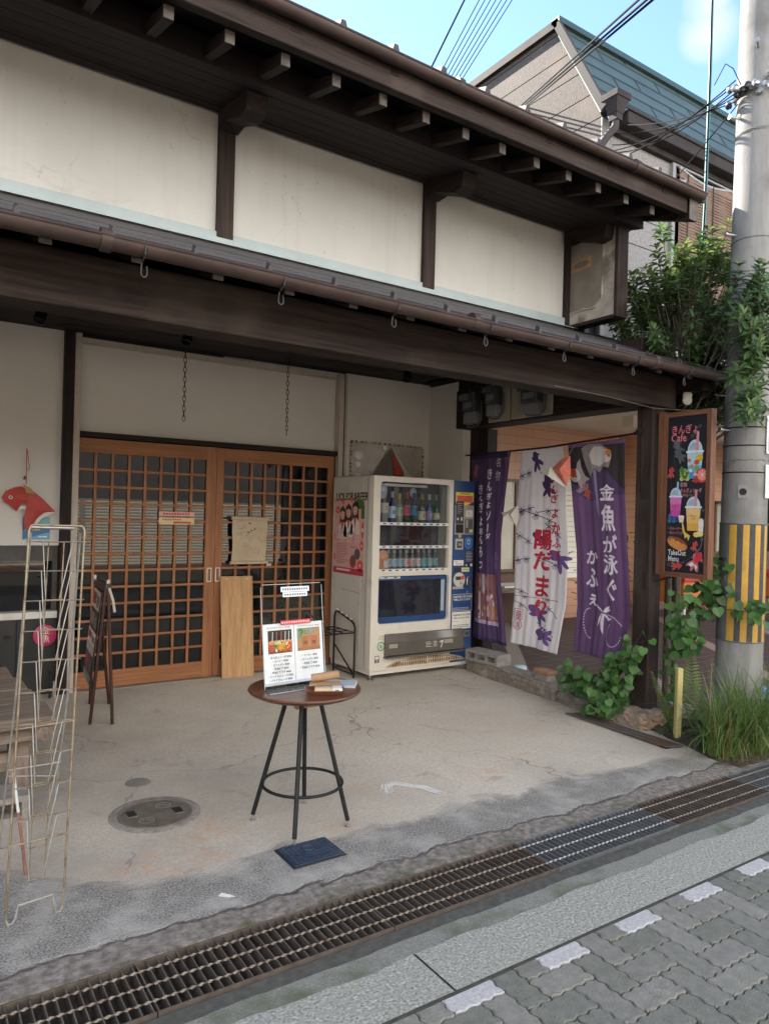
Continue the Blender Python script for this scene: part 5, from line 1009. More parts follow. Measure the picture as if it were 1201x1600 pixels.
for i, s in enumerate(('・コーヒー ¥500', '・カフェオレ ¥550', '・宇治抹茶 ¥550', '・宇治抹茶ラテ ¥550')): f.text(s, 0.252, 0.128 - i * 0.0192, 0.0128, ck, 2, 'CENTER', 0.025, sx=0.95)
f.build('menu_lettering', A)
f = Flat(p0 - Nn * 0.0028, U, V); f.rect(0.03, 0.155, 0.158, 0.262, flat('33241f'), 2); f.rect(0.03, 0.155, 0.158, 0.168, flat('7a4a28'), 2.2)
rj = random.Random(6)
for i, (x, c, w) in enumerate(((0.052, 'cf4a34', 0.022), (0.098, 'e0a92c', 0.022), (0.14, 'c93e32', 0.02), (0.074, '6a8a3c', 0.014), (0.12, 'd8762c', 0.014))):
    f.poly([(x - w * 0.7, 0.166), (x + w * 0.7, 0.166), (x + w, 0.205), (x - w, 0.205)], flat(c), 3); f.ell(x, 0.206, w, 0.01, flat('e8d9a8' if i % 2 else 'd89a6a'), 3.5, 12); f.line([(x, 0.208), (x + 0.004, 0.255)], 0.004, flat('c86a60' if i % 2 else 'd9d9d4'), 4)
for k in range(22): f.ell(rj.uniform(0.035, 0.152), rj.uniform(0.165, 0.205), 0.005, 0.005, flat(rj.choice(('e6c03c', 'd24a36', '8aa048', 'e8e0d0', 'b8402c'))), 4.2, 8)
f.rect(0.188, 0.155, 0.316, 0.262, flat('b58a5c'), 2); f.rect(0.188, 0.205, 0.25, 0.262, flat('8d9a7a'), 2.2); f.rect(0.188, 0.155, 0.316, 0.17, flat('9c7048'), 2.4)
for x in (0.232, 0.281): f.poly([(x - 0.016, 0.162), (x + 0.016, 0.162), (x + 0.021, 0.225), (x - 0.021, 0.225)], flat('b5714a'), 3); f.rect(x - 0.023, 0.224, x + 0.023, 0.231, flat('c98a60'), 3.2); f.rect(x - 0.01, 0.185, x + 0.01, 0.2, flat('8a4c2c'), 3.4)
for k in range(12): f.ell(0.2 + rj.uniform(0, 0.035), 0.24 + rj.uniform(-.012, .018), 0.008, 0.004, flat('4c8a44'), 3, 8, rj.uniform(0, 3))
f.ell(0.268, 0.248, 0.012, 0.01, flat('6aa4c4'), 3)
f.build('menu_photo', A)
f = Flat(p0 + Nn * 0.0062, U, V); f.rect(0.095, 0.285, 0.262, 0.305, flat('c8323e'), 1)
for q in range(12): f.rect(0.102 + q * 0.013, 0.291, 0.11 + q * 0.013, 0.299, flat('eec4c4'), 2)
f.build('label_strip', A); f = Flat(p0 + Nn * 0.0062, U, V); f.rect(0.105, 0.438, 0.262, 0.462, flat('e0e6e8'), 1); f.rect(0.115, 0.414, 0.250, 0.436, flat('e0e6e8'), 1)
for q in range(11): f.rect(0.113 + q * 0.013, 0.445, 0.122 + q * 0.013, 0.455, flat('6c7276'), 2)
for q in range(9): f.rect(0.124 + q * 0.0135, 0.42, 0.133 + q * 0.0135, 0.429, flat('6c7276'), 2)
f.build('label_strip', A)
# tray, paper roll, pack of napkins and leaflets
TRW = mat('reddish_tray_wood', (0.15, 0.06, 0.03), (0.20, 0.085, 0.045), ns=8, st=(1, 12, 12), rough=0.4)
t = thing('wooden_tray', 'small reddish wooden tray in front of the menu stand', 'tray', (1.60, 2.855, TH))
b = MB(); c0 = Vector((1.605, 2.845, TH + 0.001)); ux, uy = Vector((0.89, -0.45, 0)), Vector((0.45, 0.89, 0))
def pt(a, c, z): return c0 + ux * a + uy * c + Vector((0, 0, z))
lo = [pt(-0.06, -0.035, 0), pt(0.06, -0.035, 0), pt(0.06, 0.035, 0), pt(-0.06, 0.035, 0)]; hi = [pt(-0.09, -0.055, 0.022), pt(0.09, -0.055, 0.022), pt(0.09, 0.055, 0.022), pt(-0.09, 0.055, 0.022)]; hi2 = [pt(-0.084, -0.05, 0.022), pt(0.084, -0.05, 0.022), pt(0.084, 0.05, 0.022), pt(-0.084, 0.05, 0.022)]; lo2 = [pt(-0.056, -0.031, 0.005), pt(0.056, -0.031, 0.005), pt(0.056, 0.031, 0.005), pt(-0.056, 0.031, 0.005)]
b.add(lo + hi + hi2 + lo2, [(3, 2, 1, 0)] + [(i, (i + 1) % 4, 4 + (i + 1) % 4, 4 + i) for i in range(4)] + [(4 + i, 4 + (i + 1) % 4, 8 + (i + 1) % 4, 8 + i) for i in range(4)] + [(8 + i, 8 + (i + 1) % 4, 12 + (i + 1) % 4, 12 + i) for i in range(4)] + [(12, 13, 14, 15)], TRW); b.build('tray_dish', t, bev=0.002)
KR = mat('kraft_paper', (0.36, 0.22, 0.12), (0.30, 0.18, 0.10), ns=12, rough=0.8)
t = thing('paper_roll', 'kraft paper roll resting on the wooden tray', 'paper roll', (1.59, 2.88, TH + 0.02))
b = MB(); q0, q1 = pt(-0.06, 0.03, 0.062), pt(0.065, 0.035, 0.078); b.tube([q0, q1], 0.019, KR, 20); b.tube([q1 - (q1 - q0) * 0.002, q1 + (q1 - q0).normalized() * 0.0006], 0.009, mat('roll_hollow', (0.12, 0.075, 0.045)), 14); b.prism([pt(-0.07, -0.01, 0.036), pt(0.075, 0.0, 0.04), pt(0.07, 0.045, 0.046), pt(-0.065, 0.04, 0.042)], (0, 0, 0.002), KR); b.build('paper', t, smooth=45)
t = thing('napkin_pack', 'cream pack with a white end on the wooden tray', 'pack', (1.63, 2.83, TH + 0.006))
b = MB(); b.prism([pt(-0.045, -0.042, 0.012), pt(0.03, -0.042, 0.012), pt(0.03, 0.01, 0.012), pt(-0.045, 0.01, 0.012)], (0, 0, 0.02), mat('cream_card', (0.55, 0.42, 0.28), rough=0.6)); b.build('pack_body', t, bev=0.002)
b = MB(); b.prism([pt(0.031, -0.043, 0.011), pt(0.078, -0.043, 0.011), pt(0.078, 0.012, 0.011), pt(0.031, 0.012, 0.011)], (0, 0, 0.022), flat('dcdcd6')); b.build('white_end', t, bev=0.002)
f = Flat(pt(0.04, -0.0432, 0.012), ux, (0, 0, 1)); f.rect(0.006, 0.006, 0.024, 0.015, flat('707074'), 1); f.build('pack_print', t)
t = thing('leaflet_stack', 'stack of grey blue leaflets on the round table right of the tray', 'leaflets', (1.755, 2.95, TH))
b = MB(); c1 = Vector((1.745, 2.945, TH + 0.0008)); ux, uy = Vector((0.80, -0.6, 0)), Vector((0.6, 0.8, 0)); 
for k in range(7):
    e = random.uniform(-.002, .002); b.prism([c1 + ux * a + uy * c_ + Vector((e, e, 0.0024 * k)) for a, c_ in ((-0.075, -0.05), (0.075, -0.05), (0.075, 0.05), (-0.075, 0.05))], (0, 0, 0.0021), flat('a4b0bc') if k == 6 else flat('d4d6d4'))
b.build('paper', t)
f = Flat(c1 + Vector((0, 0, 0.0166)), ux, uy); f.line([(-0.04, 0.01), (0.03, 0.01)], 0.005, flat('8492a2'), 1); f.line([(-0.03, -0.005), (0.02, -0.005)], 0.004, flat('8492a2'), 1); f.build('print', t)

# ------------------------------------------------------------------ wire leaflet rack
WIRE = mat('rusty_wire', (0.27, 0.215, 0.14), (0.12, 0.075, 0.042), ns=26, rough=0.5, metal=0.45, lo=0.48, hi=0.68)
WIRE2 = mat('white_wire', (0.32, 0.31, 0.29), (0.24, 0.225, 0.195), ns=20, rough=0.45, metal=0.3)
K = thing('wire_rack', 'tall narrow rusty wire leaflet rack standing at the edge of the concrete', 'leaflet rack', (0.43, 2.9, 0))
bl_, br_ = Vector((0.332, 2.77, 0.0)), Vector((0.515, 2.77, 0.0)); tl, tr_ = Vector((0.398, 2.955, 1.375)), Vector((0.592, 2.955, 1.372))
def fr(s, t): return bl_.lerp(tl, t).lerp(br_.lerp(tr_, t), s)
b = MB(); pts = [fr(0, 0.012), fr(0, 0.985), fr(0.03, 0.997), fr(0.06, 1.0), fr(0.94, 1.0), fr(0.97, 0.997), fr(1, 0.985), fr(1, 0.012)]
b.tube(pts, 0.0042, WIRE, 8); b.tube([fr(0, 0.012), fr(0.04, 0.0), fr(0.12, 0.0), fr(0.17, 0.012), fr(0.2, 0.04), fr(0.8, 0.046), fr(0.83, 0.02), fr(0.88, 0.0), fr(0.96, 0.0), fr(1, 0.012)], 0.0042, WIRE2, 8); b.tube([fr(0.03, 0.99) + Vector((0, .01, .005)), fr(0.80, 0.99) + Vector((0, .01, .005))], 0.007, STEEL, 8); b.build('front_frame', K, smooth=60)
b = MB(); pts = [tl + Vector((0.01, 0.03, -0.03)), Vector((0.40, 3.22, 0.66)), Vector((0.375, 3.40, 0.0)), Vector((0.575, 3.42, 0.0)), Vector((0.60, 3.24, 0.66)), tr_ + Vector((-0.01, 0.03, -0.03))]
b.tube(pts, 0.0042, WIRE2, 7); b.tube([Vector((0.39, 3.30, 0.36)), Vector((0.59, 3.30, 0.36))], 0.0042, WIRE2, 7); b.tube([Vector((0.39, 3.30, 0.335)), Vector((0.55, 3.20, 0.34)), ], 0.003, WIRE2, 6); b.build('rear_frame', K, smooth=60)
for k in range(10):
    t_ = 0.955 - k * 0.079; b = MB(); dn = Vector((0, 0.055, 0.0))
    a0, a1 = fr(0.0, t_), fr(1.0, t_); bk = Vector((0, 0.085, 0))
    b.tube([a0 - Vector((0.006, 0, 0)), a1 + Vector((0.012, 0, 0))], 0.0025, WIRE, 6)
    lowc = fr(0.5, t_ - 0.155) + Vector((0, 0.03, 0))
    for s, e in ((0.0, 0.28), (1.0, 0.72)):
        p = fr(s, t_); q = p + Vector((0.045 if s == 0 else -0.045, -0.03, 0.004)); bot = fr(e + (0.10 if s == 0 else -0.10), t_ - 0.158) + Vector((0, 0.02, 0)); b.tube([p, q if s == 0 else q, bot], 0.0022, WIRE2, 6)
    for s in (0.38, 0.66): b.tube([fr(s, t_) + Vector((0, 0.03, 0)), fr(s, t_ - 0.158) + Vector((0, 0.025, 0))], 0.0022, WIRE, 6)
    b.tube([fr(0.32, t_ - 0.158) + Vector((0, 0.022, 0)), fr(0.70, t_ - 0.158) + Vector((0, 0.022, 0))], 0.0022, WIRE, 6)
    b.build('pocket', K, smooth=60)
b = MB()
for t_ in (0.47, 0.185): b.tube([fr(-0.03, t_), fr(1.04, t_ + 0.006)], 0.0032, WIRE, 7)
b.build('cross_bar', K)
# rod behind the rack
b = MB(); b.tube([(0.44, 3.11, 0.0), (0.425, 3.24, 0.20)], 0.006, mat('red_rust_rod', (0.16, 0.055, 0.035), (0.24, 0.10, 0.065), ns=20, rough=0.7), 8); b.tube([(0.425, 3.24, 0.20), (0.415, 3.33, 0.335)], 0.0058, mat('pale_grey_rod', (0.5, 0.5, 0.48), rough=0.6), 8); tag(b.build('leaning_rod'), 'thin rod, rust red below and pale above, leaning behind the wire rack', 'rod')

# ------------------------------------------------------------------ weathered plank bench on blocks
BN = thing('plank_bench', 'low weathered wooden plank bench left of the rack', 'bench', (0.1, 4.3, 0))
for i, (ya, yb2) in enumerate(((3.72, 4.02), (4.028, 4.33), (4.338, 4.64), (4.648, 4.98))):
    xr = (0.635, 0.615, 0.60, 0.565)[i]
    b = MB(); b.box(-1.2, ya, 0.398 + 0.002 * (i % 2), xr, yb2, 0.45 - 0.003 * (i % 2), OLDW[0]); b.build('plank', BN, bev=0.006)
b = MB(); b.box(-1.1, 3.76, 0.33, 0.60, 3.83, 0.396, OLDW[0]); b.build('rail', BN, bev=0.005); b = MB(); b.box(-1.1, 4.85, 0.33, 0.54, 4.92, 0.396, OLDW[0]); b.build('rail', BN, bev=0.005)
for x, y in ((0.50, 3.88), (0.47, 4.80), (-0.9, 3.88), (-0.9, 4.8)):
    b = MB(); b.box(x - 0.045, y - 0.045, 0.0, x + 0.045, y + 0.045, 0.396, OLDW[2]); b.build('leg', BN, bev=0.008)
b = MB(); b.tube([(0.585, 3.70, 0.375), (0.585, 3.95, 0.375)], 0.032, OLDW[1], 10); b.build('log_end', BN, smooth=50)
b = MB(); b.box(-1.0, 3.86, 0.17, 0.46, 3.90, 0.26, OLDW[0]); b.build('stretcher', BN, bev=0.004)
BLK = mat('concrete_block', (0.26, 0.24, 0.215), (0.18, 0.165, 0.15), ns=25, rough=0.95, bump=0.7, bs=90)
def hollow_block(name, label, loc, L, D, Hh, rot=0.0, holes=3, face='long'):
    t = thing(name, label, 'concrete block', loc); o = MB(); w = 0.028
    hw = (L - w * (holes + 1)) / holes
    o.box(0, 0, 0, L, D, w, BLK); o.box(0, 0, Hh - w, L, D, Hh, BLK)
    for i in range(holes + 1): x = i * (hw + w); o.box(x, 0, w, x + w, D, Hh - w, BLK)
    m = o.build('block_shell'); m.parent = t
    o = MB(); o.box(w, D * 0.55, w, L - w, D * 0.6, Hh - w, BLACK if False else BLK); m2 = o.build('web'); m2.parent = t; t.rotation_euler = (0, 0, rot); return t
hollow_block('concrete_block', 'pale hollow concrete block under the plank bench', (0.12, 3.62, 0.0), 0.40, 0.19, 0.12, 0.05)

# ------------------------------------------------------------------ folding easel with flyers
EZ = thing('easel_stand', 'dark red folding easel with flyers pinned on it, before the left door', 'easel', (1.19, 5.28, 0))
lg = [((1.075, 5.05), (1.165, 5.09)), ((1.185, 5.58), (1.185, 5.50)), ((1.205, 4.99), (1.175, 5.085)), ((1.305, 5.52), (1.195, 5.495))]
for (fx, fy), (tx, ty) in lg:
    b = MB(); b.beam((fx, fy, 0.0), (tx, ty, 0.93), 0.018, 0.024, EASW[2], (0, 1, 0)); b.build('leg', EZ, bev=0.002)
for p_, q_, hh in (((1.163, 5.08, 0.90), (1.183, 5.51, 0.90), 0.05), ((1.085, 5.06, 0.22), (1.185, 5.57, 0.22), 0.03), ((1.188, 5.08, 0.91), (1.205, 5.5, 0.91), 0.05)):
    b = MB(); b.beam(p_, q_, 0.02, hh, EASW[1]); b.build('rail', EZ, bev=0.002)
b = MB(); b.box(1.165, 5.075, 0.905, 1.185, 5.10, 0.955, STEEL); b.box(1.165, 5.48, 0.905, 1.185, 5.505, 0.955, STEEL); b.tube([(1.18, 5.07, 0.90), (1.2, 5.04, 0.82), (1.215, 5.05, 0.74)], 0.009, mat('pale_tag', (0.4, 0.36, 0.32)), 6); b.build('clip', EZ)
e0 = Vector((1.088, 5.055, 0.25)); eU = Vector((0.055, 0.485, 0)).normalized(); eV = (Vector((1.158, 5.09, 0.89)) - e0).normalized()
f = Flat(e0 + Vector((-0.022, 0, 0)), -eU, eV)
for i, (q0, q1, c) in enumerate(((0.49, 0.62, 'b8b0a4'), (0.35, 0.485, '3a2c28'), (0.25, 0.345, 'd6bcb4'), (0.19, 0.245, 'b0a59a'), (0.06, 0.185, '4a3c38'), (0.0, 0.055, '8f857a'))):
    f.rect(-0.44, q0, 0.0, q1, flat(c), 1 + 2 * (i % 2)); f.rect(-0.41, q0 + 0.03, -0.2, q1 - 0.02, flat('7a6a60' if i % 2 else '8c3c38'), 3.5); f.rect(-0.17, q0 + 0.02, -0.03, q1 - 0.03, flat('6c5c52'), 3.5)
f.build('flyers', EZ)
b = MB(); b.prism([e0 + Vector((-0.018, 0, 0)), e0 + Vector((-0.018, 0, 0)) + eU * 0.44, e0 + Vector((-0.018, 0, 0)) + eU * 0.44 + eV * 0.62, e0 + Vector((-0.018, 0, 0)) + eV * 0.62], (0.006, 0, 0), EASW[1]); b.build('board', EZ)

# ------------------------------------------------------------------ things on and by the doors
t = thing('kraft_scroll', 'kraft paper scroll with faint drawings hung on the right lattice door', 'scroll', (2.58, 5.985, 1.15))
b = MB(); n = 12; vs = []
for i in range(n + 1):
    z = 1.372 - 0.39 * i / n
    for x in (2.415 - 0.006 * math.sin(i * .6), 2.74 + 0.004 * math.sin(i)): vs.append((x, 5.988 - 0.008 * math.sin(i * 0.5), z))
KP = mat('tan_scroll_paper', (0.46, 0.37, 0.26), (0.40, 0.315, 0.215), ns=5, rough=0.85); b.add(vs, [(2 * i, 2 * i + 1, 2 * i + 3, 2 * i + 2) for i in range(n)], KP); b.build('paper', t)
b = MB(); b.tube([(2.40, 5.986, 1.378), (2.76, 5.986, 1.374)], 0.016, KP, 12); b.tube([(2.40, 5.986, 0.985), (2.755, 5.986, 0.985)], 0.014, KP, 12); b.box(2.335, 5.984, 1.37, 2.40, 5.99, 1.385, BLACK); b.box(2.745, 5.98, 0.955, 2.79, 5.99, 0.975, flat('c8beb0')); b.build('roller', t, smooth=50)
f = Flat((2.42, 5.9775, 1.0), (1, 0, 0), (0, 0, 1)); rsx = random.Random(12); ink = flat('8a7458'); 
for k in range(26):
    cx, cz = rsx.uniform(0.04, 0.28), rsx.uniform(0.05, 0.33); r = rsx.uniform(0.01, 0.032); a0 = rsx.uniform(0, 6)
    f.line([(cx + r * math.cos(a0 + q * 0.5), cz + r * math.sin(a0 + q * 0.5) * 0.8) for q in range(rsx.randint(5, 11))], 0.0022, ink, 1)
for cx, cz in ((0.15, 0.335), (0.17, 0.27), (0.14, 0.255), (0.2, 0.285)): f.ell(cx, cz, 0.012, 0.006, flat('4c3c2a'), 2, 8, cx * 20)
f.line([(0.24, 0.06), (0.245, 0.1)], 0.005, flat('4a7aa0'), 2)
f.build('drawing', t)
b = MB(); b.box(2.34, 6.035, 0.99, 2.375, 6.035 + .003, 1.06, flat('5c84b0')); 
for nm_, lab, z0, z1, c in (('paper_notice', 'pink paper strip with red lettering bars on the left lattice door', 1.385, 1.42, 'd9a8a0'), ('paper_notice', 'cream paper strip with red lettering bars below the pink one on the door', 1.315, 1.372, 'd6c090')):
    f = Flat((1.775, 5.9985, z0), (1, 0, 0), (0, 0, 1)); f.rect(0, 0, 0.30, z1 - z0, flat(c), 1)
    if z1 - z0 < 0.05:
        for q in range(10): f.rect(0.035 + q * 0.023, 0.009, 0.053 + q * 0.023, 0.026, flat('b83c44'), 2)
    else:
        for q in range(8): f.rect(0.03 + q * 0.02, 0.035, 0.046 + q * 0.02, 0.048, flat('c0564c'), 2)
        f.rect(0.12, 0.008, 0.27, 0.024, flat('b83c3c'), 2)
    tag(f.build(nm_), lab, 'notice', 'paper strips on the lattice door')
t = thing('wooden_board', 'pale wooden board leaning against the meeting of the doors', 'board', (2.46, 5.9, 0))
b = MB(); b.prism([(2.318, 5.885, 0.002), (2.600, 5.865, 0.002), (2.605, 5.965, 0.868), (2.312, 5.975, 0.872)], (0, 0.018, 0), PALE[2]); b.build('plank', t, bev=0.003)
b = MB()
for x in (2.36, 2.555): b.lathe([(0.006, 0), (0.005, 0.003)], (x, 5.962, 0.845), flat('e0d8c8'), 10, axis=(0, -1, 0))
f = b.build('pin', t)
# chains, spot lamps
IRN = mat('black_iron', (0.02, 0.018, 0.017), (0.035, 0.03, 0.028), ns=30, rough=0.6, metal=0.5)
def chain(x, y, z0, z1, label):
    t = thing('hanging_chain', label, 'chain', (x, y, z0), 'iron chains under the porch ceiling'); b = MB(); z = z0; k = 0
    b.tube([(x, y, z0), (x, y, z0 - 0.06)], 0.0022, IRN, 6); z -= 0.055
    while z > z1:
        a = Vector((1, 0, 0)) if k % 2 == 0 else Vector((0.5, 0.86, 0)); pts = []
        for i in range(12):
            q = 2 * math.pi * i / 12; pts.append(Vector((x, y, z - 0.02)) + a * (0.0115 * math.cos(q)) + Vector((0, 0, 0.023 * math.sin(q))))
        b.tube(pts, 0.0026, IRN, 5, closed=True); z -= 0.037; k += 1
    b.build('links', t, smooth=60)
chain(1.765, 5.4, 2.80, 2.125, 'black iron chain hanging above the left lattice door'); chain(2.625, 5.4, 2.80, 2.115, 'black iron chain hanging above the right lattice door')
LAMP = mat('lamp_black', (0.012, 0.013, 0.014), rough=0.25)
for (x, y, lab) in ((0.75, 5.28, 'black spot lamp on the porch ceiling near the left wall'), (1.73, 5.25, 'black spot lamp on the porch ceiling above the left door'), (3.80, 5.36, 'black spot lamp on the porch ceiling above the vending machine')):
    t = thing('spot_lamp', lab, 'spot lamp', (x, y, 2.8), 'spot lamps on the porch ceiling'); d = Vector((-0.25, -0.35, -1)).normalized(); c = Vector((x, y, 2.73))
    b = MB(); b.lathe([(0.02, 0), (0.032, 0.01), (0.036, 0.05), (0.042, 0.10), (0.036, 0.102), (0.03, 0.075)], c - d * 0.03, LAMP, 18, axis=d); b.build('lamp_shade', t, smooth=40)
    b = MB(); b.lathe([(0.03, 0.0), (0.03, 0.012)], (x, y, 2.787), LAMP, 16); b.tube([(x, y, 2.79), c], 0.007, LAMP, 8); b.build('mount', t)
# wire plant stand beside the machine
t = thing('wire_stand', 'black tube stand with pale knobs beside the vending machine', 'stand', (3.2, 5.55, 0)); b = MB()
for x in (3.335, 3.02): b.tube([(x, 5.40, 0.0), (x, 5.40, 0.44), (x, 5.42, 0.475), (x, 5.46, 0.495), (x, 5.72, 0.555), (x, 5.745, 0.54), (x, 5.76, 0.5), (x, 5.76, 0.0)], 0.0095, BLKP, 8)
for z in (0.40, ): 
    b.tube([(3.02, 5.40, z), (3.335, 5.40, z)], 0.007, BLKP, 6); b.tube([(3.02, 5.76, z), (3.335, 5.76, z)], 0.007, BLKP, 6)
    for x in (3.02, 3.125, 3.23, 3.335): b.tube([(x, 5.40, z), (x, 5.76, z)], 0.005, BLKP, 6)
    for y in (5.52, 5.64): b.tube([(3.02, y, z), (3.335, y, z)], 0.005, BLKP, 6)
b.tube([(3.335, 5.74, 0.24), (3.335, 5.41, 0.03)], 0.007, BLKP, 6); b.tube([(3.335, 5.40, 0.03), (3.335, 5.76, 0.03)], 0.006, BLKP, 6); b.build('tube_frame', t, smooth=50)
b = MB()
for i in range(4): y = 5.47 + i * 0.08; b.lathe([(0.010, 0), (0.010, 0.012)], (3.335, y, 0.503 + (y - 5.46) * 0.23), flat('d8d4cc'), 10)
b.build('knob', t)
# peeling plastic poster on the wall behind the machine
t = thing('peeling_poster', 'old grey plastic sheet poster peeling from the wall above the machine', 'poster', (4.05, 6.02, 2.0)); PLG = mat('grey_vinyl', (0.40, 0.36, 0.32), (0.30, 0.27, 0.24), ns=5, rough=0.3, c3=(0.48, 0.44, 0.40), s3=3)
b = MB(); b.box(3.62, 6.022, 1.62, 4.49, 6.028, 2.152, PLG); b.build('sheet', t)
b = MB(); rv = random.Random(3)
for (xa, za, xb, zb2) in ((3.62, 2.152, 4.49, 2.145), (3.62, 1.7, 3.62, 2.15), (4.49, 1.7, 4.49, 2.14)):
    for i in range(16): q = (i + rv.uniform(.0, .6)) / 16; x = xa + (xb - xa) * q; z = za + (zb2 - za) * q; b.box(x - 0.012, 6.0195, z - 0.012, x + 0.014, 6.0215, z + 0.009, rv.choice((flat('8a7f70'), flat('a59a8a'), flat('6f6252'))))
b.build('torn_edge', t)
b = MB(); b.add([(4.08, 6.0, 2.12), (3.80, 5.99, 1.74), (4.09, 5.955, 1.74)], [(0, 1, 2)], mat('poster_dark_fold', (0.12, 0.095, 0.08), (0.09, 0.07, 0.06), ns=6, rough=0.4)); b.add([(4.085, 5.998, 2.12), (4.10, 5.95, 1.74), (4.22, 5.97, 1.74), (4.21, 5.98, 1.86), (4.14, 5.99, 1.98)], [(0, 1, 2, 3, 4)], flat('b3352f')); b.add([(4.09, 6.0, 2.118), (4.225, 5.975, 1.87), (4.225, 5.97, 1.74), (4.40, 5.99, 1.74)], [(0, 1, 2, 3)], flat('cfcac0')); b.build('folded_picture', t)
b = MB(); SHN = mat('shiny_vinyl', (0.62, 0.60, 0.56), rough=0.12); 
for (x, z, w, h_) in ((3.66, 2.02, 0.10, 0.07), (3.67, 1.93, 0.06, 0.08), (3.66, 1.80, 0.09, 0.08), (3.99, 2.11, 0.05, 0.03)): b.lathe([(0.0, 0.006), (w * 0.5, 0.003), (w * 0.52, 0)], (x + w / 2, 6.021, z), SHN, 14, axis=(0, -1, 0.1))
b.build('vinyl_wrinkle', t, smooth=60)
# paper goldfish and notice on the left wall
t = thing('paper_goldfish', 'red paper goldfish hung by a cord on the left wall', 'ornament', (0.8, 5.96, 1.45))
RF = mat('red_fish_paper', (0.40, 0.045, 0.035), (0.31, 0.035, 0.03), ns=6, rough=0.6); 
def fold(pts, m, y=5.985, amp=0.03): 
    cx = sum(p[0] for p in pts) / len(pts); cz = sum(p[1] for p in pts) / len(pts); vs = [(cx, y - amp, cz)] + [(x, y, z) for x, z in pts]; b.add(vs, [(0, 1 + i, 1 + (i + 1) % len(pts)) for i in range(len(pts))], m)
b = MB(); fold([(0.615, 1.50), (0.64, 1.545), (0.70, 1.575), (0.745, 1.585), (0.80, 1.555), (0.80, 1.48), (0.74, 1.44), (0.715, 1.395), (0.67, 1.44), (0.63, 1.465)], RF); fold([(0.775, 1.565), (0.83, 1.55), (0.90, 1.49), (0.985, 1.40), (0.93, 1.40), (0.87, 1.36), (0.80, 1.25), (0.77, 1.28), (0.765, 1.36), (0.785, 1.44)], RF, 5.99, 0.02); b.build('fish_body', t)
b = MB(); fold([(0.985, 1.398), (0.905, 1.392), (0.855, 1.345), (0.815, 1.262), (0.865, 1.335), (0.92, 1.365)], flat('ccc6bc'), 5.975, 0.006); fold([(0.735, 1.435), (0.725, 1.40), (0.755, 1.42), (0.77, 1.405), (0.775, 1.44)], flat('d6cfc4'), 5.955, 0.005); b.build('white_fin', t)
b = MB(); b.lathe([(0.014, 0), (0.013, 0.003)], (0.672, 5.955, 1.50), flat('d8d2c6'), 14, axis=(0, -1, 0)); b.lathe([(0.007, 0), (0.006, 0.003)], (0.672, 5.951, 1.50), ck, 12, axis=(0, -1, 0)); b.build('eye', t)
b = MB(); b.prism([(0.755, 5.96, 1.60), (0.80, 5.96, 1.575), (0.84, 5.96, 1.53), (0.775, 5.96, 1.535)], (0, 0.01, 0), flat('a87c48')); b.build('paper_tab', t)
b = MB(); b.tube([(0.775, 5.985, 1.87), (0.776, 5.98, 1.60)], 0.0035, flat('b04038'), 6); b.tube([(0.778, 5.982, 1.86), (0.79, 5.978, 1.76), (0.80, 5.978, 1.72), (0.79, 5.978, 1.70), (0.782, 5.978, 1.73)], 0.0025, flat('b04038'), 6); b.lathe([(0.012, 0), (0.004, 0.03)], (0.765, 5.975, 1.635), flat('5a4a40'), 8); b.build('cord', t)
t = thing('blue_notice', 'small blue notice with yellow characters below the paper goldfish', 'notice', (0.85, 6.025, 1.25))
f = Flat((0.765, 6.028, 1.185), (1, 0, 0), (0, 0, 1)); f.rect(0, 0, 0.19, 0.17, flat('3f6f9c'), 1); f.poly([(0.0, 0.0), (0.19, 0), (0.19, 0.06)], flat('6fa4c0'), 2); f.rect(0.10, 0.09, 0.19, 0.17, flat('7fb0bc'), 2); f.build('sheet', t)
f = Flat((0.765, 6.028, 1.185), (1, 0, 0), (0, 0, 1)); f.text('対策', 0.012, 0.072, 0.055, flat('d9c54a'), 3, bold=0.02); f.rect(0.012, 0.125, 0.085, 0.155, flat('d9c54a'), 3); f.rect(0.11, 0.018, 0.17, 0.026, flat('dfe6ea'), 3); f.build('lettering', t)
t = thing('pink_round_sign', 'pink round sign with white characters on the black panel', 'sign', (0.94, 6.0, 0.46))
b = MB(); b.lathe([(0.082, 0), (0.082, 0.012), (0.078, 0.014)], (0.935, 6.012, 0.455), mat('pink_disc', (0.42, 0.03, 0.10), (0.38, 0.026, 0.09), ns=4, rough=0.5), 36, axis=(0, -1, 0)); b.build('disc', t, smooth=30)
f = Flat((0.935, 5.998, 0.455), (1, 0, 0), (0, 0, 1)); f.vtext('金魚', 0.004, 0.068, 0.062, flat('e6d8d6'), 1, pitch=1.0, bold=0.0); f.build('lettering', t)
b = MB(); b.box(0.985, 5.9, 0.0, 1.0, 5.92, 0.12, STEEL); b.box(0.955, 5.88, 0.0, 0.97, 5.90, 0.20, BLKP)
tag(b.build('metal_rods'), 'short metal rods standing against the post left of the doors', 'rods')

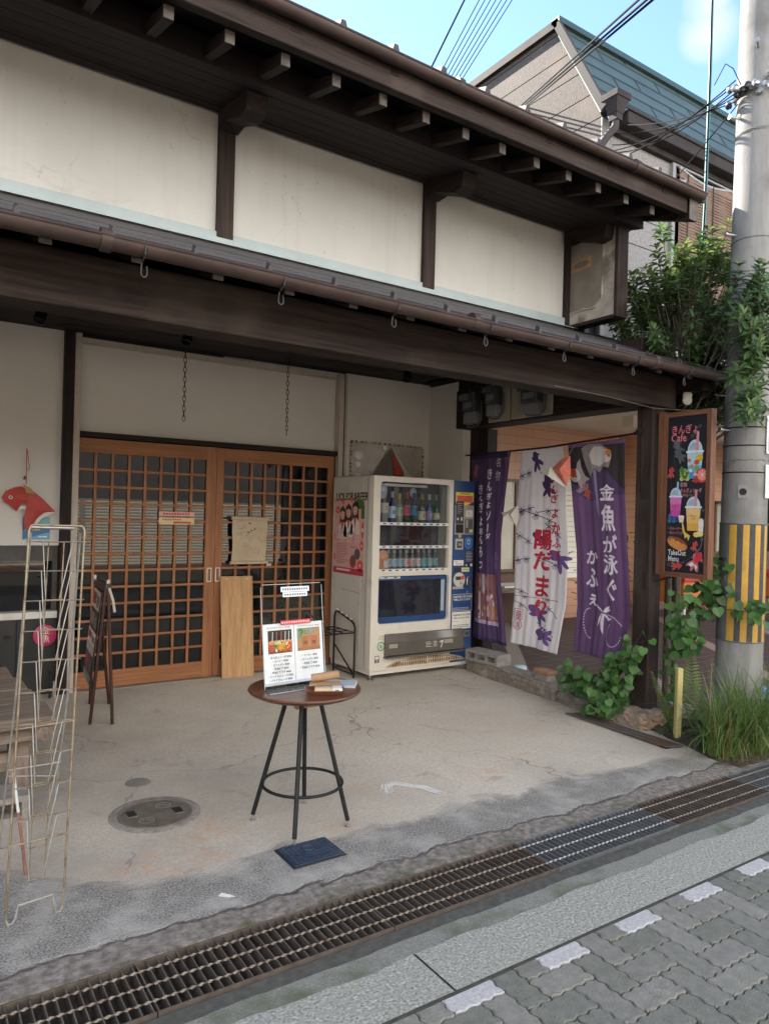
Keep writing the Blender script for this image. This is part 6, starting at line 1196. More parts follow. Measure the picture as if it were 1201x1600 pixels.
# ------------------------------------------------------------------ electricity meters on the side beam
MB_ = mat('cream_meter_board', (0.30, 0.265, 0.20), (0.24, 0.21, 0.16), ns=9, rough=0.6, c3=(0.17, 0.15, 0.12), s3=30, t3=(0.64, 0.7))
MDK = mat('meter_dark_grey', (0.04, 0.043, 0.048), (0.06, 0.063, 0.068), ns=8, rough=0.3); MLG = mat('meter_grey', (0.13, 0.135, 0.145), (0.16, 0.165, 0.175), ns=6, rough=0.35); MGL = mat('meter_window', (0.10, 0.105, 0.11), rough=0.06, spec=0.7)
def meter(y, z, w, h, label, board=None):
    t = thing('electricity_meter', label, 'electricity meter', (4.46, y, z), 'electricity meters on the side beam'); X = 4.468
    if board:
        b = MB(); b.box(X - 0.022, board[0], board[2], X, board[1], board[3], MB_); b.build('mounting_board', t, bev=0.012)
        X -= 0.023
    b = MB(); b.box(X - 0.09, y - w / 2, z - 0.01, X, y + w / 2, z + h * 0.55, MDK); b.build('meter_body', t, bev=0.012)
    b = MB(); b.box(X - 0.075, y - w / 2 + 0.004, z - h * 0.42, X, y + w / 2 - 0.004, z - 0.012, MLG); b.build('terminal_cover', t, bev=0.008)
    b = MB(); b.box(X - 0.118, y - w * 0.1, z + 0.09, X - 0.0905, y + w * 0.58, z + h * 0.5, MGL); b.box(X - 0.098, y - w * 0.35, z + 0.02, X - 0.0905, y + w * 0.3, z + 0.07, MLG); b.build('display', t, bev=0.004)
    b = MB(); b.tube([(X - 0.06, y + w * 0.3, z - h * 0.42), (X - 0.05, y + w * 0.2, z - h * 0.5), (X - 0.03, y - w * 0.4, z - h * 0.5), (X - 0.02, y - w * 0.66, z - h * 0.32), (X - 0.02, y - w * 0.68, z + h * 0.3)], 0.008, MDK, 8)
    b.tube([(X - 0.04, y, z + h * 0.55), (X - 0.05, y + 0.02, z + h * 0.62), (X - 0.02, y + 0.06, z + h * 0.7)], 0.009, MDK, 8); b.build('cable', t, smooth=60)
    return t
meter(5.19, 2.44, 0.17, 0.30, 'electricity meter nearest the white wall, without a visible board')
meter(4.86, 2.47, 0.14, 0.28, 'electricity meter in the middle on a narrow cream board', (4.70, 4.98, 2.305, 2.64))
meter(4.385, 2.43, 0.2, 0.24, 'widest electricity meter on the broad cream board next to the beam end', (4.20, 4.685, 2.31, 2.63))
# ------------------------------------------------------------------ hanging cloth banners
ROD = thing('banner_rod', 'thin dark rod carrying the three cloth banners', 'rod', (4.42, 4.2, 2.04)); b = MB()
b.tube([(4.62, 5.50, 2.045), (4.54, 4.33, 2.05), (4.455, 3.33, 2.09)], 0.008, BLKP, 8); b.tube([(4.457, 3.39, 2.088), (4.455, 3.35, 2.09)], 0.014, IRN, 8); b.lathe([(0.018, 0), (0.018, 0.03)], (4.40, 3.30, 2.088), IRN, 12, axis=(-1, 0, 0)); b.build('rod', ROD, smooth=60)
def interp(tab, t):
    for (t0, *a), (t1, *c) in zip(tab[:-1], tab[1:]):
        if t <= t1 or t1 == tab[-1][0]:
            k = (t - t0) / (t1 - t0); k = max(0, min(1, k)); k = k * k * (3 - 2 * k) * 0.5 + k * 0.5; return [p + (q - p) * k for p, q in zip(a, c)]
def banner(label, tab, ph, amp, mcloth, mhem, bands=()):
    """tab rows: (t from top 0..1, y of the left edge as seen, y of the right edge, z)"""
    t = thing('cloth_banner', label, 'banner', (4.42, (tab[0][1] + tab[0][2]) / 2, tab[0][3]), 'cloth banners hanging from the rod')
    def S(s, q, l=0.0):
        yl, yr, z = interp(tab, q); w = amp * (0.35 + 0.9 * q) * (math.sin(s * 9 + ph + q * 1.5) * 0.6 + math.sin(s * 21 + ph * 2 - q) * 0.35 + 0.22 * math.sin(s * 47 + ph)) + 0.03 * math.sin(q * 3 + ph)
        yy = yl + (yr - yl) * s; return Vector((4.45 + (yy - 3.3) * 0.085 + w - l, yy, z))
    NS, NQ = 64, 150; b = MB(); vs = []
    for j in range(NQ + 1):
        for i in range(NS + 1): vs.append(S(i / NS, j / NQ))
    def idx(i, j): return j * (NS + 1) + i
    b.v = [tuple(v) for v in vs]
    for j in range(NQ):
        for i in range(NS):
            q = (j + 0.5) / NQ; m = mhem if (q < 0.03 or q > 0.975) else (mcloth(i / NS, q) if callable(mcloth) else mcloth)
            b.f.append([idx(i, j), idx(i, j + 1), idx(i + 1, j + 1), idx(i + 1, j)]); b.m.append(b.mi(m))
    o = b.build('cloth', t, smooth=180); sm = o.modifiers.new('thickness', 'SOLIDIFY'); sm.thickness = 0.0012; sm.offset = 1
    W_ = abs(tab[0][2] - tab[0][1]); Hh = tab[0][3] - tab[-1][3]
    def warp(v): return S(v.y / W_, -v.z / Hh, 0.0022 - v.x)
    return t, W_, Hh, warp
class Cloth(Flat):
    def __init__(s): Flat.__init__(s, (0, 0, 0), (0, 1, 0), (0, 0, 1), 0.0008); s.N = Vector((-1, 0, 0))
    def done(s, name, t, warp): return s.build(name, t, refine=0.016, warp=warp)
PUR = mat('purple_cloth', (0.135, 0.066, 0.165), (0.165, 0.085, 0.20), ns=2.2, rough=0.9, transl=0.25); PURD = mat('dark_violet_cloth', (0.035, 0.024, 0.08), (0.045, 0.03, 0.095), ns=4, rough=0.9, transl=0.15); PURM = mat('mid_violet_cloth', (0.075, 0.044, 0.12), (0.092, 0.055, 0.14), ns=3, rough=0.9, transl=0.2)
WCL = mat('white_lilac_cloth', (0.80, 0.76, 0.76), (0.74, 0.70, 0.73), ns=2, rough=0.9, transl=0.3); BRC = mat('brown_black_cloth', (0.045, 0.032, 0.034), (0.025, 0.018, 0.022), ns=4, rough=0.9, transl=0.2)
LIL = flat('e2d6e4'); RDI = flat('b8283f'); VIO = flat('45305f', 0.8); VIO2 = flat('6a4c86', 0.8)
# left banner
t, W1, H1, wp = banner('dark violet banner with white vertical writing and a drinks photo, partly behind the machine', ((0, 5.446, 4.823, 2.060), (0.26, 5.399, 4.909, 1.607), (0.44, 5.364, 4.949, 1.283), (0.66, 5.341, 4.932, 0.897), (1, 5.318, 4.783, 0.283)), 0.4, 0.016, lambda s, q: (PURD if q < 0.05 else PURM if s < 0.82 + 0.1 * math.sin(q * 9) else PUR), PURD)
f = Cloth(); f.vtext('名物', 0.455, -0.085, 0.085, LIL, 1, 1.25, slant=0.1); f.vtext('きんぎょソーダ', 0.325, -0.17, 0.092, LIL, 1, 1.08, 0.0, fat=0.0025, slant=0.1); f.vtext('きんぎょあんみつ', 0.16, -0.29, 0.098, LIL, 1, 1.06, 0.0, fat=0.0025, slant=0.1)
f.done('lettering', t, wp)
f = Cloth(); f.fish(0.09, -0.17, 0.13, flat('b05a5e'), 1, 1.1, flat('a85862'), ck)
for r in (0.05, 0.08, 0.10): f.line([(0.12 + r * math.cos(a * .3), -0.25 + r * math.sin(a * .3)) for a in range(2, 21)], 0.004, flat('7a5a8e'), 0.7)
for r in (0.02, 0.035, 0.05): f.line([(0.50 + r * math.cos(a * .3), -1.02 + r * 1.2 * math.sin(a * .3)) for a in range(0, 21)], 0.005, flat('9a7fb0'), 0.7)
f.rect(0.02, -1.58, 0.50, -1.16, flat('8a5a5c'), 0.8); f.rect(0.02, -1.6, 0.50, -1.57, flat('b6a2bc'), 1.2)
f.ell(0.24, -1.27, 0.088, 0.12, flat('a86a64'), 1.2); f.ell(0.24, -1.27, 0.07, 0.098, flat('b9a8b4'), 1.6); f.poly([(0.10, -1.54), (0.13, -1.36), (0.2, -1.36), (0.22, -1.54)], flat('b49aa2'), 1.4); f.poly([(0.26, -1.54), (0.28, -1.38), (0.38, -1.38), (0.40, -1.54)], flat('b08a8a'), 1.4); f.poly([(0.40, -1.56), (0.39, -1.42), (0.47, -1.42), (0.49, -1.56)], flat('b07a3c'), 1.6)
rq = random.Random(2)
for k in range(34): f.ell(rq.uniform(0.05, 0.47), rq.uniform(-1.56, -1.32), rq.uniform(.008, .022), rq.uniform(.008, .02), flat(rq.choice(('c8b0b8', '9c4c48', 'c09a60', '7a8aa8', 'd0c4cc', '6a3a3c'))), 1.8, 10)
f.done('drinks_print', t, wp)
# middle banner
t, W2, H2, wp = banner('white banner with large red characters and violet goldfish', ((0, 4.687, 4.159, 2.047), (0.22, 4.710, 4.093, 1.656), (0.5, 4.698, 4.021, 1.172), (0.75, 4.676, 4.021, 0.741), (1, 4.715, 4.109, 0.338)), 2.1, 0.014, WCL, WCL)
f = Cloth(); f.vtext('陽だまり', 0.285, -0.66, 0.185, RDI, 2, 1.06, 0.0, fat=0.006, slant=0.08); f.vtext('きんぎょかふぇ', 0.395, -0.175, 0.092, RDI, 2, 1.18, 0.0, fat=0.003, slant=0.08, drift=0.005)
f.done('lettering', t, wp)
f = Cloth()
for x, y, L_, r_, c in ((0.20, -0.09, 0.17, 2.0, VIO), (0.335, -0.285, 0.22, 1.7, VIO), (0.42, -0.90, 0.24, 2.4, VIO2), (0.24, -1.39, 0.22, 2.6, VIO2), (0.33, -1.56, 0.20, 2.9, VIO2), (0.24, -0.72, 0.16, 2.7, VIO)): f.fish(x, y, L_, c, 0.8, r_, c, flat('2a1c40'))
def bamboo(x0, y0, x1, y1, n):
    f.line([(x0, y0), ((x0 + x1) / 2, (y0 + y1) / 2 + 0.006), (x1, y1)], 0.0055, VIO, 0.6)
    for i in range(n):
        q = (i + 0.5) / n; x, y = x0 + (x1 - x0) * q, y0 + (y1 - y0) * q
        for a in (-2.4, -1.9, -1.4, -0.9, -0.4, 0.5, 1.6, 2.6): f.line([(x, y), (x + 0.020 * math.cos(a), y + 0.012 * math.sin(a) + .004), (x + 0.034 * math.cos(a - .25), y + 0.034 * math.sin(a - .25))], 0.0045, VIO, 0.6)
for a in ((0.0, -0.22, 0.16, -0.19, 2), (0.25, -0.2, 0.38, -0.21, 1), (0.0, -0.56, 0.20, -0.51, 2), (0.0, -0.52, 0.42, -0.62, 3), (0.22, -0.55, 0.46, -0.53, 1), (0.0, -0.7, 0.18, -0.78, 2), (0.30, -0.62, 0.47, -0.72, 2), (0.0, -0.98, 0.17, -0.95, 2), (0.22, -0.93, 0.47, -1.0, 2), (0.0, -1.18, 0.16, -1.22, 1), (0.0, -1.25, 0.46, -1.24, 2), (0.27, -1.28, 0.47, -1.42, 1), (0.0, -1.32, 0.18, -1.40, 1), (0.26, -1.48, 0.46, -1.56, 1)): bamboo(*a)
f.done('goldfish_print', t, wp)
f = Cloth(); STP = flat('a83a5c', 0.8); f.ring(0.075, -1.52, 0.04, 0.005, STP, 1, 24); f.line([(0.035, -1.40), (0.115, -1.40), (0.115, -1.48), (0.035, -1.48), (0.035, -1.40)], 0.005, STP, 1); f.text('華', 0.075, -1.475, 0.075, STP, 1, 'CENTER'); f.text('園', 0.075, -1.542, 0.052, STP, 1, 'CENTER'); f.done('red_seal', t, wp)
# right banner
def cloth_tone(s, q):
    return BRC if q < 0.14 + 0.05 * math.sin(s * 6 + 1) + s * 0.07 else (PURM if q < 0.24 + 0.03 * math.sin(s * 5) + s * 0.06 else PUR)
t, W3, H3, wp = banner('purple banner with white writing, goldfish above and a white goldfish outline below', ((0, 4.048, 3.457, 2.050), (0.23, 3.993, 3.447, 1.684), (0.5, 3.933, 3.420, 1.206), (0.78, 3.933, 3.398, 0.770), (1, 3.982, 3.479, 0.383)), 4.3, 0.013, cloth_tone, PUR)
f = Cloth(); f.vtext('金魚が泳ぐ', 0.405, -0.335, 0.165, LIL, 1.5, 1.08, 0.0, fat=0.0042, slant=0.06); f.vtext('かふぇ', 0.185, -0.83, 0.15, LIL, 1.5, 1.05, 0.0, fat=0.0042, slant=0.08); f.done('lettering', t, wp)
f = Cloth(); KO = flat('c9c2c2'); OR = flat('c8752c'); OR2 = flat('c2452a')
f.poly([(0.16, -0.14), (0.14, -0.06), (0.22, -0.02), (0.34, -0.03), (0.42, -0.08), (0.46, -0.15), (0.43, -0.21), (0.37, -0.2), (0.33, -0.24), (0.27, -0.21), (0.23, -0.27), (0.19, -0.21)], flat('8f8688', 0.8), 0.6)
f.poly([(0.22, -0.12), (0.28, -0.05), (0.36, -0.06), (0.42, -0.10), (0.4, -0.17), (0.33, -0.2), (0.25, -0.18)], KO, 0.9); f.ell(0.415, -0.13, 0.045, 0.045, KO, 1.0); f.ell(0.43, -0.11, 0.03, 0.024, OR, 1.2); f.ell(0.438, -0.135, 0.009, 0.009, ck, 1.5, 10)
f.poly([(0.06, -0.26), (0.09, -0.17), (0.12, -0.14), (0.13, -0.2), (0.17, -0.26), (0.22, -0.28), (0.17, -0.3), (0.15, -0.37), (0.11, -0.36)], flat('a39a9c', 0.8), 0.7); f.ell(0.06, -0.255, 0.055, 0.05, KO, 0.9); f.ell(0.04, -0.235, 0.036, 0.032, OR2, 1.1); f.ell(0.075, -0.26, 0.008, 0.008, ck, 1.3, 10)
f.fish(0.175, -0.42, 0.17, flat('a8504a'), 1, -1.2, flat('a06a72'), ck); f.poly([(0.04, -0.40), (0.12, -0.37), (0.14, -0.40), (0.09, -0.43)], flat('8c8292', 0.8), 0.7)
f.poly([(0.26, -0.22), (0.29, -0.22), (0.31, -0.6), (0.28, -0.55)], flat('8a7fa0', 0.8), 0.6)
f.done('goldfish_print', t, wp)
f = Cloth(); cx, cy_ = 0.31, -1.34
for pts in ([(0, 0), (-0.05, 0.05), (-0.075, 0.085), (-0.07, 0.04), (-0.02, 0.0)], [(0, 0), (0.03, 0.06), (0.07, 0.085), (0.06, 0.04), (0.09, 0.03), (0.03, -0.005)], [(0.01, -0.01), (0.07, -0.04), (0.11, -0.045), (0.07, -0.065), (0.02, -0.03)], [(-0.005, -0.01), (-0.02, -0.08), (0.0, -0.12), (0.03, -0.15), (0.02, -0.07), (0.02, -0.02)], [(-0.01, 0), (-0.04, -0.05), (-0.045, -0.11), (-0.02, -0.06)]): f.poly([(cx + p, cy_ + q) for p, q in pts], LIL, 1)
for k in range(18):
    a = math.pi * (0.5 + k / 17); f.ell(0.14 + 0.085 * math.cos(a) * 0.8 + (k / 17) * 0.04, -1.43 + 0.10 * math.sin(a), 0.005, 0.005, LIL, 1, 8)
    a2 = math.pi * (0.75 + 1.2 * k / 17); f.ell(0.45 + 0.07 * math.cos(a2), -1.48 + 0.075 * math.sin(a2), 0.005, 0.005, LIL, 1, 8); f.ell(0.36 + 0.009 * k, -1.36 - 0.06 * (k / 17) ** 2, 0.004, 0.004, LIL, 1, 8)
f.done('dotted_goldfish', t, wp)
# paper goldfish lanterns near the banners
def papfish(label, pts, wing, cloc, m1, m2):
    t = thing('paper_goldfish', label, 'ornament', cloc); b = MB(); ctr = Vector(cloc); P_ = [Vector(p) for p in pts]; off = Vector((-0.05, 0, 0))
    b.add([ctr + off] + P_ + [ctr - off], [(0, 1 + i, 1 + (i + 1) % len(P_)) for i in range(len(P_))] + [(len(P_) + 1, 1 + (i + 1) % len(P_), 1 + i) for i in range(len(P_))], m1); b.build('fish_body', t)
    b = MB(); Q = [Vector(p) for p in wing]; c = sum(Q, Vector()) / len(Q) + Vector((-0.06, 0, 0)); b.add([c] + Q, [(0, 1 + i, 1 + (i + 1) % len(Q)) for i in range(len(Q))], m2); b.build('white_fin', t)
    b = MB(); b.tube([ctr + Vector((0, 0, 0.05)), (4.40, ctr.y, 2.04)], 0.0015, flat('b0a89c'), 4); b.build('cord', t)
RSP = mat('speckled_red_paper', (0.52, 0.11, 0.075), (0.58, 0.20, 0.15), ns=50, rough=0.7); WPP = mat('white_paper', (0.60, 0.57, 0.50), (0.54, 0.50, 0.44), ns=5, rough=0.8)
papfish('speckled red and white paper goldfish hung between the white and purple banners', [(4.28, 4.03, 1.84), (4.28, 3.92, 1.92), (4.28, 3.84, 1.935), (4.28, 3.83, 1.80), (4.28, 3.87, 1.70), (4.28, 3.95, 1.77)], [(4.27, 4.16, 1.83), (4.27, 4.03, 1.86), (4.27, 3.95, 1.775), (4.27, 3.87, 1.69), (4.27, 3.95, 1.735), (4.27, 4.06, 1.79)], (4.28, 3.90, 1.83), RSP, WPP)
papfish('plain white paper goldfish hung between the violet and white banners', [(4.5, 4.78, 1.49), (4.5, 4.62, 1.555), (4.5, 4.6, 1.46), (4.5, 4.63, 1.36), (4.5, 4.68, 1.42)], [(4.49, 4.82, 1.49), (4.49, 4.70, 1.50), (4.49, 4.65, 1.38), (4.49, 4.72, 1.43)], (4.5, 4.66, 1.47), WPP, WPP)

# ------------------------------------------------------------------ menu signboard beside the post
SB = thing('menu_signboard', 'tall black menu signboard in a brown wooden frame fixed to the corner post', 'signboard', (4.47, 2.98, 1.64))
sy0, sy1, sz0, sz1, sxx = 3.15, 2.785, 1.065, 2.21, 4.465
b = MB(); b.box(sxx, sy1 + 0.02, sz0 + 0.02, sxx + 0.03, sy0 - 0.02, sz1 - 0.02, mat('black_sign_face', (0.010, 0.011, 0.016), (0.014, 0.015, 0.021), ns=5, rough=0.35)); b.build('board', SB)
b = MB(); fwid = 0.034
b.box(sxx - 0.010, sy0 - fwid, sz0, sxx + 0.05, sy0, sz1, SIGNW[2]); b.box(sxx - 0.010, sy1, sz0, sxx + 0.05, sy1 + fwid, sz1, SIGNW[2]); b.box(sxx - 0.0095, sy1 + fwid, sz1 - fwid, sxx + 0.049, sy0 - fwid, sz1, SIGNW[1]); b.box(sxx - 0.0095, sy1 + fwid, sz0, sxx + 0.049, sy0 - fwid, sz0 + fwid, SIGNW[1])
b.box(sxx - 0.012, sy0 + 0.001, sz0 + 0.01, sxx + 0.035, sy0 + 0.036, sz1 + 0.01, SIGNW[2]); b.build('frame', SB, bev=0.003)
b = MB(); b.beam((sxx + 0.02, 3.2, 1.02), (sxx + 0.02, 3.05, 1.07), 0.012, 0.012, IRN); b.tube([(sxx + 0.02, 3.215, 2.19), (sxx + 0.02, 3.1, 2.215)], 0.006, IRN, 6); b.build('bracket', SB)
f0 = lambda: Flat((sxx, sy0 - fwid, sz0 + fwid), (0, -1, 0), (0, 0, 1))
# sign face: 0.297 wide, 1.077 high
PKL = flat('d07078'); PKT = flat('c8868c')
f = f0(); f.text('きんぎょ', 0.025, 0.962, 0.068, PKL, 1, bold=0.012, sx=0.78); f.text('Cafe', 0.025, 0.905, 0.075, PKL, 1, bold=0.012, sx=0.85)
f.text('・名物', 0.075, 0.592, 0.034, PKT, 1, bold=0.012, sx=0.8); f.text('きんぎょソーダ', 0.103, 0.553, 0.032, PKT, 1, bold=0.012, sx=0.73); f.text('(季節のフルーツ)', 0.12, 0.525, 0.02, PKT, 1, sx=0.72)
f.text('・スムージー', 0.012, 0.293, 0.026, PKT, 1, bold=0.012, sx=0.72); f.text('・ホットドッグ', 0.012, 0.262, 0.026, PKT, 1, bold=0.012, sx=0.68)
f.text('TakeOut', 0.022, 0.118, 0.052, flat('d9dde2'), 1, bold=0.008, sx=0.72); f.text('Menu', 0.022, 0.075, 0.052, flat('d9dde2'), 1, bold=0.008, sx=0.72); f.build('lettering', SB)
def cup(f, cx, z0, w, h, liquid, straw, lid='b8c4d4', txt=None):
    f.poly([(cx - w * 0.36, z0), (cx + w * 0.36, z0), (cx + w * 0.46, z0 + h * 0.62), (cx - w * 0.46, z0 + h * 0.62)], flat(liquid[0]), 1)
    for i, c in enumerate(liquid[1:]):
        q0 = 0.62 * (i + 1) / len(liquid); wa = 0.36 + 0.10 * q0 / 0.62; f.poly([(cx - w * wa, z0 + h * q0), (cx + w * wa, z0 + h * q0), (cx + w * 0.46, z0 + h * 0.62), (cx - w * 0.46, z0 + h * 0.62)], flat(c), 1 + 0.3 * (i + 1))
    f.line([(cx + w * 0.12, z0 + h * 0.60), (cx + w * 0.16, z0 + h * 1.12)], w * 0.15, flat(straw), 2.2)
    f.ell(cx, z0 + h * 0.66, w * 0.44, h * 0.27, flat(lid), 2.0, 20, 0, 0, math.pi); f.ell(cx - w * 0.05, z0 + h * 0.69, w * 0.3, h * 0.17, flat('9aa8bc'), 2.1, 20, 0, 0, math.pi)
    f.rect(cx - w * 0.53, z0 + h * 0.62, cx + w * 0.53, z0 + h * 0.665, flat('d0dae4'), 2.4); f.line([(cx + w * 0.15, z0 + h * 0.92), (cx + w * 0.16, z0 + h * 1.12)], w * 0.15, flat(straw), 2.6)
f = f0(); cup(f, 0.21, 0.645, 0.125, 0.285, ('3f86b8', '5ea8d0', '98c8dc', 'a8c4cc'), 'c88a86')
for x, z, r, c in ((0.245, 0.785, 0.026, 'd6a62c'), (0.225, 0.755, 0.02, 'c24a3a'), (0.17, 0.77, 0.014, 'c8603a'), (0.19, 0.73, 0.014, 'cc7a3c'), (0.225, 0.715, 0.018, '6a9a3c'), (0.18, 0.70, 0.012, 'd6dde0')): f.ell(x, z, r, r * 0.9, flat(c), 3)
for k in range(9): f.ell(0.115 + 0.022 * (k % 3), 0.645 + 0.024 * (k // 3) + 0.006 * (k % 2), 0.016, 0.016, flat('8fa85c' if k % 2 else 'a4b878'), 3, 14)
f.poly([(0.09, 0.70), (0.115, 0.735), (0.14, 0.70), (0.12, 0.69)], flat('3c7a38'), 3.3)
f.ell(0.265, 0.665, 0.048, 0.05, flat('b83c3a'), 3.2); f.ell(0.268, 0.668, 0.036, 0.039, flat('d87a6a'), 3.5)
for k in range(8): a = k * math.pi / 4; f.line([(0.268, 0.668), (0.268 + 0.034 * math.cos(a), 0.668 + 0.036 * math.sin(a))], 0.003, flat('ecd0c0'), 3.8)
f.poly([(0.19, 0.625), (0.215, 0.655), (0.245, 0.64), (0.23, 0.615)], flat('a83432'), 3.4); f.poly([(0.20, 0.665), (0.215, 0.69), (0.235, 0.668)], flat('e2b0a0'), 3.4); f.build('soda_drawing', SB)
f = f0(); cup(f, 0.072, 0.385, 0.098, 0.215, ('c0469a', 'c85aa4', 'd070b0'), '8ab8c8'); f.text('Blueberry', 0.072, 0.452, 0.018, flat('6a2a58'), 3, 'CENTER', sx=0.75); f.text('yogurt', 0.072, 0.435, 0.018, flat('6a2a58'), 3, 'CENTER', sx=0.75)
for k in range(9): f.ell(0.03 + 0.016 * (k % 4), 0.352 + 0.02 * (k // 4) + 0.005 * (k % 2), 0.012, 0.012, flat('34508c' if k % 2 else '466aa8'), 3, 12)
f.poly([(0.02, 0.34), (0.005, 0.365), (0.028, 0.36)], flat('3c6a5a'), 3.3); f.poly([(0.105, 0.345), (0.135, 0.345), (0.142, 0.385), (0.096, 0.387)], flat('d8c8c0'), 3.2); f.ell(0.119, 0.387, 0.022, 0.006, flat('e8dcd4'), 3.4); f.build('yogurt_drawing', SB)
f = f0(); cup(f, 0.208, 0.29, 0.118, 0.25, ('d8a044', 'd8b06a', 'dab87c'), 'c8888a'); f.text('Banana', 0.21, 0.388, 0.022, flat('b06a3a'), 3, 'CENTER', sx=0.75); f.text('milk', 0.21, 0.368, 0.022, flat('b06a3a'), 3, 'CENTER', sx=0.75)
f.poly([(0.125, 0.345), (0.135, 0.34), (0.15, 0.28), (0.19, 0.255), (0.175, 0.22), (0.168, 0.25), (0.15, 0.235), (0.145, 0.26), (0.13, 0.29)], flat('d8b84c'), 3.4); f.ell(0.235, 0.265, 0.022, 0.018, flat('d8c070'), 3.4); f.ell(0.262, 0.272, 0.024, 0.02, flat('e0cc84'), 3.6); f.poly([(0.25, 0.29), (0.285, 0.285), (0.287, 0.36), (0.275, 0.375), (0.262, 0.375), (0.25, 0.355)], flat('d8d8d2'), 3.2); f.build('banana_drawing', SB)
f = f0(); f.ell(0.092, 0.198, 0.082, 0.04, flat('b87038'), 1, 22, -0.36); f.ell(0.095, 0.214, 0.078, 0.022, flat('8c3f28'), 2, 20, -0.36); f.ell(0.088, 0.186, 0.072, 0.026, flat('c88448'), 2.4, 20, -0.36)
for k in range(9): x = 0.03 + 0.0145 * k; f.line([(x, 0.243 - 0.006 * k), (x + 0.008, 0.226 - 0.006 * k), (x + 0.014, 0.238 - 0.006 * k)], 0.005, flat('d8b040' if k % 3 else '6a8a3c'), 3)
f.build('hotdog_drawing', SB)
f = f0(); RF2 = flat('b83a34'); f.fish(0.035, 0.70, 0.085, RF2, 1, 1.4, flat('a85048')); f.fish(0.228, 0.195, 0.075, RF2, 1, 1.2, flat('a85048')); f.fish(0.10, 0.045, 0.09, RF2, 1, 0.1, flat('a85048')); f.fish(0.245, 0.10, 0.15, flat('c03040'), 1, 1.0, flat('c2666c')); f.poly([(0.21, 0.08), (0.18, 0.06), (0.2, 0.045), (0.225, 0.06)], flat('d8d0ce'), 2.5); f.poly([(0.225, 0.065), (0.235, 0.02), (0.25, 0.05)], flat('d8d0ce'), 2.5)
GY = flat('585c64'); f.fish(0.075, 0.875, 0.12, GY, 1, 2.0, flat('4a4e56')); f.fish(0.085, 0.815, 0.11, flat('4e525a'), 1, 2.3, GY)
rb = random.Random(5)
for x, z, r in ((0.245, 1.0, 0.008), (0.19, 0.94, 0.01), (0.215, 0.955, 0.006), (0.16, 0.545 - .02, 0.006), (0.165, 0.475, 0.008), (0.18, 0.468, 0.007), (0.28, 0.43, 0.007), (0.283, 0.36, 0.01), (0.286, 0.33, 0.006), (0.275, 0.235, 0.008), (0.24, 0.15, 0.008), (0.255, 0.165, 0.006), (0.03, 0.05, 0.008), (0.17, 0.06, 0.006)): f.ring(x, z, r, 0.0018, flat('8a9098'), 1, 14)
f.line([(0.245, 0.985), (0.2, 0.935), (0.13, 0.9), (0.08, 0.86), (0.05, 0.79), (0.06, 0.72), (0.09, 0.65)], 0.002, flat('5a6068'), 0.6); f.line([(0.28, 0.25), (0.27, 0.18), (0.22, 0.12), (0.14, 0.07), (0.05, 0.075), (0.0, 0.08)], 0.0018, flat('7a8088'), 0.6); f.line([(0.285, 0.25), (0.262, 0.17), (0.21, 0.115), (0.13, 0.062)], 0.0018, flat('7a8088'), 0.6)
f.build('fish_drawing', SB)
# cable insulators at the beam end
t = thing('insulator', 'white porcelain cable insulator hung at the eave beam end above the signboard', 'insulator', (4.70, 3.15, 2.36)); b = MB()
for z in (2.33, 2.365): b.lathe([(0.012, -0.016), (0.032, -0.012), (0.034, 0.0), (0.018, 0.005), (0.03, 0.012), (0.012, 0.018)], (4.715, 3.14, z), mat('porcelain', (0.62, 0.59, 0.5), rough=0.2), 18, axis=(-0.5, -0.8, 0.1))
b.tube([(4.70, 3.2, 2.46), (4.705, 3.18, 2.40), (4.71, 3.15, 2.37), (4.72, 3.16, 2.31), (4.70, 3.2, 2.29)], 0.007, IRN, 8); b.build('porcelain', t, smooth=40)

# ------------------------------------------------------------------ utility pole
PB, PT = Vector((4.90, 2.82, -0.2)), Vector((4.955, 2.785, 6.6))
def pole(z): k = (z - PB.z) / (PT.z - PB.z); return PB.lerp(PT, k)
def prad(z): return 0.153 - 0.0040 * z
UP = thing('utility_pole', 'grey concrete utility pole with a yellow and black striped guard', 'utility pole', (4.90, 2.82, 0))
ax = (PT - PB).normalized()
b = MB(); b.tube([pole(z) for z in (-0.2, 0.6, 1.4, 2.2, 3.0, 3.8, 4.6, 5.6, 6.6)], [prad(z) for z in (-0.2, 0.6, 1.4, 2.2, 3.0, 3.8, 4.6, 5.6, 6.6)], POLEC, 40); b.build('shaft', UP, smooth=60)
YEL = mat('yellow_stripe', (0.50, 0.275, 0.03), (0.42, 0.23, 0.028), ns=14, rough=0.6, c3=(0.30, 0.17, 0.04), s3=7, t3=(0.6, 0.75)); BKS = mat('black_stripe', (0.035, 0.036, 0.04), (0.055, 0.056, 0.06), ns=20, rough=0.7, bump=0.3, bs=100); GWR = mat('grey_wrap', (0.10, 0.10, 0.105), (0.13, 0.13, 0.135), ns=12, rough=0.7)
b = MB(); NSEG = 96; z0, z1 = 0.635, 1.445; r0, r1 = prad(z0) + 0.004, prad(z1) + 0.004; c0_, c1_ = pole(z0), pole(z1); vs = []
for j in range(NSEG):
    a = 2 * math.pi * j / NSEG
    vs += [c0_ + Vector((math.cos(a), math.sin(a), 0)) * r0, c1_ + Vector((math.cos(a), math.sin(a), 0)) * r1]
b.v = [tuple(v) for v in vs]
for j in range(NSEG):
    k = (j + 0.5) / NSEG * 360; k2 = (k - 176) % 360      # striped half faces the street
    m = GWR if not (2 < k2 < 275) else (YEL if int((k2 - 2) / 15.2) % 2 == 0 else BKS)
    b.f.append([2 * j, (2 * j + 2) % (2 * NSEG), (2 * j + 3) % (2 * NSEG), 2 * j + 1]); b.m.append(b.mi(m))
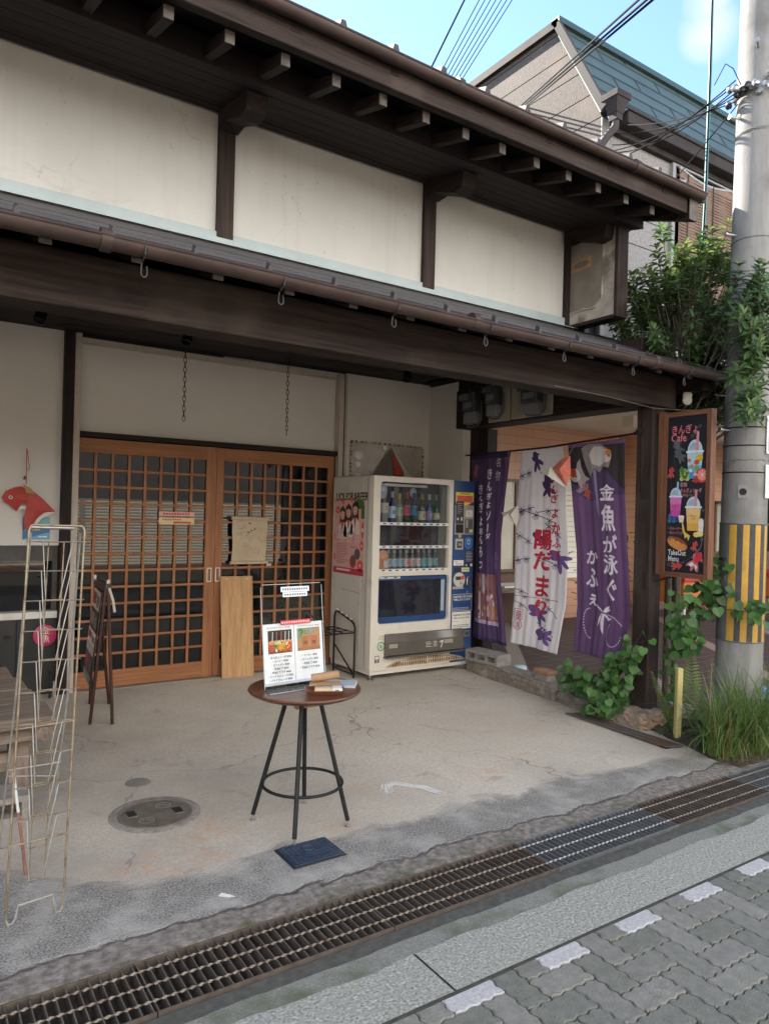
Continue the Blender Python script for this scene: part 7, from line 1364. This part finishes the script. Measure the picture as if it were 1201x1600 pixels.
b.tube([c1_ + Vector((math.cos(2 * math.pi * j / 40), math.sin(2 * math.pi * j / 40), 0)) * r1 for j in range(40)], 0.006, GWR, 5, closed=True); b.tube([c0_ + Vector((math.cos(2 * math.pi * j / 40), math.sin(2 * math.pi * j / 40), 0)) * r0 for j in range(40)], 0.004, GWR, 5, closed=True)
b.build('striped_guard', UP, smooth=40)
def band(z, m, rr=0.003): 
    c = pole(z); r = prad(z) + 0.001; return [c + Vector((math.cos(2 * math.pi * j / 40), math.sin(2 * math.pi * j / 40), 0.004 * math.sin(j))) * r for j in range(40)], rr
b = MB()
for z in (1.985, 1.80, 3.42, 4.16, 4.17, 2.11): p, rr = band(z, 0); b.tube([Vector((q.x, q.y, z)) for q in p], 0.0045, IRN if z < 3 else STEEL, 5, closed=True)
p, rr = band(1.885, 0); b.tube([Vector((q.x, q.y, 1.885 + 0.006 * math.sin(i * 2.1))) for i, q in enumerate(p)], 0.0035, STEEL, 5, closed=True)
for z in (0.95, 1.2): b.box(pole(z).x - 0.19, pole(z).y - 0.02 + 0.05, z - 0.008, pole(z).x - 0.15, pole(z).y + 0.06, z + 0.008, BLKP)
b.build('strap', UP)
vL = Vector((-0.93, -0.37, 0)).normalized()
for z, d in ((2.085, Vector((-0.95, 0.32, 0.05))), (3.45, Vector((-0.92, 0.4, 0.06))), (4.27, Vector((-0.92, 0.4, 0.06))), (4.72, Vector((-0.9, -0.42, 0.06)))):
    b = MB(); d = d.normalized(); c = pole(z); b.tube([c + d * (prad(z) - 0.005), c + d * (prad(z) + 0.075)], 0.010, STEEL, 10); b.lathe([(0.016, 0), (0.016, 0.012)], c + d * (prad(z) + 0.07), STEEL, 12, axis=d); b.build('step_bolt', UP, smooth=40)
d = Vector((-0.90, -0.44, 0)).normalized(); s_ = Vector((-d.y, d.x, 0)); c = pole(1.665) + d * (prad(1.665) + 0.001)
b = MB(); b.prism([c + s_ * a + Vector((0, 0, z)) for a, z in ((-0.03, -0.042), (0.028, -0.042), (0.028, 0.045), (-0.03, 0.045))], d * 0.006, mat('bronze_plate', (0.22, 0.2, 0.18), rough=0.5)); b.lathe([(0.024, 0), (0.022, 0.004)], c + d * 0.006, BLACK, 20, axis=d); b.build('inspection_plate', UP)
b = MB(); d = Vector((0.10, -1, 0)).normalized(); s_ = Vector((-d.y, d.x, 0))
for zc, hh in ((2.06, 0.13), (1.74, 0.115)):
    c = pole(zc) + d * (prad(zc) + 0.004); b.prism([c + s_ * a + Vector((0, 0, z)) for a, z in ((-0.035, -hh), (0.035, -hh), (0.035, hh), (-0.035, hh))], d * 0.004, mat('white_number_plate', (0.58, 0.58, 0.56), (0.5, 0.5, 0.49), ns=6, rough=0.4))
b.build('number_plate', UP)
f = Flat(pole(2.06) + d * (prad(2.06) + 0.0085) + Vector((-0.0, 0, -0.0)), s_, (0, 0, 1)); f.line([(0, -0.11), (0, -0.02)], 0.012, flat('7a7a76'), 1); f.line([(0.0, 0.01), (0.0, 0.1)], 0.008, flat('9a9a96'), 1); f.build('plate_print', UP)
# cable clamp cluster at the top
b = MB(); c = pole(4.43); rc = random.Random(7)
b.tube([Vector((c.x + math.cos(2 * math.pi * j / 30) * (prad(4.43) + .006), c.y + math.sin(2 * math.pi * j / 30) * (prad(4.43) + .006), 4.46)) for j in range(30)], 0.022, STEEL, 6, closed=True)
for k in range(16):
    a = math.pi * (0.78 + 0.75 * k / 15); p = c + Vector((math.cos(a), math.sin(a), 0)) * (prad(4.43) + 0.03 + rc.uniform(0, .05)) + Vector((0, 0, rc.uniform(-0.05, 0.07)))
    b.lathe([(0.01, 0), (0.024, 0.006), (0.024, 0.03), (0.01, 0.04)], p, rc.choice((STEEL, STEEL, LAMP)), 8, axis=(rc.uniform(-1, 1), rc.uniform(-1, 1), rc.uniform(-.6, .6)))
b.build('cable_clamp', UP, smooth=40)
# ------------------------------------------------------------------ wires
CBL = mat('black_cable', (0.008, 0.008, 0.009), rough=0.9, spec=0.15)
def wire(label, p, q, r, sag=0.0, m=CBL, cat='cable', name='overhead_cable', group=None, mid=None):
    p, q = Vector(p), Vector(q); N = 16; pts = [p.lerp(q, i / N) - Vector((0, 0, sag * (1 - (2 * i / N - 1) ** 2))) for i in range(N + 1)]
    b = MB(); b.tube(pts, r, m, 6); o = b.build(name, smooth=60); tag(o, label, cat, group); return o
ends = [(5.27, 4.22, 4.98), (5.26, 4.30, 4.93), (5.30, 4.35, 4.86), (5.31, 4.37, 4.80), (5.2, 4.62, 4.86), (5.2, 4.75, 4.78)]
for i, e in enumerate(ends):
    wire('thin black service wire from the pole clamp to the neighbouring wall', pole(4.43) + Vector((-0.20, 0.05, -0.06 + 0.03 * i)), e, 0.0045, 0.05 + 0.02 * i, name='service_wire', cat='wire', group='service wires from the pole to the neighbouring wall')
wire('thin drop wire sloping from the clamp to the porch end', pole(4.42) + Vector((-0.16, 0.05, -0.05)), (5.15, 4.37, 3.72), 0.004, 0.02, name='drop_wire', cat='wire')
b = MB(); b.tube([pole(4.5) + Vector((-.15, .04, 0)), pole(4.58) + Vector((-.22, .06, 0.02)), pole(4.62) + Vector((-.28, .08, 0)), pole(4.5) + Vector((-.34, .12, -0.03))], 0.0035, CBL, 5); tag(b.build('wire_loop', smooth=60), 'thin wire loop above the pole clamp', 'wire')
for i, (a, c, s) in enumerate((((5.42, 5.2, 5.31), (3.69 - 0.02, 3.0, 4.60), 0.0), ((5.44, 5.3, 5.30), (3.69 + 0.02, 3.0, 4.60), 0.01), ((5.2, 5.42, 5.66), (3.69 + 0.04, 3.0, 4.59), 0.02))):
    p = Vector(a) if i < 2 else Vector(a); q = Vector(c); p = Vector((5.195, 5.44 + 0.03 * i, 5.68 - 0.03 * i)); q = q + (q - p) * 2.2
    wire('black cable of the close trio crossing the sky to the siding wall', p, q, 0.0075, 0.0, group='three close black cables to the siding wall')
skyw = [((6.95, 9, 8.37), (7.62, 9, 9.90), 0.016)] + [((7.13 + 0.075 * i, 9, 8.36 + 0.02 * i), (7.88 + 0.115 * i, 9, 9.93 + 0.045 * i), 0.0085) for i in range(7)]
for i, (p, q, r) in enumerate(skyw):
    p, q = Vector(p), Vector(q); d = q - p; p2, q2 = p - d * 3, q + d * 4; p2.y += 1.2; q2.y -= 1.6 * 0
    wire('thicker black cable left of the thin bundle in the sky' if i == 0 else 'thin black overhead line in the sky bundle above the eave', p2, q2, r, 0.0, name='overhead_line', group=None if i == 0 else 'thin overhead lines in the sky bundle')
TEAL = mat('teal_cable', (0.02, 0.16, 0.17), (0.03, 0.20, 0.21), ns=8, rough=0.4); BLUC = mat('blue_cable', (0.02, 0.20, 0.45), rough=0.4)
b = MB(); pts = [(5.16, 3.31, 6.4), (5.175, 3.32, 5.0), (5.165, 3.33, 3.9), (5.145, 3.34, 3.2), (5.12, 3.36, 2.7), (5.10, 3.38, 2.3)]
b.tube(pts, 0.0125, TEAL, 8); b.tube([(x - 0.012, y - 0.008, z) for x, y, z in pts], 0.006, CBL, 6); tag(b.build('teal_cable', smooth=60), 'teal cable running down into the tree beside the eave end', 'cable')
wire('dark cable slanting into the tree from the right', (4.88, 2.42, 3.55), (4.60, 2.66, 2.80), 0.0075, 0.0, mat('navy_cable', (0.012, 0.02, 0.045), rough=0.4))
wire('bright blue cable crossing the upper left corner', (-0.4, 2.0, 2.26), (0.72, 2.0, 3.57), 0.0085, 0.0, BLUC)
b = MB(); p, q = Vector((4.52, 3.14, 2.245)), Vector((3.2, 3.18, 2.30)); b.tube([(4.76, 2.9, 2.25), (4.6, 3.05, 2.235), (4.4, 3.19, 2.245), (3.9, 3.195, 2.275), (3.4, 3.196, 2.285)], 0.003, mat('grey_thin_wire', (0.10, 0.095, 0.09), rough=0.5), 5); tag(b.build('eave_wire', smooth=60), 'thin grey wire along the lower edge of the eave beam', 'wire')
b = MB(); b.tube([(4.80, 2.98, 2.36), (4.84, 2.7, 2.30), (4.98, 2.45, 2.22), (5.15, 2.30, 2.16)], 0.0028, mat('pale_wire', (0.4, 0.4, 0.4), rough=0.4), 5); tag(b.build('pole_wire', smooth=60), 'pale thin wire passing in front of the pole below the eave', 'wire')

# ------------------------------------------------------------------ stones and bits along the porch edge
STN = mat('rough_kerb_stone', (0.26, 0.22, 0.18), (0.155, 0.13, 0.11), ns=22, rough=0.95, bump=0.9, bs=45, c3=(0.34, 0.29, 0.24), s3=9)
def stone(name, label, cat, x0, y0, z0, x1, y1, z1, m, jit=0.012, n=6, rot=None, seed=1):
    rs = random.Random(seed); bm = bmesh.new(); bmesh.ops.create_cube(bm, size=1); bmesh.ops.subdivide_edges(bm, edges=bm.edges[:], cuts=n, use_grid_fill=True)
    for v in bm.verts:
        p = v.co.copy(); p = p * (1 - 0.04 * max(0, (abs(p.x) > .45) + (abs(p.y) > .45) + (abs(p.z) > .45) - 1)); v.co = Vector((x0 + (x1 - x0) * (p.x + .5), y0 + (y1 - y0) * (p.y + .5), z0 + (z1 - z0) * (p.z + .5))) + Vector((rs.uniform(-jit, jit), rs.uniform(-jit, jit), rs.uniform(-jit, jit) * .8))
        k = (v.co.y - 3.1) / 2.1
    me = bpy.data.meshes.new(name); bm.to_mesh(me); bm.free(); me.materials.append(m); o = bpy.data.objects.new(name, me); COL.objects.link(o); tag(o, label, cat)
    if rot:
        piv = Vector(((x0 + x1) / 2, (y0 + y1) / 2, z0)); me.transform(Matrix.Translation(-piv)); o.location = piv; o.rotation_euler = (0, 0, rot)
    return o
stone('edge_stone', 'long rough granite edge stone beside the machine and hollow block', 'kerb stone', 4.375, 3.98, -0.02, 4.56, 5.18, 0.125, STN, 0.008, 9, R(-5), 1)
stone('edge_stone', 'lower rough edge stone between the long stone and the post foot', 'kerb stone', 4.305, 3.42, -0.02, 4.46, 3.97, 0.085, STN, 0.009, 8, R(-6), 2)
stone('foot_stone', 'orange stained foot stone under the corner post', 'kerb stone', 4.27, 3.11, -0.03, 4.56, 3.42, 0.108, mat('orange_stained_stone', (0.30, 0.22, 0.155), (0.165, 0.135, 0.11), ns=9, rough=0.95, bump=0.9, bs=50, c3=(0.40, 0.24, 0.12), s3=7, t3=(0.5, 0.66)), 0.008, 8, None, 3)
stone('rubble_stone', 'small dark rubble stone between the edge stones', 'stone', 4.385, 3.72, 0.085, 4.47, 3.86, 0.15, mat('dark_rubble', (0.12, 0.115, 0.11), (0.06, 0.058, 0.055), ns=18, rough=0.95, bump=0.9), 0.014, 4, 0.4, 4)
hollow_block('concrete_block', 'hollow grey concrete block on the edge stone beside the vending machine', (4.555, 4.72, 0.127), 0.40, 0.17, 0.10, R(93)).rotation_euler = (0, 0, R(94))
stone('half_block', 'grey half brick on the edge stone under an orange brick', 'brick', 4.365, 4.10, 0.12, 4.47, 4.245, 0.175, BLK, 0.003, 5, R(-4), 5)
stone('orange_brick', 'worn orange brick topping the grey half brick', 'brick', 4.36, 4.085, 0.176, 4.475, 4.255, 0.21, mat('orange_brick', (0.33, 0.18, 0.095), (0.26, 0.14, 0.08), ns=16, rough=0.9, bump=0.5), 0.003, 5, R(-3), 6)
b = MB(); PLT = mat('rusty_plate', (0.085, 0.068, 0.06), (0.14, 0.115, 0.10), ns=9, st=(4, 1, 1), rough=0.7, c3=(0.16, 0.08, 0.045), s3=5, t3=(0.56, 0.7), metal=0.2)
b.prism([(4.115, 3.68, 0.006), (4.065, 2.80, 0.012), (4.19, 2.755, 0.012), (4.235, 3.62, 0.006)], (0, 0, 0.008), PLT); b.box(4.075, 2.80, 0.0, 4.12, 2.85, 0.0115, BLACK); tag(b.build('steel_plate', bev=0.002), 'rusty brown steel plate lying on the concrete along the edge stones', 'plate')
# yellow marker stake
b = MB(); b.prism([(4.262, 2.83, 0.0), (4.30, 2.815, 0.0), (4.318, 2.85, 0.0), (4.28, 2.866, 0.0)], (0.01, 0.0, 0.475), mat('yellow_stake_paint', (0.50, 0.42, 0.16), (0.44, 0.36, 0.15), ns=8, st=(3, 3, 1), rough=0.6, c3=(0.30, 0.24, 0.12), s3=9, t3=(0.62, 0.76))); o = b.build('marker_stake', bev=0.006); tag(o, 'pale yellow marker stake standing beside the post and grass', 'stake'); o.location = (0.035, 0.055, 0.0)

# ------------------------------------------------------------------ plants
def leafmat(n, a, c, tr=0.35, rough=0.45): return mat(n, a, c, ns=9, rough=rough, transl=tr, spec=0.4)
LF = [leafmat('osmanthus_leaf_dark', (0.048, 0.088, 0.03), (0.066, 0.118, 0.04), 0.35), leafmat('osmanthus_leaf', (0.078, 0.145, 0.042), (0.10, 0.18, 0.055), 0.4), leafmat('osmanthus_pale_leaf', (0.16, 0.235, 0.058), (0.20, 0.265, 0.075), 0.45)]
BARK = mat('grey_brown_bark', (0.10, 0.08, 0.06), (0.15, 0.12, 0.095), ns=14, st=(4, 4, 1), rough=0.9, bump=0.6)
def leaf(b, p, d, n, L, w, m, fold=0.25, droop=0.12):
    d = d.normalized(); s = d.cross(n)
    if s.length < 1e-4: s = d.orthogonal()
    s.normalize(); n = s.cross(d); tip = p + d * L - n * (droop * L); mid = p + d * L * 0.5; u = n * (w * fold)
    l1, r1 = p + d * L * 0.28 + s * w * 0.8 * .5 + u, p + d * L * 0.28 - s * w * 0.8 * .5 + u; l2, r2_ = mid + d * L * 0.14 + s * w * .5 + u - n * droop * L * .3, mid + d * L * 0.14 - s * w * .5 + u - n * droop * L * .3; m1, m2 = p + d * L * 0.28, mid + d * L * 0.14 - n * droop * L * .3
    b.add([p, l1, l2, tip, r2_, r1, m1, m2], [(0, 6, 1), (6, 7, 2, 1), (7, 3, 2), (0, 5, 6), (6, 5, 4, 7), (7, 4, 3)], m)
rt_ = random.Random(21)
TR = thing('osmanthus_tree', 'dense evergreen tree with pointed leaves between the eave end and the utility pole', 'tree', (5.02, 3.42, 0.06))
crown = MB(); trunk = MB(); base = Vector((5.02, 3.42, 0.03)); cc = Vector((5.20, 3.42, 2.98))
stems = [Vector((4.99, 3.40, 1.9)), Vector((5.10, 3.44, 1.95)), Vector((5.05, 3.36, 2.0)), Vector((5.2, 3.5, 2.0))]
for i, s in enumerate(stems):
    r = 0.03 - 0.004 * i; b0 = base + Vector((0.05 * i - .07, 0.03 * (i % 2), 0)); trunk.tube([b0, b0.lerp(s, 0.5) + Vector((rt_.uniform(-.03, .03), rt_.uniform(-.03, .03), 0)), s], [r, r * 0.85, r * 0.7], BARK, 9)
tips = []
for k in range(430):
    u = rt_.random(); th = rt_.uniform(0, 2 * math.pi); ph = math.acos(rt_.uniform(-1, 1)); rr = (0.45 + 0.55 * u ** 0.4) * (1 + 0.16 * math.sin(3 * th + 2 * ph) + rt_.uniform(-.12, .12))
    p = cc + Vector((math.sin(ph) * math.cos(th) * 0.66 * rr, math.sin(ph) * math.sin(th) * 0.62 * rr, math.cos(ph) * 0.72 * rr))
    if p.x < 4.86 and p.z < 2.62 and p.y > 2.95: continue
    if (p - Vector((pole(p.z).x, pole(p.z).y, p.z))).length < 0.2: continue
    if p.y < 3.02 and p.x < 4.95: continue
    tips.append(p)
for k in range(150):
    p = Vector((rt_.uniform(4.34, 4.74), rt_.uniform(2.38, 2.58), rt_.uniform(2.15, 2.95))); tips.append(p) if k % 5 == 0 else tips.append(Vector((rt_.uniform(5.1, 5.7), rt_.uniform(2.8, 3.3), rt_.uniform(2.25, 3.2))))
for k in range(26): tips.append(Vector((rt_.uniform(4.52, 4.86), rt_.uniform(2.5, 2.76), rt_.uniform(2.66, 3.15))))
for k in range(16):
    p = Vector((rt_.uniform(4.85, 5.2), rt_.uniform(3.15, 3.5), rt_.uniform(2.12, 2.5))); tips.append(p)
for p in tips:
    st_ = rt_.choice(stems); h = st_ + Vector((rt_.uniform(-.1, .1), rt_.uniform(-.08, .08), rt_.uniform(0.0, 0.55) if p.z > 2.5 else 0)); m_ = h.lerp(p, 0.55) + Vector((rt_.uniform(-.07, .07), rt_.uniform(-.07, .07), rt_.uniform(-.02, .09)))
    if rt_.random() < 0.28: trunk.tube([h, m_, p], [0.0085, 0.006, 0.0025], BARK, 5)
    else: trunk.tube([h.lerp(p, 0.7), p], [0.004, 0.0022], BARK, 4)
    d = ((p - m_).normalized() + Vector((0, 0, 0.35))).normalized(); sunlit_top = p.z > 3.35 and rt_.random() < 0.6  # paler leaves high in the crown: sun on its top put into the colour
    nw = rt_.randint(3, 5)
    for w in range(nw):
        q = p - d * (0.045 * w); cnt = rt_.randint(4, 6)
        for c in range(cnt):
            a = 2 * math.pi * c / cnt + w * 0.7 + rt_.uniform(-.3, .3); x = d.orthogonal().normalized(); y = d.cross(x); side = x * math.cos(a) + y * math.sin(a)
            el = (0.35 if w == 0 else -0.05) + rt_.uniform(-.25, .25); dd = side + d * (el + 0.4)
            L = rt_.uniform(0.065, 0.105) * (0.8 if w == 0 else 1); m = LF[2] if (sunlit_top and w < 2) or (w == 0 and rt_.random() < 0.25) else (LF[0] if rt_.random() < 0.55 else LF[1])
            leaf(crown, q, dd, d + Vector((0, 0, .6)), L, L * rt_.uniform(0.30, 0.38), m, 0.18, rt_.uniform(0.05, 0.3))
trunk.build('trunk', TR, smooth=60); crown.build('crown', TR)

VL = [leafmat('heart_leaf_dark', (0.034, 0.085, 0.022), (0.046, 0.11, 0.03), 0.3), leafmat('heart_leaf', (0.062, 0.155, 0.034), (0.08, 0.185, 0.044), 0.35), leafmat('heart_leaf_pale', (0.085, 0.175, 0.045), (0.11, 0.20, 0.055), 0.4)]
def heart(b, p, d, n, s, m):
    d = d.normalized(); q = d.cross(n).normalized(); n = q.cross(d); pts = []
    for i in range(12):
        a = 2 * math.pi * i / 12; r = 0.5 * (1 + 0.16 * math.cos(a)); x = r * math.cos(a); y = 0.55 * math.sin(a)
        if i == 6: x = -0.28
        if i == 0: x = 0.72
        pts.append(p + d * (s * (x + 0.35)) + q * (s * y) + n * (s * 0.10 * (abs(math.sin(a)) - 0.4 - 0.5 * max(0, x) ** 2)))
    b.add([p + d * s * 0.3 - n * s * 0.04] + pts, [(0, 1 + i, 1 + (i + 1) % 12) for i in range(12)], m)
def vine(label, loc, shoots, nleaf, rad, size, seed, spread=0.5):
    t = thing('leafy_vine', label, 'plant', loc); rs = random.Random(seed); fo = MB(); stm = MB()
    for pts in shoots:
        pts = [Vector(p) for p in pts]; stm.tube(pts, [0.005 - 0.003 * i / max(1, len(pts) - 1) for i in range(len(pts))], mat('vine_stem', (0.075, 0.06, 0.035), rough=0.8), 5)
        for k in range(nleaf):
            u = rs.random() ** 0.8 * (len(pts) - 1); i = min(int(u), len(pts) - 2); c = pts[i].lerp(pts[i + 1], u - i) + Vector((rs.gauss(0, rad), rs.gauss(0, rad), rs.gauss(0, rad)))
            if c.z < 0.02: c.z = 0.03
            nn = Vector((-0.55 + rs.uniform(-spread, spread), -0.6 + rs.uniform(-spread, spread), 0.75 + rs.uniform(-.4, .3))); dd = Vector((rs.uniform(-1, 0.6), rs.uniform(-1, .6), -0.5 + rs.uniform(-.5, .4))); s = size * rs.uniform(0.6, 1.25)
            z = rs.random(); heart(fo, c, dd, nn, s, VL[0] if z < 0.45 else VL[1] if z < 0.88 else VL[2]); 
            if rs.random() < 0.5: stm.tube([pts[i].lerp(pts[i + 1], u - i), c], 0.0012, MC['vine_stem'], 4)
    fo.build('leaves', t); stm.build('stem', t); return t
vine('bushy heart leaved plant at the left foot of the corner post', (4.33, 3.5, 0.08), [[(4.42, 3.5, 0.08), (4.28, 3.52, 0.2), (4.16, 3.62, 0.32)], [(4.42, 3.5, 0.08), (4.24, 3.45, 0.15), (4.18, 3.5, 0.2)], [(4.42, 3.5, 0.08), (4.30, 3.42, 0.32), (4.30, 3.36, 0.48)], [(4.42, 3.45, 0.1), (4.36, 3.33, 0.38), (4.30, 3.25, 0.55), (4.28, 3.2, 0.60)], [(4.42, 3.5, 0.08), (4.26, 3.38, 0.2), (4.24, 3.36, 0.1)], [(4.42, 3.5, 0.1), (4.25, 3.66, 0.2), (4.18, 3.78, 0.3)]], 52, 0.05, 0.062, 31)
vine('trailing heart leaved vine between the post and the striped pole', (4.62, 3.05, 0.06), [[(4.66, 3.15, 0.06), (4.60, 3.10, 0.5), (4.52, 3.04, 0.8), (4.46, 3.0, 0.95)], [(4.60, 3.10, 0.5), (4.66, 2.98, 0.85), (4.74, 2.84, 1.02)], [(4.60, 3.10, 0.6), (4.66, 2.88, 0.86), (4.72, 2.66, 0.86), (4.78, 2.56, 0.90)], [(4.6, 3.1, 0.6), (4.52, 3.0, 0.72), (4.42, 2.92, 0.72)], [(4.6, 3.1, 0.5), (4.54, 3.0, 0.6), (4.5, 2.95, 0.62)], [(4.62, 3.05, 0.8), (4.70, 2.95, 1.0), (4.72, 2.9, 1.15)]], 34, 0.05, 0.066, 47)
# grass clump
GL = [leafmat('grass_blade', (0.085, 0.165, 0.035), (0.12, 0.21, 0.05), 0.35), leafmat('grass_blade_pale', (0.17, 0.25, 0.08), (0.21, 0.29, 0.095), 0.35), leafmat('grass_dry', (0.26, 0.19, 0.09), (0.33, 0.25, 0.13), 0.3)]
def blade(b, p, az, L, lean, w, m, curl):
    h = Vector((math.cos(az), math.sin(az), 0)); s = Vector((-h.y, h.x, 0)); vs = []; pos = Vector(p); ang = lean; n = 7
    for i in range(n + 1):
        ww = w * (1 - (i / n) ** 1.6) + 0.0003; vs += [pos + s * ww, pos - s * ww]; pos = pos + (h * math.sin(ang) + Vector((0, 0, math.cos(ang)))) * (L / n); ang += curl / n
    b.add(vs, [(2 * i, 2 * i + 1, 2 * i + 3, 2 * i + 2) for i in range(n)], m)
rg = random.Random(17); GC = thing('grass_clump', 'tall green grass clump growing at the foot of the utility pole', 'grass', (4.40, 2.52, 0.02)); b = MB()
for k in range(1100):
    cx, cy_, s = rg.choice(((4.22, 2.56, 0.07), (4.28, 2.52, 0.07), (4.38, 2.50, 0.08), (4.50, 2.48, 0.09), (4.60, 2.52, 0.09), (4.44, 2.60, 0.08), (4.7, 2.5, 0.09), (4.84, 2.48, 0.08)))
    p = (cx + rg.gauss(0, s * .55), cy_ + rg.gauss(0, s * .5), 0.015); blade(b, p, rg.uniform(0, 2 * math.pi), rg.uniform(0.25, 0.72), rg.uniform(0.0, 0.6), rg.choice((rg.uniform(0.0015, 0.003), rg.uniform(0.003, 0.0055))), rg.choice((GL[0],) * 6 + (GL[1],) * 2 + (GL[2],)), rg.uniform(0.3, 2.3))
b.build('green_blades', GC)
b = MB()
for k in range(240): p = (rg.uniform(4.16, 4.85), rg.uniform(2.38, 2.50), 0.014); blade(b, p, rg.uniform(3.4, 6.0), rg.uniform(0.05, 0.15), rg.uniform(0.5, 1.3), 0.0016, GL[2] if rg.random() < 0.7 else GL[1], rg.uniform(.2, 1.0))
b.build('dry_blades', GC)
# ferns
def fern(label, loc, fronds, seed):
    t = thing('fern', label, 'fern', loc); b = MB(); rs = random.Random(seed); fm = leafmat('fern_green', (0.13, 0.19, 0.05), (0.17, 0.23, 0.065), 0.4)
    for (az, L, lean, curl) in fronds:
        h = Vector((math.cos(az), math.sin(az), 0)); pos = Vector(loc); ang = lean; n = 22; s = Vector((-h.y, h.x, 0))
        for i in range(n):
            d = h * math.sin(ang) + Vector((0, 0, math.cos(ang))); nx = pos + d * (L / n); b.tube([pos, nx], 0.0016, fm, 4, cap=False)
            ll = L * 0.21 * math.sin(math.pi * min(1, 0.16 + 0.86 * (1 - i / n)) ) * (0.35 + 0.65 * (1 - i / n)) + 0.004; nn = d.cross(s)
            for sg in (1, -1): leaf(b, pos, s * sg + d * 0.35, nn, ll, ll * 0.24 + .003, fm, 0.05, 0.1)
            pos = nx; ang += curl / n
    b.build('fronds', t); return t
fern('yellow green fern at the right foot of the corner post', (4.44, 3.03, 0.03), ((2.75, 0.42, 0.25, 0.25), (3.6, 0.30, 0.5, 0.6), (5.0, 0.22, 0.6, 0.5)), 3)
fern('pale fern behind the yellow stake', (4.62, 2.99, 0.03), ((0.6, 0.52, 0.05, 0.5), (2.4, 0.40, 0.2, 0.5), (5.2, 0.34, 0.5, 0.6), (4.2, 0.3, 0.5, 0.7)), 4)
b = MB()
for k in range(70):
    p = Vector((rg.uniform(4.26, 4.52), rg.uniform(2.86, 3.06), 0.02)); leaf(b, p, Vector((rg.uniform(-1, 1), rg.uniform(-1, .6), rg.uniform(.1, 1.1))), Vector((0, 0, 1)), rg.uniform(.03, .08), 0.016, rg.choice((leafmat('withered_leaf', (0.075, 0.055, 0.04), (0.11, 0.085, 0.06), 0.2), GL[0], leafmat('withered_leaf', (0.1, 0.08, 0.05), None))), 0.2, .3)
tag(b.build('weeds'), 'low withered weeds around the yellow stake', 'weeds')
# potted plant and red bench seen inside the passage
t = thing('potted_plant', 'leafy plant in a grey tub behind the purple banner', 'potted plant', (7.3, 5.9, 0.06)); b = MB(); b.lathe([(0.16, 0), (0.22, 0.34), (0.235, 0.36), (0.20, 0.36)], (7.3, 5.9, 0.06), BLK, 20); b.build('pot', t, smooth=40); b = MB()
for k in range(260): p = Vector((7.3 + rg.gauss(0, .17), 5.9 + rg.gauss(0, .17), rg.uniform(0.4, 1.3))); leaf(b, p, Vector((rg.uniform(-1, 1), rg.uniform(-1, 1), rg.uniform(-.4, .6))), Vector((0, 0, 1)), 0.11, 0.05, rg.choice(LF), .2, .3)
b.build('foliage', t)
def redbench(label, x, y, L):
    t = thing('red_table', label, 'table', (x, y, 0.06), 'red tables in the passage'); RM = mat('red_plastic', (0.42, 0.035, 0.035), (0.36, 0.03, 0.03), ns=5, rough=0.35); OM = mat('orange_plastic', (0.50, 0.16, 0.03), (0.44, 0.13, 0.03), ns=5, rough=0.4)
    b = MB(); b.box(x - L / 2, y - 0.25, 0.70, x + L / 2, y + 0.25, 0.76, RM); b.build('tabletop', t, bev=0.01); b = MB(); b.box(x - L / 2 + .03, y - .22, 0.42, x + L / 2 - .3, y + .22, 0.699, OM); b.box(x + L / 2 - .28, y - .235, 0.36, x + L / 2 - .02, y + .2, 0.699, mat('red_white_panel', (0.5, 0.06, 0.05), (0.6, 0.5, 0.45), ns=6, lo=.5, hi=.6)); b.build('panel', t, bev=0.008)
    for sx in (-1, 1):
        for sy in (-1, 1): b = MB(); b.box(x + sx * (L / 2 - .06) - .02, y + sy * .2 - .02, 0.06, x + sx * (L / 2 - .06) + .02, y + sy * .2 + .02, 0.42, mat('pale_leg', (0.5, 0.48, 0.44))); b.build('leg', t)
redbench('orange and red table in the passage behind the signboard', 8.55, 5.6, 0.95); redbench('red table in the passage right of the striped pole', 10.55, 5.6, 0.7)
t = thing('display_table', 'low wooden display table with a white sheet seen between the violet and white banners', 'table', (6.3, 6.6, 0.06)); b = MB(); b.box(5.7, 6.3, 0.55, 6.9, 6.8, 0.60, OLDW[0]); b.build('tabletop', t); b = MB()
for x in (5.75, 6.8): b.box(x, 6.35, 0.06, x + .06, 6.75, 0.55, OLDW[2])
b.build('leg', t); b = MB(); b.box(6.0, 6.35, 0.601, 6.5, 6.7, 0.62, flat('dfe0da')); b.build('sheet', t)
b = MB(); b.lathe([(0.05, 0), (0.055, 0.06), (0.04, 0.07)], (4.62, 4.66, 0.06), flat('c8dcdc'), 16); tag(b.build('pale_cup', smooth=40), 'small pale cup on the tiled floor below the white banner', 'cup')
b = MB(); rt2 = random.Random(3); N = 10; vs = []
for i in range(N):
    for j in range(N): vs.append((5.35 + 0.5 * i / 9, 2.95 + 0.4 * j / 9, 0.07 + 0.14 * math.sin(math.pi * i / 9) * math.sin(math.pi * j / 9) + rt2.uniform(-.02, .02)))
b.add(vs, [(i * N + j, (i + 1) * N + j, (i + 1) * N + j + 1, i * N + j + 1) for i in range(N - 1) for j in range(N - 1)], mat('blue_tarp', (0.02, 0.09, 0.28), (0.03, 0.12, 0.34), ns=6, rough=0.4)); tag(b.build('blue_tarp', smooth=40), 'crumpled blue tarpaulin behind the pole foot', 'tarpaulin')
